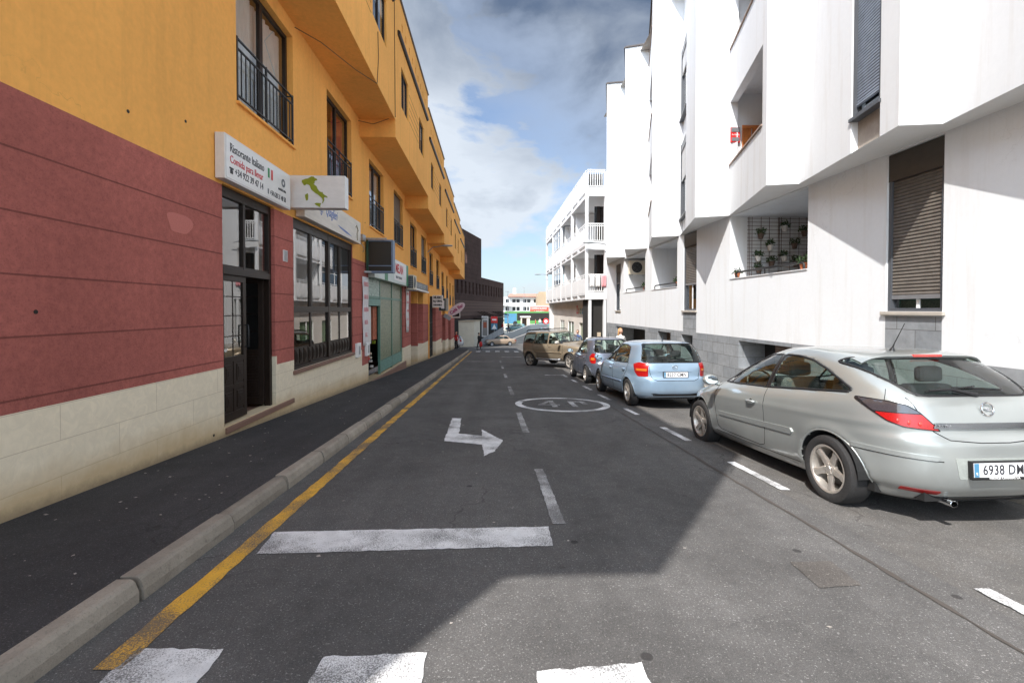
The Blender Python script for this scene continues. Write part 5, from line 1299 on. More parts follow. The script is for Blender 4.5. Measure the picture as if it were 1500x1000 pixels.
def patch(pr, poly, off, name, m, parent, thick=.004, seg=.05, xf=None):
    bd = dens(poly, seg); n = len(bd); pts = [Vector(p) for p in bd]
    xs = [p[0] for p in bd]; ys = [p[1] for p in bd]; x = min(xs)+seg/2
    while x < max(xs):
        y = min(ys)+seg/2
        while y < max(ys):
            if inpoly((x, y), bd) and min((Vector((x, y))-q).length for q in pts[:n]) > seg*.45: pts.append(Vector((x, y)))
            y += seg
        x += seg
    r = delaunay_2d_cdt(pts, [(i, (i+1) % n) for i in range(n)], [tuple(range(n))], 1, 1e-5)
    V = [pr.pt(p, off) for p in r[0]]; b = MB(); b.v = [tuple(p) for p in V]; b.f = [tuple(f) for f in r[2]]
    # rim skirt
    ed = {}
    for f in b.f:
        for i in range(len(f)):
            e = (f[i], f[(i+1) % len(f)]); k = tuple(sorted(e)); ed[k] = ed.get(k, 0)+1
    i0 = len(b.v)
    if thick:
        b.v += [tuple(Vector(p)+pr.d*thick) for p in b.v[:i0]]
        b.f += [(k[0], k[1], k[1]+i0, k[0]+i0) for k, c in ed.items() if c == 1]
    o = b.build(name, m, parent, smooth=50); return o
def seam(pr, pts, name, m, parent, r=.003, off=.0, closed=False, seg=.04, n=6):
    P = [pr.pt(p, off) for p in dens(pts, seg, closed)]
    b = MB(); b.tube(P, r, n, closed=closed); return b.build(name, m, parent, smooth='all')
def shell(S, cell=.022):
    XR, XF, W, NR, NF = (pchip(S[k]) for k in ('XR', 'XF', 'W', 'NR', 'NF'))
    rows = []; zt = S['H']; zb = S['zb']
    z = zb
    zs = [zb]
    while z < zt-.10: z += cell; zs.append(z)
    zs = zs[:-1]; z = zs[-1]; rem = zt-z
    for k in range(1, 15): zs.append(z+rem*math.sin(k/14*math.pi/2)**.9)
    belt = S.get('rise', lambda x: 0)
    NC = S.get('NC', 150)
    for z in zs:
        z = min(z, zt); xr, xf = XR(z), XF(z); xm = (xr+xf)/2; a = (xf-xr)/2; nr, nf = NR(z), NF(z)
        # dense superellipse then arc length resample
        D = []
        for k in range(241):
            th = math.pi*k/240; c = math.cos(th); s = math.sin(th)
            n_ = nr if c > 0 else nf
            x = xm-(abs(c)**(2/n_))*a*(1 if c > 0 else -1)
            y = s**(2/n_) if s > 1e-9 else 0
            w = W(z-belt(x)) if zt-z > .02 else W(z)
            w = w*S['plan'](x, z) if 'plan' in S else w
            D.append((x, y*w))
        L_ = [0]
        for p, q in zip(D, D[1:]): L_.append(L_[-1]+math.dist(p, q))
        row = []; j = 0
        for k in range(NC+1):
            t_ = L_[-1]*k/NC
            while j < 239 and L_[j+1] < t_: j += 1
            u = (t_-L_[j])/max(1e-9, L_[j+1]-L_[j]); u = min(1, max(0, u))
            x = D[j][0]*(1-u)+D[j+1][0]*u; y = D[j][1]*(1-u)+D[j+1][1]*u
            if y > .35:
                for wx in (0, S['wb']):
                    r = math.hypot(x-wx, z-S['wr'])
                    y += S.get('flare', .012)*math.exp(-((r-S['Ra']-.025)/.05)**2)*(1 if z > S['wr']-.1 else 0)
                if 'side' in S: y += S['side'](x, z)
            row.append((x, y, z))
        rows.append(row)
    verts = []; faces = []
    nr_ = len(rows); full = 2*NC
    for row in rows:
        verts += row + [(x, -y, z) for x, y, z in row[1:-1]][::-1]
    for i in range(nr_-1):
        for j in range(full):
            a = i*full+j; b_ = i*full+(j+1) % full
            faces.append((a, b_, b_+full, a+full))
    faces.append(tuple((nr_-1)*full+j for j in range(full)))
    return verts, faces
def wheel_mesh(r, wdt, spokes, style='five'):
    ty = MB(); h = wdt/2; rr = r*.70 if style == 'five' else r*.66
    ty.lathe([(rr, -h*.86), (rr+.01, -h*.96), (r*.86, -h*1.03), (r*.955, -h*.93), (r*.99, -h*.72), (r, -h*.5), (r, h*.5), (r*.99, h*.72), (r*.95, h*.95), (rr, h*.9), (rr-.01, h*.5)], 44)
    for gy in (-.35, 0, .35):
        pass
    rim = MB(); ri = rr
    rim.lathe([(ri+.004, -h*.93), (ri-.004, -h*.95), (ri-.018, -h*.88), (ri-.028, -h*.6), (ri-.045, h*.2), (ri-.045, h*.8)], 44)
    hub = .065; out = -h*.80
    for k in range(spokes):
        a = 2*math.pi*k/spokes+math.pi/2
        ca, sa = math.cos(a), math.sin(a); ta = Vector((-sa, 0, ca)); ra_ = Vector((ca, 0, sa))
        w0, w1 = (.038, .028) if style == 'five' else (.026, .018)
        if style == 'steel': w0, w1 = .05, .055
        pr = []
        for (rad, w_, yo, th) in ((hub*.6, w0, out+.012, .03), (hub*1.3, w0, out+.008, .03), (ri*.6, w1*1.05, out+.002, .028), (ri-.025, w1*1.5, out-.004, .03)):
            c = ra_*rad; pr.append([c-ta*w_+Vector((0, yo+.010, 0)), c-ta*w_*.55+Vector((0, yo, 0)), c+ta*w_*.55+Vector((0, yo, 0)), c+ta*w_+Vector((0, yo+.010, 0)), c+ta*w_*.9+Vector((0, yo+th, 0)), c-ta*w_*.9+Vector((0, yo+th, 0)), c-ta*w_+Vector((0, yo+.010, 0))])
        rim.grid(pr)
    rim.lathe([(0, out-.002), (.03, out-.002), (.034, out+.004), (.058, out+.006), (.068, out+.014), (.07, out+.05)], 24)
    for k in range(5):
        a = 2*math.pi*(k+.5)/5+math.pi/2; rim.lathe([(0, out), (.008, out), (.009, out+.012)], 8, 'Y', (.045*math.cos(a), .0, .045*math.sin(a)))
    hb = MB(); hb.lathe([(0, h*.1), (.14, h*.1), (.145, h*.2), (0, h*.2)], 24); hb.lathe([(.05, h*.25), (ri-.05, h*.3)], 24)
    return ty, rim, hb
simple('brake_steel', (.06, .055, .05), .6)
simple('headlight_glass', (.55, .58, .6), .1)
simple('lamp_red', (.36, .006, .006), .3, coat=.35, var=.5, scale=30)
simple('lamp_smoke', (.05, .045, .05), .1, coat=1, var=.3, scale=30)
simple('lamp_amber', (.6, .16, .02), .15, coat=1)
simple('plate_white', (.72, .72, .74), .4)
def make_car(S, name, label, loc, heading, pitch, roll=0., group='parked cars'):
    root = thing(name, label, 'car', (0, 0, 0), group)
    V, Fc = shell(S); bvh = BVHTree.FromPolygons([Vector(v) for v in V], Fc)
    # ---- cut wheel arches and windows
    Ra = S['Ra']; wr = S['wr']; wb_ = S['wb']; V = [list(v) for v in V]
    for v in V:
        if abs(v[1]) > .42:
            for wx in (0, wb_):
                dx, dz = v[0]-wx, v[2]-wr; r = math.hypot(dx, dz)
                if abs(r-Ra) < .016 and r > 0: v[0] = wx+dx/r*Ra; v[2] = wr+dz/r*Ra
    cuts = S['cuts']   # list (poly, kind) kind: side/rear/front
    keep = []
    for f in Fc[:-1]:
        c = Vector((0, 0, 0))
        for i in f: c += Vector(V[i])
        c /= len(f); ok = True
        for wx in (0, wb_):
            if abs(c.y) > .42 and math.hypot(c.x-wx, c.z-wr) < Ra-.001: ok = False
            if abs(c.y) > .42 and abs(c.x-wx) < Ra*.96 and c.z < wr: ok = False
        if ok:
            for poly, kind in cuts:
                if kind == 'side' and abs(c.y) > .38 and inpoly((c.x, c.z), poly): ok = False
                if kind == 'rear' and c.x < 1.0 and inpoly((c.y, c.z), poly): ok = False
                if kind == 'front' and c.x > 1.2 and inpoly((c.y, c.z), poly): ok = False
        if ok: keep.append(f)
    keep.append(Fc[-1])
    b = MB(); b.v = V; b.f = keep
    body = b.build('body', S['paint'], root, smooth=S.get('crease', 28), recalc=True)
    bm = bmesh.new(); bm.from_mesh(body.data); lo = [v for v in bm.verts if not v.link_faces]; bmesh.ops.delete(bm, geom=lo, context='VERTS'); bm.to_mesh(body.data); bm.free()
    body.modifiers.new('s', 'SOLIDIFY').thickness = .012; body.modifiers['s'].offset = -1
    left = Proj(bvh, (0, 2, 0), (1, 0, 0), (0, 0, 1), (0, -1, 0)); right = Proj(bvh, (0, -2, 0), (1, 0, 0), (0, 0, 1), (0, 1, 0))
    rear = Proj(bvh, (-4, 0, 0), (0, 1, 0), (0, 0, 1), (1, 0, 0)); front = Proj(bvh, (7, 0, 0), (0, 1, 0), (0, 0, 1), (-1, 0, 0))
    gl = S.get('glass', gl_car)
    for poly, kind in cuts:
        sides = (left, right) if kind == 'side' else ((rear,) if kind == 'rear' else (front,))
        nm = {'side': 'side_window', 'rear': 'rear_window', 'front': 'windscreen'}[kind]
        for sd in sides:
            g_ = patch(sd, poly, .003, nm, S.get('glass_rear', gl) if kind == 'rear' else gl, root, thick=0, seg=.07)
            seam(sd, poly, 'rubber_trim', 'black', g_, r=S.get('trim', .013), off=-.004, closed=True)
    # ---- underbody, wheel wells, cabin
    b = MB(); hw = S['hw']
    b.box(S['x0']+.40, S['x1']-.55, -hw+.16, hw-.16, S['zb']+.02, wr+.12); b.box(S['x0']+.14, S['x0']+.40, -hw+.36, hw-.36, S['zb']+.02, wr+.12); b.box(S['x1']-.55, S['x1']-.25, -hw+.42, hw-.42, S['zb']+.02, wr+.12)
    for wx in (0, wb_):
        for sy in (-1, 1):
            P = []
            for k in range(17):
                a = math.pi*k/16; P.append([(wx+(Ra+.005)*math.cos(a), sy*yv, wr+(Ra+.005)*math.sin(a)) for yv in (hw-.03, hw-.32)])
            b.grid(P)
            b.poly([(wx+(Ra+.005)*math.cos(math.pi*k/16), sy*(hw-.32), wr+(Ra+.005)*math.sin(math.pi*k/16)) for k in range(17)])
    b.build('underbody', 'under', root, recalc=False)
    zf = wr+.14; bz = S['belt']
    for sx_ in S['seats']:
        for yy_ in (-.36, .36):
            b = MB(); b.box(sx_-.05, sx_+.45, yy_-.24, yy_+.24, zf, zf+.28); b.box(sx_-.16, sx_, yy_-.23, yy_+.23, zf+.2, bz+.12); b.box(sx_-.16, sx_-.07, yy_-.13, yy_+.13, bz+.14, bz+.30); b.build('seat', S.get('seatm', 'seat'), root, bevel=.04)
    b = MB(); d0, d1 = S['dash']; b.box(d0, d1, -hw+.2, hw-.2, zf, bz-.05); b.tube([(d0-.12+.05*math.sin(k/16*2*math.pi), .36+.18*math.cos(k/16*2*math.pi), bz-.02+.17*math.sin(k/16*2*math.pi)) for k in range(16)], .014, 6, closed=True)
    b.build('dashboard', 'black', root)
    # ---- wheels
    ty, rim, hb = wheel_mesh(wr, S['tw'], S['spokes'], S['wstyle'])
    to = ty.build('tyre', 'tyre', None, smooth=40); ro = rim.build('rim', S.get('rimm', 'alloy'), None, smooth=35); ho = hb.build('wheel', 'brake_steel', None, smooth=40)
    first = True
    for wx in (0, wb_):
        for sy in (1, -1):
            if first: w_, t_, r_ = ho, to, ro; first = False
            else:
                w_, t_, r_ = ho.copy(), to.copy(), ro.copy()
                for q in (w_, t_, r_): col.objects.link(q)
            w_.parent = root; t_.parent = w_; r_.parent = w_
            w_.location = (wx, sy*(hw-S['tw']/2-S.get('inset', .012)), wr)
            w_.rotation_euler = (0, random.uniform(0, 1.2), math.pi if sy > 0 else 0)
            if wx > 0 and S.get('steer'): w_.rotation_euler.z += S['steer']
    # arch lips
    for wx in (0, wb_):
        for sd in (left, right):
            pts = [(wx+(Ra+.004)*math.cos(a), wr+(Ra+.004)*math.sin(a)) for a in np.linspace(-.25, math.pi+.25, 34) if wr+(Ra+.004)*math.sin(a) > S['zb']+.03]
            seam(sd, pts, 'wheel_arch', S.get('archm', S['paint']), root, r=S.get('lip', .011), off=-.004, seg=.05)
    S['extra'](root, dict(left=left, right=right, rear=rear, front=front, bvh=bvh, S=S))
    root.location = loc; root.rotation_euler = (roll, pitch, heading)
    return root
def mirror_patch(P, poly, off, name, m, root, **k):
    patch(P['left'], poly, off, name, m, root, **k); patch(P['right'], poly, off, name, m, root, **k)
def both_seam(P, pts, m, root, name='door_gap', **k):
    for s in ('left', 'right'): seam(P[s], pts, name, m, root, **k)
def plate(root, P, z, txt, w=.52, h=.11, y=0, blue=True, off=.012, x=None):
    p = P['rear'].pt((y, z)); x = (p.x if x is None else x)-off
    b = MB(); b.box(x-.012, x+.02, y-w/2-.012, y+w/2+.012, z-h/2-.012, z+h/2+.012); fr = b.build('plate_frame', 'black', root)
    b = MB(); b.box(x-.016, x-.0121, y-w/2, y+w/2, z-h/2, z+h/2); pl = b.build('number_plate', 'plate_white', fr)
    if blue:
        b = MB(); b.box(x-.0175, x-.0161, y+w/2-.042, y+w/2-.002, z-h/2+.002, z+h/2-.002); b.build('blue_band', 'bus_blue', fr)
        text('lettering', 'E', .03, 'white_paint', fr, frame((x-.0185, y+w/2-.022, z-.028), (0, -1, 0), (0, 0, 1)))
    text('lettering', txt, .108, 'black_ink', fr, frame((x-.0175, y-.02, z-.002), (0, -1, 0), (0, 0, 1)), .80, bold=.0012, depth=.0008, spacing=1.08)
    return fr
def mirror_obj(root, x, y, z, m, s=1.):
    for sy in (1, -1):
        b = MB(); b.tube([(x-.01, sy*(y-.01), z-.05), (x, sy*(y+.05), z-.04)], [.03, .022], 8)
        c = Vector((x, sy*(y+.12*s), z+.01))
        P = []
        for i in range(9):
            t_ = -math.pi/2+math.pi*i/8
            P.append([c+Vector((.055*s*math.sin(t_), .105*s*math.cos(a)*math.cos(t_)**.6, .07*s*math.sin(a)*math.cos(t_)**.6)) for a in [2*math.pi*k/16 for k in range(17)]])
        b.grid(P); o = b.build('wing_mirror', m, root, smooth='all')
        b = MB(); b.poly([c+Vector((-.0545*s, .088*s*math.cos(a), .055*s*math.sin(a))) for a in [2*math.pi*k/20 for k in range(20)]]); b.build('mirror_glass', simple('mirror', (.55, .6, .62), .03, metallic=1, var=.02), o, recalc=False)

# ---------- silver three door hatchback (front right)
silver = m_carpaint('silver_green_paint', (.43, .455, .445), metallic=.6, rough=.33)
sig = lambda x, a, b_: 1/(1+math.exp(-(x-a)/b_))
A = dict(H=1.475, zb=.20, wb=2.614, wr=.317, Ra=.362, hw=.872, tw=.225, spokes=5, wstyle='five', paint=silver, x0=-.79, x1=3.5, belt=.98, seats=(1.15, .25), dash=(1.95, 2.3), flare=.013, lip=.010,
  XR=[(.20,-.60),(.27,-.70),(.36,-.765),(.46,-.785),(.56,-.79),(.66,-.785),(.72,-.775),(.76,-.75),(.86,-.735),(.95,-.715),(1.02,-.69),(1.07,-.64),(1.14,-.555),(1.23,-.42),(1.32,-.28),(1.385,-.19),(1.405,-.17),(1.425,-.09),(1.445,.1),(1.462,.45),(1.471,.75),(1.475,.9)],
  XF=[(.20,3.36),(.30,3.46),(.45,3.50),(.58,3.49),(.68,3.43),(.75,3.28),(.82,3.02),(.88,2.76),(.94,2.50),(.985,2.32),(1.03,2.20),(1.10,2.05),(1.2,1.84),(1.3,1.62),(1.38,1.42),(1.43,1.25),(1.455,1.12),(1.47,1.0),(1.475,.95)],
  W=[(.20,.79),(.26,.835),(.36,.855),(.48,.866),(.60,.872),(.72,.872),(.80,.862),(.87,.845),(.93,.815),(.975,.785),(1.02,.768),(1.10,.74),(1.2,.70),(1.3,.65),(1.375,.60),(1.415,.555),(1.445,.47),(1.46,.36),(1.47,.22),(1.475,.08)],
  NR=[(.2,4.2),(.6,4.2),(.75,4.4),(.95,4.4),(1.05,5),(1.3,5.5),(1.436,3)], NF=[(.2,3.0),(.7,3.0),(.9,3.6),(1.1,4),(1.436,3)],
  rise=lambda x: .085*(1-sig(x, .60, .35)), side=lambda x, z: -.008*math.exp(-((z-.56)/.09)**2)*(1 if .4 < x < 2.2 else math.exp(-((x-(.4 if x < .4 else 2.2))/.1)**2))+.006*math.exp(-((z-.80-.02*(1-x))/.025)**2))
Adoor = corner_round([(2.10,.965),(1.84,1.125),(1.62,1.250),(1.40,1.333),(1.14,1.368),(.93,1.376),(1.02,.995)], .03)
Aqtr = corner_round([(.95,1.0),(.87,1.376),(.62,1.370),(.38,1.335),(.15,1.262),(-.07,1.165),(-.22,1.09),(-.18,1.07)], .025)
Arear = corner_round([(-.60,1.375),(.60,1.375),(.665,1.33),(.52,1.095),(.44,1.075),(-.44,1.075),(-.52,1.095),(-.665,1.33)], .03)
Afront = corner_round([(-.54,1.375),(.54,1.375),(.68,1.05),(.60,1.01),(-.60,1.01),(-.68,1.05)], .04)
A['cuts'] = [(Adoor, 'side'), (Aqtr, 'side'), (Arear, 'rear'), (Afront, 'front')]
def opel_extra(root, P):
    # black B pillar strip between the side windows
    mirror_patch(P, [(1.02,.995),(.93,1.376),(.87,1.376),(.95,1.0)], .0035, 'door_pillar', simple('gloss_black', (.015, .015, .017), .25), root)
    # belt moulding
    both_seam(P, [(2.12,.962),(1.0,.992),(-.20,1.068)], 'black', root, 'belt_trim', r=.008, off=0)
    door = [(2.13,.955),(2.15,.80),(2.12,.55),(2.06,.36),(1.98,.325),(1.06,.31),(.985,.335),(.96,.42),(.955,.70),(.975,.98)]
    both_seam(P, door, 'under', root, r=.0035)
    # rocker, side moulding
    for s in ('left', 'right'):
        patch(P[s], [(2.02,.565),(.50,.61),(.47,.575),(.50,.545),(2.0,.515)], .012, 'side_moulding', silver, root, thick=.014)
        seam(P[s], [(2.15,.285),(.42,.27)], 'sill_line', 'under', root, r=.004)
        seam(P[s], [(-.46,1.12),(-.48,1.08),(-.50,1.03)], 'panel_gap', 'under', root, r=.003)
    for sy, pr in ((1, P['left']), (-1, P['right'])):
        c = pr.pt((1.20, .80)); b = MB()
        b.lathe([(0, 0), (.028, 0), (.034, .006)], 16, 'Y', (c.x+.005, c.y-.004*sy, c.z)); 
        b.build('handle_recess', simple('recess', (.12, .125, .12), .5), root)
        b = MB(); b.tube([(c.x-.09, c.y+.012*sy, c.z+.004), (c.x-.05, c.y+.034*sy, c.z+.006), (c.x+.05, c.y+.034*sy, c.z+.004), (c.x+.085, c.y+.012*sy, c.z)], [.012, .015, .015, .010], 10); b.build('door_handle', silver, root, smooth='all')
    # tail lamps: outline in a diagonal view from behind
    for sy in (1, -1):
        d = Vector((1, -sy*.75, 0)).normalized(); u = Vector((-sy*0+d.y*1, -d.x, 0))*-sy
        # u axis: positive towards the car's flank
        u = Vector((.6, sy*.8, 0)).normalized(); pr = Proj(P['bvh'], Vector((-.55, sy*.62, 0))-d*2, u, (0, 0, 1), d)
        full = corner_round([(-.27,.80),(-.21,.87),(-.135,.955),(-.06,1.005),(.06,1.03),(.28,1.045),(.29,1.02),(.19,.94),(.08,.86),(-.03,.82)], .02)
        lens = patch(pr, full, .006, 'tail_light', 'gloss_black', root, thick=.012, seg=.04)
        sc = lambda poly, k: [((x-0)*k+0, (z-.87)*k+.87) for x, z in poly]
        redp = corner_round([(-.255,.808),(-.195,.875),(-.148,.93),(.155,.93),(.075,.868),(-.03,.83)], .015)
        patch(pr, redp, .010, 'red_lens', 'lamp_red', lens, thick=.005, seg=.035)
        upp = corner_round([(-.142,.937),(-.055,.996),(.06,1.02),(.265,1.035),(.165,.937)], .015)
        patch(pr, upp, .010, 'smoked_lens', 'lamp_smoke', lens, thick=.005, seg=.035)
        for xx, zz, rr in ((-.14,.855,.018),(-.07,.862,.018),(.0,.875,.016)): 
            q = pr.pt((xx, zz), .012); b = MB(); b.lathe([(0, 0), (rr, .001), (rr+.002, .004)], 14, 'X', (q.x, q.y, q.z)); b.build('reflector', simple('bright_red', (.75, .05, .04), .2, coat=1), lens, smooth='all')
    r_ = P['rear']
    # chrome handle strip
    patch(r_, corner_round([(-.46,.868),(.46,.868),(.48,.826),(-.48,.826)], .01), .018, 'chrome_strip', simple('satin_chrome', (.30, .31, .32), .22, metallic=1, var=.1), root, thick=.02)
    # tailgate gap, bumper lines
    seam(r_, [(-.58,1.06),(-.52,.88),(-.47,.80),(-.37,.735),(-.12,.715),(.12,.715),(.37,.735),(.47,.80),(.52,.88),(.58,1.06)], 'tailgate_gap', 'under', root, r=.004)
    for sy in (1, -1):
        dd = Vector((1, -sy*.5, 0)).normalized(); pr = Proj(P['bvh'], Vector((-.5, sy*.6, 0))-dd*2, Vector((.45, sy*.9, 0)).normalized(), (0, 0, 1), dd)
        patch(pr, corner_round([(-.24,.605),(.30,.635),(.30,.595),(-.22,.570)], .01), .012, 'bumper_moulding', silver, root, thick=.016)
        seam(pr, [(-.26,.566),(.31,.590)], 'bumper_gap', 'under', root, r=.004)
    # plate recess
    patch(r_, corner_round([(-.36,.60),(.36,.60),(.33,.43),(-.33,.43)], .02), .003, 'plate_recess', simple('recess_silver', (.30, .32, .30), .5), root, thick=.002)
    p = r_.pt((0, .51)); plate(root, P, .515, '6938 DMX', off=.022)
    text('lettering', 'MALAGA CANARIAS S.A.', .022, 'white_paint', root, frame((p.x-.0372, 0, .449), (0, -1, 0), (0, 0, 1)), 1.1)
    b = MB(); b.box(p.x-.036, p.x-.01, -.27, .27, .437, .452); b.build('plate_holder', 'black', root)
    # lower black diffuser, reflector, exhaust
    patch(r_, corner_round([(-.50,.262),(.50,.262),(.46,.212),(-.46,.212)], .02), .006, 'diffuser', 'gloss_black', root, thick=.004)
    for sy in (1, -1): patch(r_, corner_round([(sy*.42,.315),(sy*.63,.325),(sy*.62,.29),(sy*.43,.285)], .01), .006, 'bumper_reflector', 'lamp_red', root, thick=.006)
    b = MB(); c = Vector((-.71, .34, .222))
    for r0 in ((.048, .030), ): b.grid([[(c.x+dx, c.y+r_2*1.2*math.cos(a), c.z+r_2*math.sin(a)) for a in np.linspace(0, 2*math.pi, 25)] for dx, r_2 in ((.10, .027), (-.02, .027), (-.022, .024), (.05, .023))])
    b.build('exhaust_pipe', 'chrome', root, smooth=40)
    # badge
    q = r_.pt((0, .975)); nrm = Vector((-1, 0, .12)).normalized(); zax = Vector((0, -1, 0)); yax = nrm.cross(zax).normalized()
    b = MB(); b.tube([q+nrm*.012+zax*.052*math.cos(a)+yax*.052*math.sin(a) for a in np.linspace(0, 2*math.pi, 28)[:-1]], .0075, 8, closed=True)
    zz = [(-.068, .004), (-.01, .004), (.018, -.014), (.068, -.004), (.01, -.004+.0), (-.018, .014+.002)]
    zz = [(-.066,.010),(.020,.010),(-.004,-.001),(.066,-.010),(-.020,-.010),(.004,.001)]
    b.prism([q+nrm*.010+zax*x+yax*y for x, y in zz], nrm*.008); b.build('round_badge', 'chrome', root, smooth=40)
    text('lettering', 'ASTRA', .03, 'grey_metal', root, frame(r_.pt((.40, .847))+Vector((-.022, 0, 0)), (0, -1, 0), (0, 0, 1)), 1.3)
    # spoiler and third brake light
    topp = Proj(P['bvh'], (0, 0, 3), (1, 0, 0), (0, 1, 0), (0, 0, -1))
    b = MB(); P_ = []
    for k in range(31):
        y = -.60+1.20*k/30; e_ = (abs(y)/.60)**5
        xa = -.02+.0*e_; q = topp.pt((xa, y)); q2 = r_.pt((y, 1.37-.0*e_)); xb = -.225+.06*e_
        zb2 = min(q.z, 1.425)-.022-.012*(abs(y)/.6)**2
        P_.append([(xa+.03, y, topp.pt((xa+.03, y)).z-.004), (xa-.04, y, q.z+.004-.006), (xb+.02, y, zb2+.004), (xb, y, zb2-.006), (xb+.01, y, zb2-.02), (q2.x+.01, y, 1.368)])
    b.grid(P_); o = b.build('roof_spoiler', silver, root, smooth=60, recalc=True)
    b = MB(); b.box(-.232, -.17, -.14, .14, 1.385, 1.408); b.build('brake_light', simple('bright_red', (.75, .05, .04), .2, coat=1), root, bevel=.006)
    # antenna and wiper
    b = MB(); b.tube([(.02, .12, 1.43), (.01, .12, 1.47)], [.03, .012], 10); b.tube([(.01, .12, 1.47), (-.01, .12, 1.51), (-.13, .12, 1.70)], [.009, .005, .003], 6); b.build('antenna', 'black', root, smooth=50)
    b = MB(); q0 = r_.pt((0, 1.085), .02); q1_ = r_.pt((.38, 1.11), .022); q2 = r_.pt((.20, 1.115), .035); b.tube([q0+Vector((-.01, 0, -.01)), q2, q1_], [.016, .012, .007], 6); b.tube([r_.pt((-.06, 1.14), .02), r_.pt((.42, 1.10), .015)], .006, 5); b.build('rear_wiper', 'black', root, smooth=50)
    mirror_obj(root, 2.0, .86, .985, silver)
    seam(r_, [(-.50,1.078),(.50,1.078)], 'glass_edge', 'black', root, r=.006)
    for sy in (1, -1):
        pr = Proj(P['bvh'], Vector((3.3, sy*.5, 0))+Vector((2, sy*1.0, 0)), Vector((.35, -sy*.9, 0)).normalized(), (0, 0, 1), Vector((-1, -sy*.5, 0)))
        patch(pr, corner_round([(-.25,.78),(.15,.70),(.12,.60),(-.18,.64)], .02), .006, 'headlight', 'headlight_glass', root)
A['extra'] = opel_extra
slp = math.atan(.055)
car1 = make_car(A, 'parked_car', 'silver green three door hatchback with alloy wheels parked nearest to the camera', (4.06, 4.27, G(4.06, 4.27)+.0), R(90+.9), slp+R(.55), group='cars parked along the right kerb')

# ---------- generic five door hatch
def hatch_extra(o):
    def ex(root, P):
        pt = o['paint']; both_seam(P, o['doors'][0], 'under', root, r=.004); 
        for dl in o['doors'][1:]: both_seam(P, dl, 'under', root, r=.004)
        for (x, z) in o['handles']:
            for sy, pr in ((1, P['left']), (-1, P['right'])):
                c = pr.pt((x, z)); b = MB(); b.tube([(c.x-.09, c.y+.008*sy, z), (c.x-.05, c.y+.03*sy, z), (c.x+.05, c.y+.03*sy, z), (c.x+.085, c.y+.008*sy, z)], .012, 8); b.build('door_handle', pt, root, smooth='all')
        for pl in o.get('pillars', []): mirror_patch(P, pl, .004, 'door_pillar', 'black', root)
        if 'mould' in o: both_seam(P, o['mould'], o.get('mouldm', 'black'), root, 'side_moulding', r=.018, off=0)
        for sy in (1, -1):
            d = Vector((1, -sy*o.get('tld', .6), 0)).normalized(); u = Vector((d.y*-1*sy*sy, 0, 0)); u = Vector((o.get('tld', .6), sy*1, 0)).normalized()
            pr = Proj(P['bvh'], Vector((o['tlo'][0], sy*o['tlo'][1], 0))-d*2, u, (0, 0, 1), d)
            ln = patch(pr, corner_round(o['tl'], .02), .008, 'tail_light', 'lamp_red', root, thick=.012, seg=.04)
            for s_ in o.get('tlin', []): patch(pr, corner_round(s_[0], .01), .012, 'lens', s_[1], ln, thick=.004, seg=.04)
        r_ = P['rear']
        seam(r_, o['gate'], 'tailgate_gap', 'under', root, r=.005)
        for pl, m_, nm in o.get('rearp', []): patch(r_, corner_round(pl, .015), .008, nm, m_, root, thick=.01)
        plate(root, P, o['pz'], o['ptx'], off=.02)
        q = r_.pt((0, o['bz'])); b = MB(); b.tube([q+Vector((-.012, .055*math.cos(a), .04*math.sin(a))) for a in np.linspace(0, 2*math.pi, 24)[:-1]], .006, 6, closed=True); b.tube([q+Vector((-.012, .03*math.cos(a), .018+.02*math.sin(a))) for a in np.linspace(0, 2*math.pi, 16)[:-1]], .004, 6, closed=True); b.build('round_badge', 'chrome', root, smooth='all')
        w0 = o['wip']; b = MB(); b.tube([r_.pt(w0[0], .02), r_.pt(w0[1], .03), r_.pt(w0[2], .015)], [.014, .010, .006], 6); b.build('rear_wiper', 'black', root, smooth='all')
        b = MB(); a_ = o['ant']; b.tube([a_, (a_[0]-.10, a_[1], a_[2]+.14)], [.012, .003], 6); b.build('antenna', 'black', root)
        mirror_obj(root, *o['mir'], pt)
        for sy in (1, -1):
            d = Vector((-1, -sy*.5, 0)).normalized(); pr = Proj(P['bvh'], Vector((o['hlx'], sy*.55, 0))-d*2, Vector((.45, -sy*.9, 0)).normalized(), (0, 0, 1), d)
            patch(pr, corner_round(o['hl'], .03), .006, 'headlight', 'headlight_glass', root)
        if 'more' in o: o['more'](root, P)
    return ex
blue = m_carpaint('pale_blue_paint', (.28, .39, .51), metallic=.35, rough=.32)
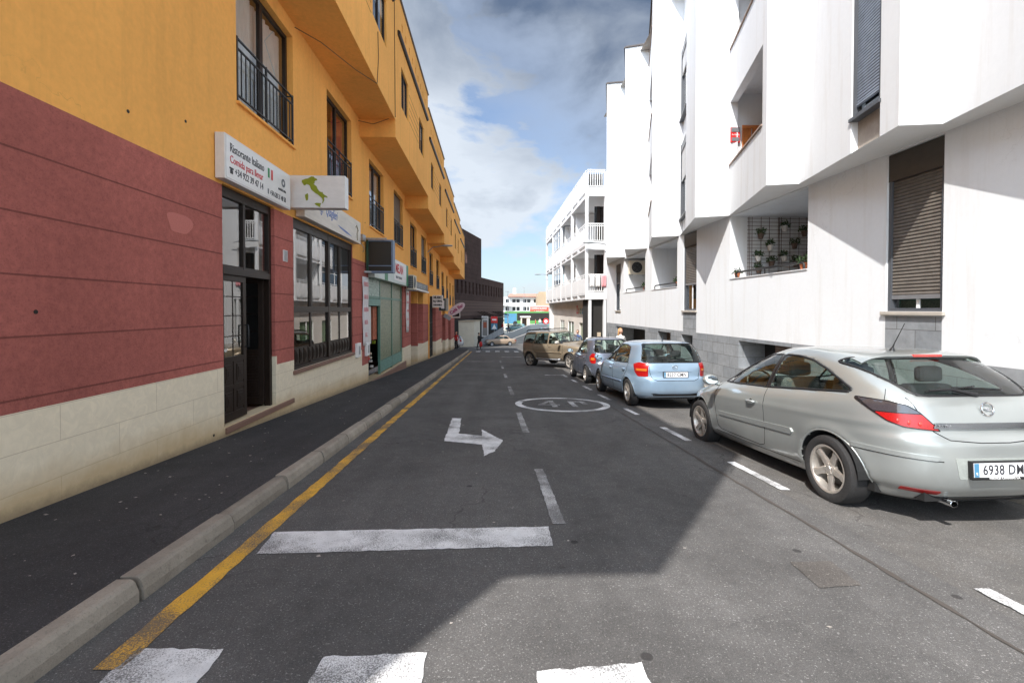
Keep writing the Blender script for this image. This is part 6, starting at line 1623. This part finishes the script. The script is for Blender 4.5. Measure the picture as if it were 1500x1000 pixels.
B = dict(H=1.475, zb=.22, wb=2.6, wr=.308, Ra=.345, hw=.850, tw=.195, spokes=6, wstyle='multi', paint=blue, x0=-.74, x1=3.42, belt=.93, seats=(1.25, .25), dash=(1.95, 2.3), flare=.014,
  XR=[(.22,-.62),(.30,-.70),(.42,-.745),(.60,-.75),(.67,-.735),(.70,-.70),(.85,-.69),(.95,-.665),(1.0,-.635),(1.1,-.585),(1.2,-.53),(1.3,-.465),(1.38,-.39),(1.41,-.33),(1.43,-.2),(1.45,.1),(1.465,.5),(1.475,.9)],
  XF=[(.22,3.30),(.35,3.40),(.5,3.43),(.65,3.38),(.75,3.22),(.83,2.95),(.90,2.65),(.96,2.40),(1.0,2.28),(1.1,2.06),(1.2,1.84),(1.3,1.62),(1.4,1.38),(1.44,1.22),(1.465,1.05),(1.475,.95)],
  W=[(.22,.77),(.3,.815),(.45,.84),(.6,.85),(.72,.848),(.82,.838),(.90,.815),(.95,.79),(1.0,.775),(1.1,.745),(1.2,.705),(1.3,.66),(1.38,.61),(1.42,.56),(1.45,.45),(1.465,.30),(1.475,.10)],
  NR=[(.2,5),(.7,5),(1.0,6),(1.4,6),(1.475,3)], NF=[(.2,3),(.7,3),(.95,4),(1.4,4),(1.475,3)], NC=120)
bf = corner_round([(2.12,.95),(1.85,1.16),(1.62,1.31),(1.48,1.36),(1.12,1.375),(1.13,.945)], .03)
br = corner_round([(1.05,.945),(1.04,1.375),(.55,1.365),(.22,1.31),(.10,1.16),(.06,.97)], .03)
bq = corner_round([(-.02,.985),(.04,1.16),(.14,1.295),(-.05,1.27),(-.22,1.10),(-.26,1.01)], .02)
brr = corner_round([(-.56,1.395),(.56,1.395),(.665,1.04),(.62,1.0),(-.62,1.0),(-.665,1.04)], .03)
bfr = corner_round([(-.54,1.40),(.54,1.40),(.68,1.04),(.6,1.0),(-.6,1.0),(-.68,1.04)], .04)
B['cuts'] = [(bf, 'side'), (br, 'side'), (brr, 'rear'), (bfr, 'front')]
oB = dict(paint=blue, doors=[[(2.16,.93),(2.18,.6),(2.1,.32),(1.10,.30),(1.09,.95)], [(1.09,.30),(.50,.30),(.36,.50),(.18,.66),(.03,.80),(.02,.97)]], handles=[(1.28,.80),(.22,.82)],
  pillars=[[(1.12,.945),(1.12,1.375),(1.05,1.375),(1.05,.945)]], mould=[(2.15,.50),(.42,.52)], mouldm='blue_grey', tlo=(-.5,.62), tl=[(-.11,.70),(-.13,.98),(.10,1.0),(.24,.96),(.20,.80),(.12,.70)],
  tlin=[([(-.09,.82),(-.09,.87),(.16,.87),(.16,.82)], 'lamp_amber')], gate=[(-.55,1.0),(-.54,.80),(-.50,.66),(-.4,.62),(.4,.62),(.50,.66),(.54,.80),(.55,1.0)],
  rearp=[([(-.36,.83),(.36,.83),(.37,.80),(-.37,.80)], blue, 'handle_strip'), ([(-.5,.33),(.5,.33),(.48,.30),(-.48,.30)], 'black', 'bumper_slot'), ([(-.68,.235),(.68,.235),(.66,.205),(-.66,.205)], 'gloss_black', 'lower_lip')], pz=.745, ptx='8237 CMN', bz=.90, wip=[(.0,1.02),(-.2,1.06),(-.5,1.075)], ant=(.0,.0,1.45), mir=(2.02,.85,1.0), hlx=3.2, hl=[(-.25,.80),(.15,.74),(.12,.62),(-.18,.66)])
wipfix = oB; oB['wip'] = [(.12,1.02),(-.1,1.05),(-.45,1.09)]
B['extra'] = hatch_extra(oB)
car2 = make_car(B, 'parked_car', 'light blue hatchback parked between the silver and the grey blue cars', (3.91, 10.35, G(3.9, 10.35)), R(90+1.2), slp, group='cars parked along the right kerb')

gblue = m_carpaint('grey_blue_paint', (.145, .165, .215), metallic=.5, rough=.3)
Cc = dict(H=1.54, zb=.22, wb=2.43, wr=.295, Ra=.33, hw=.83, tw=.175, spokes=8, wstyle='multi', paint=gblue, x0=-.60, x1=3.12, belt=.95, seats=(1.15, .3), dash=(1.8, 2.15), flare=.012, glass=gl_car,
  XR=[(.22,-.48),(.30,-.56),(.42,-.60),(.60,-.605),(.68,-.59),(.72,-.565),(.85,-.55),(.98,-.52),(1.1,-.47),(1.2,-.42),(1.3,-.355),(1.4,-.27),(1.46,-.19),(1.49,-.10),(1.515,.1),(1.53,.4),(1.54,.8)],
  XF=[(.22,3.0),(.35,3.08),(.5,3.12),(.65,3.10),(.75,3.02),(.85,2.86),(.93,2.62),(.98,2.42),(1.02,2.26),(1.1,2.10),(1.2,1.90),(1.3,1.70),(1.4,1.48),(1.47,1.27),(1.515,1.08),(1.54,.85)],
  W=[(.22,.75),(.3,.795),(.45,.82),(.6,.83),(.75,.828),(.85,.815),(.93,.79),(.98,.765),(1.05,.745),(1.2,.705),(1.3,.67),(1.4,.61),(1.46,.55),(1.5,.45),(1.525,.30),(1.54,.10)],
  NR=[(.2,3.8),(.7,3.8),(1.0,4.2),(1.4,4.4),(1.54,3)], NF=[(.2,2.6),(.7,2.6),(.95,3.4),(1.4,3.6),(1.54,3)], NC=100)
cf = corner_round([(2.05,.99),(1.82,1.18),(1.62,1.33),(1.45,1.41),(1.10,1.43),(1.12,.98)], .04)
cr_ = corner_round([(1.03,.98),(1.01,1.43),(.60,1.42),(.28,1.33),(.08,1.16),(.02,1.0)], .04)
crr = corner_round([(-.50,1.43),(.50,1.43),(.585,1.07),(.54,1.02),(-.54,1.02),(-.585,1.07)], .05)
cfr = corner_round([(-.5,1.45),(.5,1.45),(.64,1.06),(.56,1.03),(-.56,1.03),(-.64,1.06)], .05)
Cc['cuts'] = [(cf, 'side'), (cr_, 'side'), (crr, 'rear'), (cfr, 'front')]
oC = dict(paint=gblue, doors=[[(2.1,.95),(2.12,.6),(2.02,.32),(1.08,.30),(1.07,.98)], [(1.07,.30),(.48,.30),(.34,.5),(.12,.66),(.0,.82),(-.02,.98)]], handles=[(1.26,.84),(.22,.86)], pillars=[[(1.11,.98),(1.09,1.43),(1.02,1.43),(1.04,.98)]],
  tlo=(-.42,.62), tl=[(-.07,.68),(-.09,.84),(-.04,.99),(.06,1.0),(.16,.90),(.16,.76),(.08,.68)], tlin=[([(-.04,.78),(-.04,.86),(.11,.86),(.11,.78)], 'lamp_amber')],
  gate=[(-.52,.98),(-.50,.75),(-.42,.66),(.42,.66),(.50,.75),(.52,.98)], rearp=[], pz=.52, ptx='4415 DKR', bz=.93, wip=[(.0,1.03),(-.2,1.06),(-.42,1.06)], ant=(.1,0,1.52), mir=(1.95,.83,1.02), hlx=2.9, hl=[(-.18,.88),(.12,.82),(.10,.66),(-.16,.70)])
Cc['extra'] = hatch_extra(oC)
car3 = make_car(Cc, 'parked_car', 'small rounded grey blue hatchback parked behind the light blue car', (3.90, 15.1, G(3.9, 15.1)), R(90+.5), slp, group='cars parked along the right kerb')

# ---------- beige off road car at an angle
beige = m_carpaint('beige_paint', (.29, .235, .165), metallic=.4, rough=.35)
D = dict(H=1.84, zb=.36, wb=2.79, wr=.385, Ra=.43, hw=.93, tw=.265, spokes=6, wstyle='five', paint=beige, x0=-.88, x1=3.72, belt=1.2, seats=(1.4, .4), dash=(2.1, 2.45), flare=.045, lip=.016, steer=R(-12), inset=.0,
  XR=[(.36,-.70),(.45,-.82),(.60,-.88),(.74,-.88),(.78,-.82),(.9,-.80),(1.1,-.785),(1.25,-.77),(1.4,-.745),(1.6,-.70),(1.72,-.65),(1.78,-.55),(1.81,-.3),(1.83,.1),(1.84,.6)],
  XF=[(.36,3.50),(.5,3.66),(.7,3.72),(.85,3.70),(1.0,3.62),(1.08,3.45),(1.13,3.1),(1.17,2.75),(1.22,2.45),(1.3,2.30),(1.4,2.16),(1.5,2.01),(1.6,1.86),(1.7,1.69),(1.77,1.5),(1.81,1.28),(1.84,1.0)],
  W=[(.36,.80),(.45,.86),(.6,.90),(.8,.915),(.95,.915),(1.05,.90),(1.15,.87),(1.22,.845),(1.3,.825),(1.45,.79),(1.6,.745),(1.7,.70),(1.76,.64),(1.80,.54),(1.83,.35),(1.84,.12)],
  NR=[(.3,5),(1.0,6),(1.84,4)], NF=[(.3,4),(1.0,4.5),(1.3,5),(1.84,4)], NC=110)
df = corner_round([(2.25,1.21),(2.02,1.45),(1.83,1.64),(1.72,1.69),(1.38,1.70),(1.38,1.20)], .04)
dm = corner_round([(1.28,1.20),(1.28,1.70),(.46,1.70),(.40,1.40),(.30,1.20)], .04)
dq = corner_round([(.20,1.22),(.34,1.42),(.38,1.69),(-.48,1.66),(-.60,1.26)], .05)
drr = corner_round([(-.60,1.68),(.60,1.68),(.68,1.27),(-.68,1.27)], .05)
dfr = corner_round([(-.6,1.72),(.6,1.72),(.74,1.27),(-.74,1.27)], .05)
D['cuts'] = [(df, 'side'), (dm, 'side'), (dq, 'side'), (drr, 'rear'), (dfr, 'front')]
D['glass'] = gl_car
def suv_extra(root, P):
    both_seam(P, [(2.36,1.18),(2.36,.8),(2.30,.50),(1.34,.48),(1.34,1.20)], 'under', root, r=.004); both_seam(P, [(1.33,.48),(.62,.48),(.48,.70),(.30,.90),(.22,1.20)], 'under', root, r=.004)
    for x, z in ((1.50,1.06),(.50,1.06)):
        for sy, pr in ((1, P['left']), (-1, P['right'])):
            c = pr.pt((x, z)); b = MB(); b.tube([(c.x-.09, c.y+.008*sy, z), (c.x, c.y+.03*sy, z), (c.x+.085, c.y+.008*sy, z)], .014, 8); b.build('door_handle', beige, root, smooth='all')
    both_seam(P, [(2.28,.78),(.50,.78)], beige, root, 'side_moulding', r=.03)
    for sy in (1, -1):
        b = MB(); b.tube([(2.22, sy*.93, .47), (2.1, sy*.97, .45), (.65, sy*.97, .45), (.55, sy*.93, .47)], .045, 8); b.build('running_board', 'grey_metal', root, smooth='all')
        b = MB(); b.tube([(1.25, sy*.62, 1.82), (1.15, sy*.62, 1.88), (-.35, sy*.62, 1.86), (-.45, sy*.62, 1.80)], .022, 8); b.build('roof_rail', 'black', root, smooth='all')
        d = Vector((1, -sy*.6, 0)).normalized(); pr = Proj(P['bvh'], Vector((-.8, sy*.75, 0))-d*2, Vector((.6, sy, 0)).normalized(), (0, 0, 1), d)
        patch(pr, corner_round([(-.06,.85),(-.06,1.28),(.08,1.28),(.14,1.05),(.10,.85)], .02), .008, 'tail_light', 'lamp_red', root)
        d = Vector((-1, -sy*.5, 0)).normalized(); pr = Proj(P['bvh'], Vector((3.5, sy*.66, 0))-d*2, Vector((.45, -sy*.9, 0)).normalized(), (0, 0, 1), d)
        patch(pr, corner_round([(-.16,1.06),(.16,1.02),(.14,.86),(-.16,.90)], .03), .006, 'headlight', 'headlight_glass', root)
    for xx in (.5, -.3):
        b = MB(); b.bar((xx, -.62, 1.875), (xx, .62, 1.875), .03); b.build('roof_bar', 'black', root)
    patch(P['front'], corner_round([(-.36,1.02),(.36,1.02),(.32,.84),(-.32,.84)], .03), .008, 'grille', 'black', root)
    mirror_obj(root, 2.22, .95, 1.27, simple('mirror_white', (.55, .52, .46), .4), 1.25)
    # spare wheel on the tailgate
    b = MB(); b.lathe([(0, -.14), (.30, -.14), (.36, -.10), (.375, 0), (.36, .08), (0, .09)], 32, 'X', (-.94, 0, 1.02)); b.build('spare_wheel', 'tyre', root, smooth=40)
    b = MB(); b.lathe([(0, -.155), (.22, -.155), (.25, -.142)], 32, 'X', (-.94, 0, 1.02)); b.build('spare_wheel_cover', beige, root, smooth=40)
D['extra'] = suv_extra
# rear-left wheel about (1.78,21.1), front-left about (3.2,19.6); the car points right and towards us
hd_ = math.atan2(19.15-21.6, 3.75-2.35)
car4 = make_car(D, 'off_road_car', 'beige off road car with roof rails standing at an angle, nose towards the white building', (2.74, 24.26, G(2.3, 24.26)), R(-53), slp*-.80, R(1.9), group=None)

# ---------- far cars
cream_p = m_carpaint('old_beige_paint', (.42, .31, .22), metallic=0, rough=.45)
E_ = dict(H=1.40, zb=.24, wb=2.5, wr=.30, Ra=.33, hw=.80, tw=.175, spokes=8, wstyle='steel', rimm='grey_metal', paint=cream_p, x0=-1.0, x1=3.2, belt=.92, seats=(1.1, .3), dash=(1.7, 2.0), flare=.005,
  XR=[(.24,-.92),(.35,-1.0),(.6,-1.03),(.8,-1.02),(.88,-.95),(.92,-.5),(.95,-.22),(1.05,-.10),(1.15,.02),(1.25,.14),(1.33,.27),(1.38,.45),(1.40,.7)],
  XF=[(.24,3.05),(.4,3.15),(.6,3.17),(.75,3.12),(.82,2.95),(.87,2.4),(.92,2.0),(.97,1.88),(1.05,1.76),(1.15,1.62),(1.25,1.48),(1.33,1.34),(1.38,1.15),(1.40,.9)],
  W=[(.24,.72),(.4,.78),(.6,.80),(.75,.80),(.85,.78),(.92,.74),(1.0,.72),(1.2,.66),(1.3,.61),(1.36,.5),(1.40,.1)], NR=[(.2,6),(1.4,5)], NF=[(.2,6),(1.4,5)], NC=70)
E_['cuts'] = [([(1.72,.96),(1.42,1.28),(.95,1.30),(.95,.96)], 'side'), ([(.88,.96),(.88,1.30),(.42,1.28),(.14,1.02),(.12,.96)], 'side'), ([(-.5,1.28),(.5,1.28),(.58,1.0),(-.58,1.0)], 'rear'), ([(-.52,1.28),(.52,1.28),(.6,.99),(-.6,.99)], 'front')]
def far_extra(tz, wbp):
    def ex(root, P):
        for y in (.6, -.6): patch(P['rear'], [(y-.14, tz-.06), (y+.14, tz-.06), (y+.14, tz+.08), (y-.14, tz+.08)], .01, 'tail_light', 'lamp_red', root)
        for y in (.55, -.55): patch(P['front'], [(y-.14, .58), (y+.14, .58), (y+.14, .72), (y-.14, .72)], .01, 'headlight', 'headlight_glass', root)
        b = MB(); x0, x1 = wbp; b.box(x0-.06, x0+.02, -.76, .76, .42, .52); b.box(x1-.02, x1+.06, -.76, .76, .42, .52); b.build('bumper', 'grey_metal', root)
    return ex
E_['extra'] = far_extra(.72, (-1.02, 3.16))
car5 = make_car(E_, 'old_sedan', 'old beige saloon turning in the cross street at the foot of the hill', (2.4, 63.5, G(2.4, 63.5)+.01), R(194), 0, group=None)
wp = m_carpaint('white_car_paint', (.70, .70, .70), metallic=0, rough=.35)
F2 = dict(B); F2.update(paint=wp, NC=60)
oF = dict(oB); oF['paint'] = wp; F2['extra'] = lambda root, P: (patch(P['rear'], [(-.72,.72),(-.50,.72),(-.50,.98),(-.72,.98)], .01, 'tail_light', 'lamp_red', root), patch(P['rear'], [(.72,.72),(.50,.72),(.50,.98),(.72,.98)], .01, 'tail_light', 'lamp_red', root), mirror_obj(root, 2.02, .85, 1.0, wp))
car6 = make_car(F2, 'small_white_car', 'small white hatchback half hidden behind the end of the orange building', (-3.95, 54.0, G(-3.9, 54)+.1), R(172), 0, group=None)
tp = m_carpaint('teal_car_paint', (.12, .22, .24), metallic=.3, rough=.35)
F3 = dict(F2); F3.update(paint=tp); F3['extra'] = lambda root, P: None
car7 = make_car(F3, 'distant_car', 'dark teal car beside the white pillar beyond the beige off road car', (8.7, 74.0, G(8.7, 74)+.7), R(100), 0, group=None)

def copy_tree(o, parent=None):
    c = o.copy(); col.objects.link(c)
    if parent is not None: c.parent = parent
    for ch in list(o.children): copy_tree(ch, c)
    return c
for (x, y, h_, l_) in ((6.2, 90.5, 175, 'dark teal car parked on the pale square in front of the bus'), (12.6, 96, 185, 'dark teal car parked in front of the painted hoarding')):
    c = copy_tree(car7); c.location = (x, y, G(x, y)+.0); c.rotation_euler = (0, 0, R(h_)); c['label'] = l_
for c in bpy.data.objects:
    if c.name.startswith('distant_car'): c['group'] = 'distant teal cars'
# ------------------------------------------------------------------ PEOPLE
def person(label, loc, facing, top, legs, hair, sc=1., pose='stand', longhair=False, bag=None):
    root = thing('person', label, 'person', loc)
    J = {'pelvis': (0, 0, .95), 'belly': (0, .01, 1.10), 'chest': (0, .0, 1.32), 'neck': (0, 0, 1.47), 'head0': (0, .01, 1.55)}
    st = .16 if pose == 'walk' else .03
    E = [('pelvis', 'belly'), ('belly', 'chest'), ('chest', 'neck'), ('neck', 'head0')]
    Rr = {'pelvis': (.145, .10), 'belly': (.125, .095), 'chest': (.155, .10), 'neck': (.055, .055), 'head0': (.06, .06)}
    for s, sy in (('l', 1), ('r', -1)):
        f = st*sy
        J['hip'+s] = (.09*sy, 0, .88); J['knee'+s] = (.10*sy, f*.7+.02, .50); J['ank'+s] = (.10*sy, f-.02, .09); J['toe'+s] = (.11*sy, f+.15, .035)
        J['sh'+s] = (.18*sy, 0, 1.40); J['el'+s] = (.25*sy, -.04-f*.3, 1.12); J['wr'+s] = (.25*sy, .10-f*.5, .90)
        E += [('pelvis', 'hip'+s), ('hip'+s, 'knee'+s), ('knee'+s, 'ank'+s), ('ank'+s, 'toe'+s), ('chest', 'sh'+s), ('sh'+s, 'el'+s), ('el'+s, 'wr'+s)]
        Rr.update({'hip'+s: (.09, .09), 'knee'+s: (.06, .06), 'ank'+s: (.04, .04), 'toe'+s: (.035, .03), 'sh'+s: (.06, .06), 'el'+s: (.042, .042), 'wr'+s: (.028, .028)})
    names = list(J); me = bpy.data.meshes.new('body'); me.from_pydata([Vector(J[n])*sc for n in names], [(names.index(a), names.index(b_)) for a, b_ in E], [])
    o = bpy.data.objects.new('body', me); col.objects.link(o)
    o.modifiers.new('sk', 'SKIN'); bm = bmesh.new(); bm.from_mesh(me); sl_ = bm.verts.layers.skin.verify()
    bm.verts.ensure_lookup_table()
    for i, n in enumerate(names): bm.verts[i][sl_].radius = (Rr[n][0]*sc, Rr[n][1]*sc); bm.verts[i][sl_].use_root = (n == 'pelvis')
    bm.to_mesh(me); bm.free(); sb = o.modifiers.new('sub', 'SUBSURF'); sb.levels = sb.render_levels = 1
    dg = bpy.context.evaluated_depsgraph_get(); m2 = bpy.data.meshes.new_from_object(o.evaluated_get(dg)); bpy.data.objects.remove(o)
    # head and hands are part of the same body mesh
    bm = bmesh.new(); bm.from_mesh(m2)
    def blob(c, r, seg=14):
        g_ = bmesh.ops.create_uvsphere(bm, u_segments=seg, v_segments=10, radius=1.)
        for v in g_['verts']:
            v.co = Vector((v.co.x*r[0], v.co.y*r[1]*(1-.12*max(0, -v.co.z)), v.co.z*r[2]))+Vector(c)
            v.co *= sc
    blob((0, .015, 1.64), (.075, .095, .115)); blob((0, .115, 1.62), (.012, .02, .02), 6)
    for sy in (1, -1):
        blob((.078*sy, .01, 1.63), (.012, .02, .03), 6)
        w_ = Vector(J['wr'+('l' if sy > 0 else 'r')]); blob(tuple(w_+Vector((0, .02, -.05))), (.018, .035, .05), 8)
        for k in range(4):
            g_ = bmesh.ops.create_cone(bm, segments=5, radius1=.008, radius2=.006, depth=.07-.008*abs(k-1.5))
            for v in g_['verts']: v.co = (Vector((v.co.x, v.co.y, v.co.z))+w_+Vector((.0, -.01+.02*k, -.12)))*sc
        g_ = bmesh.ops.create_cone(bm, segments=5, radius1=.009, radius2=.007, depth=.05)
        for v in g_['verts']: v.co = (Matrix.Rotation(.6, 3, 'X') @ v.co+w_+Vector((-.01*sy, .07, -.05)))*sc
    bm.to_mesh(m2); bm.free()
    for m_ in ('skin', top, legs, 'cloth_black'): m2.materials.append(_m[m_])
    for p in m2.polygons:
        c = p.center/sc; p.use_smooth = True
        if c.z > 1.49: p.material_index = 0
        elif c.z > .93 and (abs(c.x) < .215 or c.z > 1.1): p.material_index = 1
        elif abs(c.x) > .215 and c.z > .6: p.material_index = 0 if c.z < .92 else 1
        elif c.z > .10: p.material_index = 2
        else: p.material_index = 3
    o = bpy.data.objects.new('body', m2); col.objects.link(o); o.parent = root
    b = MB()
    for i in range(10):
        pass
    P = []
    L2 = .24 if longhair else .03
    for i in range(12):
        t_ = i/11; P.append([(sc*(.088+(.02 if longhair else 0)*t_)*math.sin(min(1.7, t_*1.9)+.001)*math.cos(a)*(1.15 if longhair else 1), sc*(-.005+(.105)*math.sin(min(1.7, t_*1.9)+.001)*math.sin(a)*(1 if math.sin(a) < .3 else (1. if t_ < .45 else .4))), sc*(1.66+.115*math.cos(min(1.7, t_*1.9))-(L2*max(0, t_-.6)/.4 if math.sin(a) < .45 else 0))) for a in np.linspace(0, 2*math.pi, 19)])
    b.grid(P); b.build('hair', hair, root, smooth='all', recalc=False)
    if bag:
        b = MB(); b.grid([[(sc*(.30+.12*math.cos(a)*r_), sc*.05+sc*.16*math.sin(a)*r_, sc*z) for a in np.linspace(0, 2*math.pi, 17)] for z, r_ in ((.35, .3), (.40, .9), (.6, 1.1), (.8, .8), (.88, .2))])
        q = b.build('carried_bag', bag, None, smooth='all'); q['label'] = 'bright red round bag carried by the person in black'; q['category'] = 'bag'
        q.location = loc; q.rotation_euler = (0, 0, facing)
    root.rotation_euler = (0, 0, facing)
    return root
person('person in black clothes with short dark hair crossing at the foot of the street', (-1.22, 47.5, G(0, 47.5)), R(-60), 'cloth_black', 'cloth_black', 'hair_dark', 1.02, 'walk', bag='cloth_red')
person('person in a red top standing at the far corner of the orange building', (-3.45, 46.6, G(0, 46.6)+.13), R(150), 'cloth_red', 'cloth_black', 'skin', .99)
person('person with curly blond hair and white top between the parked cars and the white building', (5.45, 19.3, G(5, 19.3)+.13), R(200), 'cloth_white', 'cloth_blue', 'hair_blond', 1.0, longhair=True)
person('person with short dark hair behind the bonnet of the beige off road car', (5.35, 28.4, G(5, 28.4)+.13), R(160), 'cloth_blue', 'cloth_black', 'hair_dark', 1.02)
person('person in a red shirt walking on the ramp behind the railing', (1.9, 75.5, -3.85), R(-40), 'cloth_red', 'cloth_black', 'hair_dark', 1.0, 'walk')
person('person in dark clothes further up the ramp in front of the bus', (3.2, 84, -4.3), R(120), 'cloth_black', 'cloth_blue', 'hair_dark', 1.0, 'walk')
person('person in a white top standing by the hoarding on the square', (10.4, 98, G(0, 98)), R(180), 'cloth_white', 'cloth_blue', 'hair_dark', 1.0)
person('person in a red top walking near the booth on the square', (9.3, 96, G(0, 96)), R(90), 'cloth_red', 'cloth_blue', 'hair_dark', 1.0, 'walk')
person('person in black walking past the hoarding on the square', (11.6, 102, G(0, 102)), R(-90), 'cloth_black', 'cloth_black', 'hair_dark', 1.0, 'walk')
# ------------------------------------------------------------------ every separate piece becomes a part of its own
def split_parts(o):
    me = o.data; bm = bmesh.new(); bm.from_mesh(me); bmesh.ops.remove_doubles(bm, verts=bm.verts, dist=1e-4)
    bm.faces.ensure_lookup_table(); seen = set(); comps = []
    for f in bm.faces:
        if f.index in seen: continue
        st_ = [f]; seen.add(f.index); c = []
        while st_:
            g_ = st_.pop(); c.append(g_)
            for v in g_.verts:
                for h in v.link_faces:
                    if h.index not in seen: seen.add(h.index); st_.append(h)
        comps.append(c)
    if len(comps) > 1:
        for i, c in enumerate(comps):
            m2 = bpy.data.meshes.new(o.name); vi = {}; vs = []; fs = []
            for f in c:
                for v in f.verts:
                    if v not in vi: vi[v] = len(vs); vs.append(tuple(v.co))
                fs.append(tuple(vi[v] for v in f.verts))
            m2.from_pydata(vs, [], fs); [m2.materials.append(m_) for m_ in me.materials]
            if i == 0: o.data = m2
            else:
                q = o.copy(); q.data = m2; col.objects.link(q)
    bm.free()
for o in list(bpy.data.objects):
    if o.type == 'MESH' and o.name.split('.')[0] in ('red_wainscot', 'kick_panel', 'spandrel', 'basement_shutter', 'pillar', 'basement_room', 'screen', 'ground_floor_glass', 'shop_window_frame', 'balcony_door', 'grey_pad', 'slatted_band', 'green_band', 'cable', 'goods'): split_parts(o)
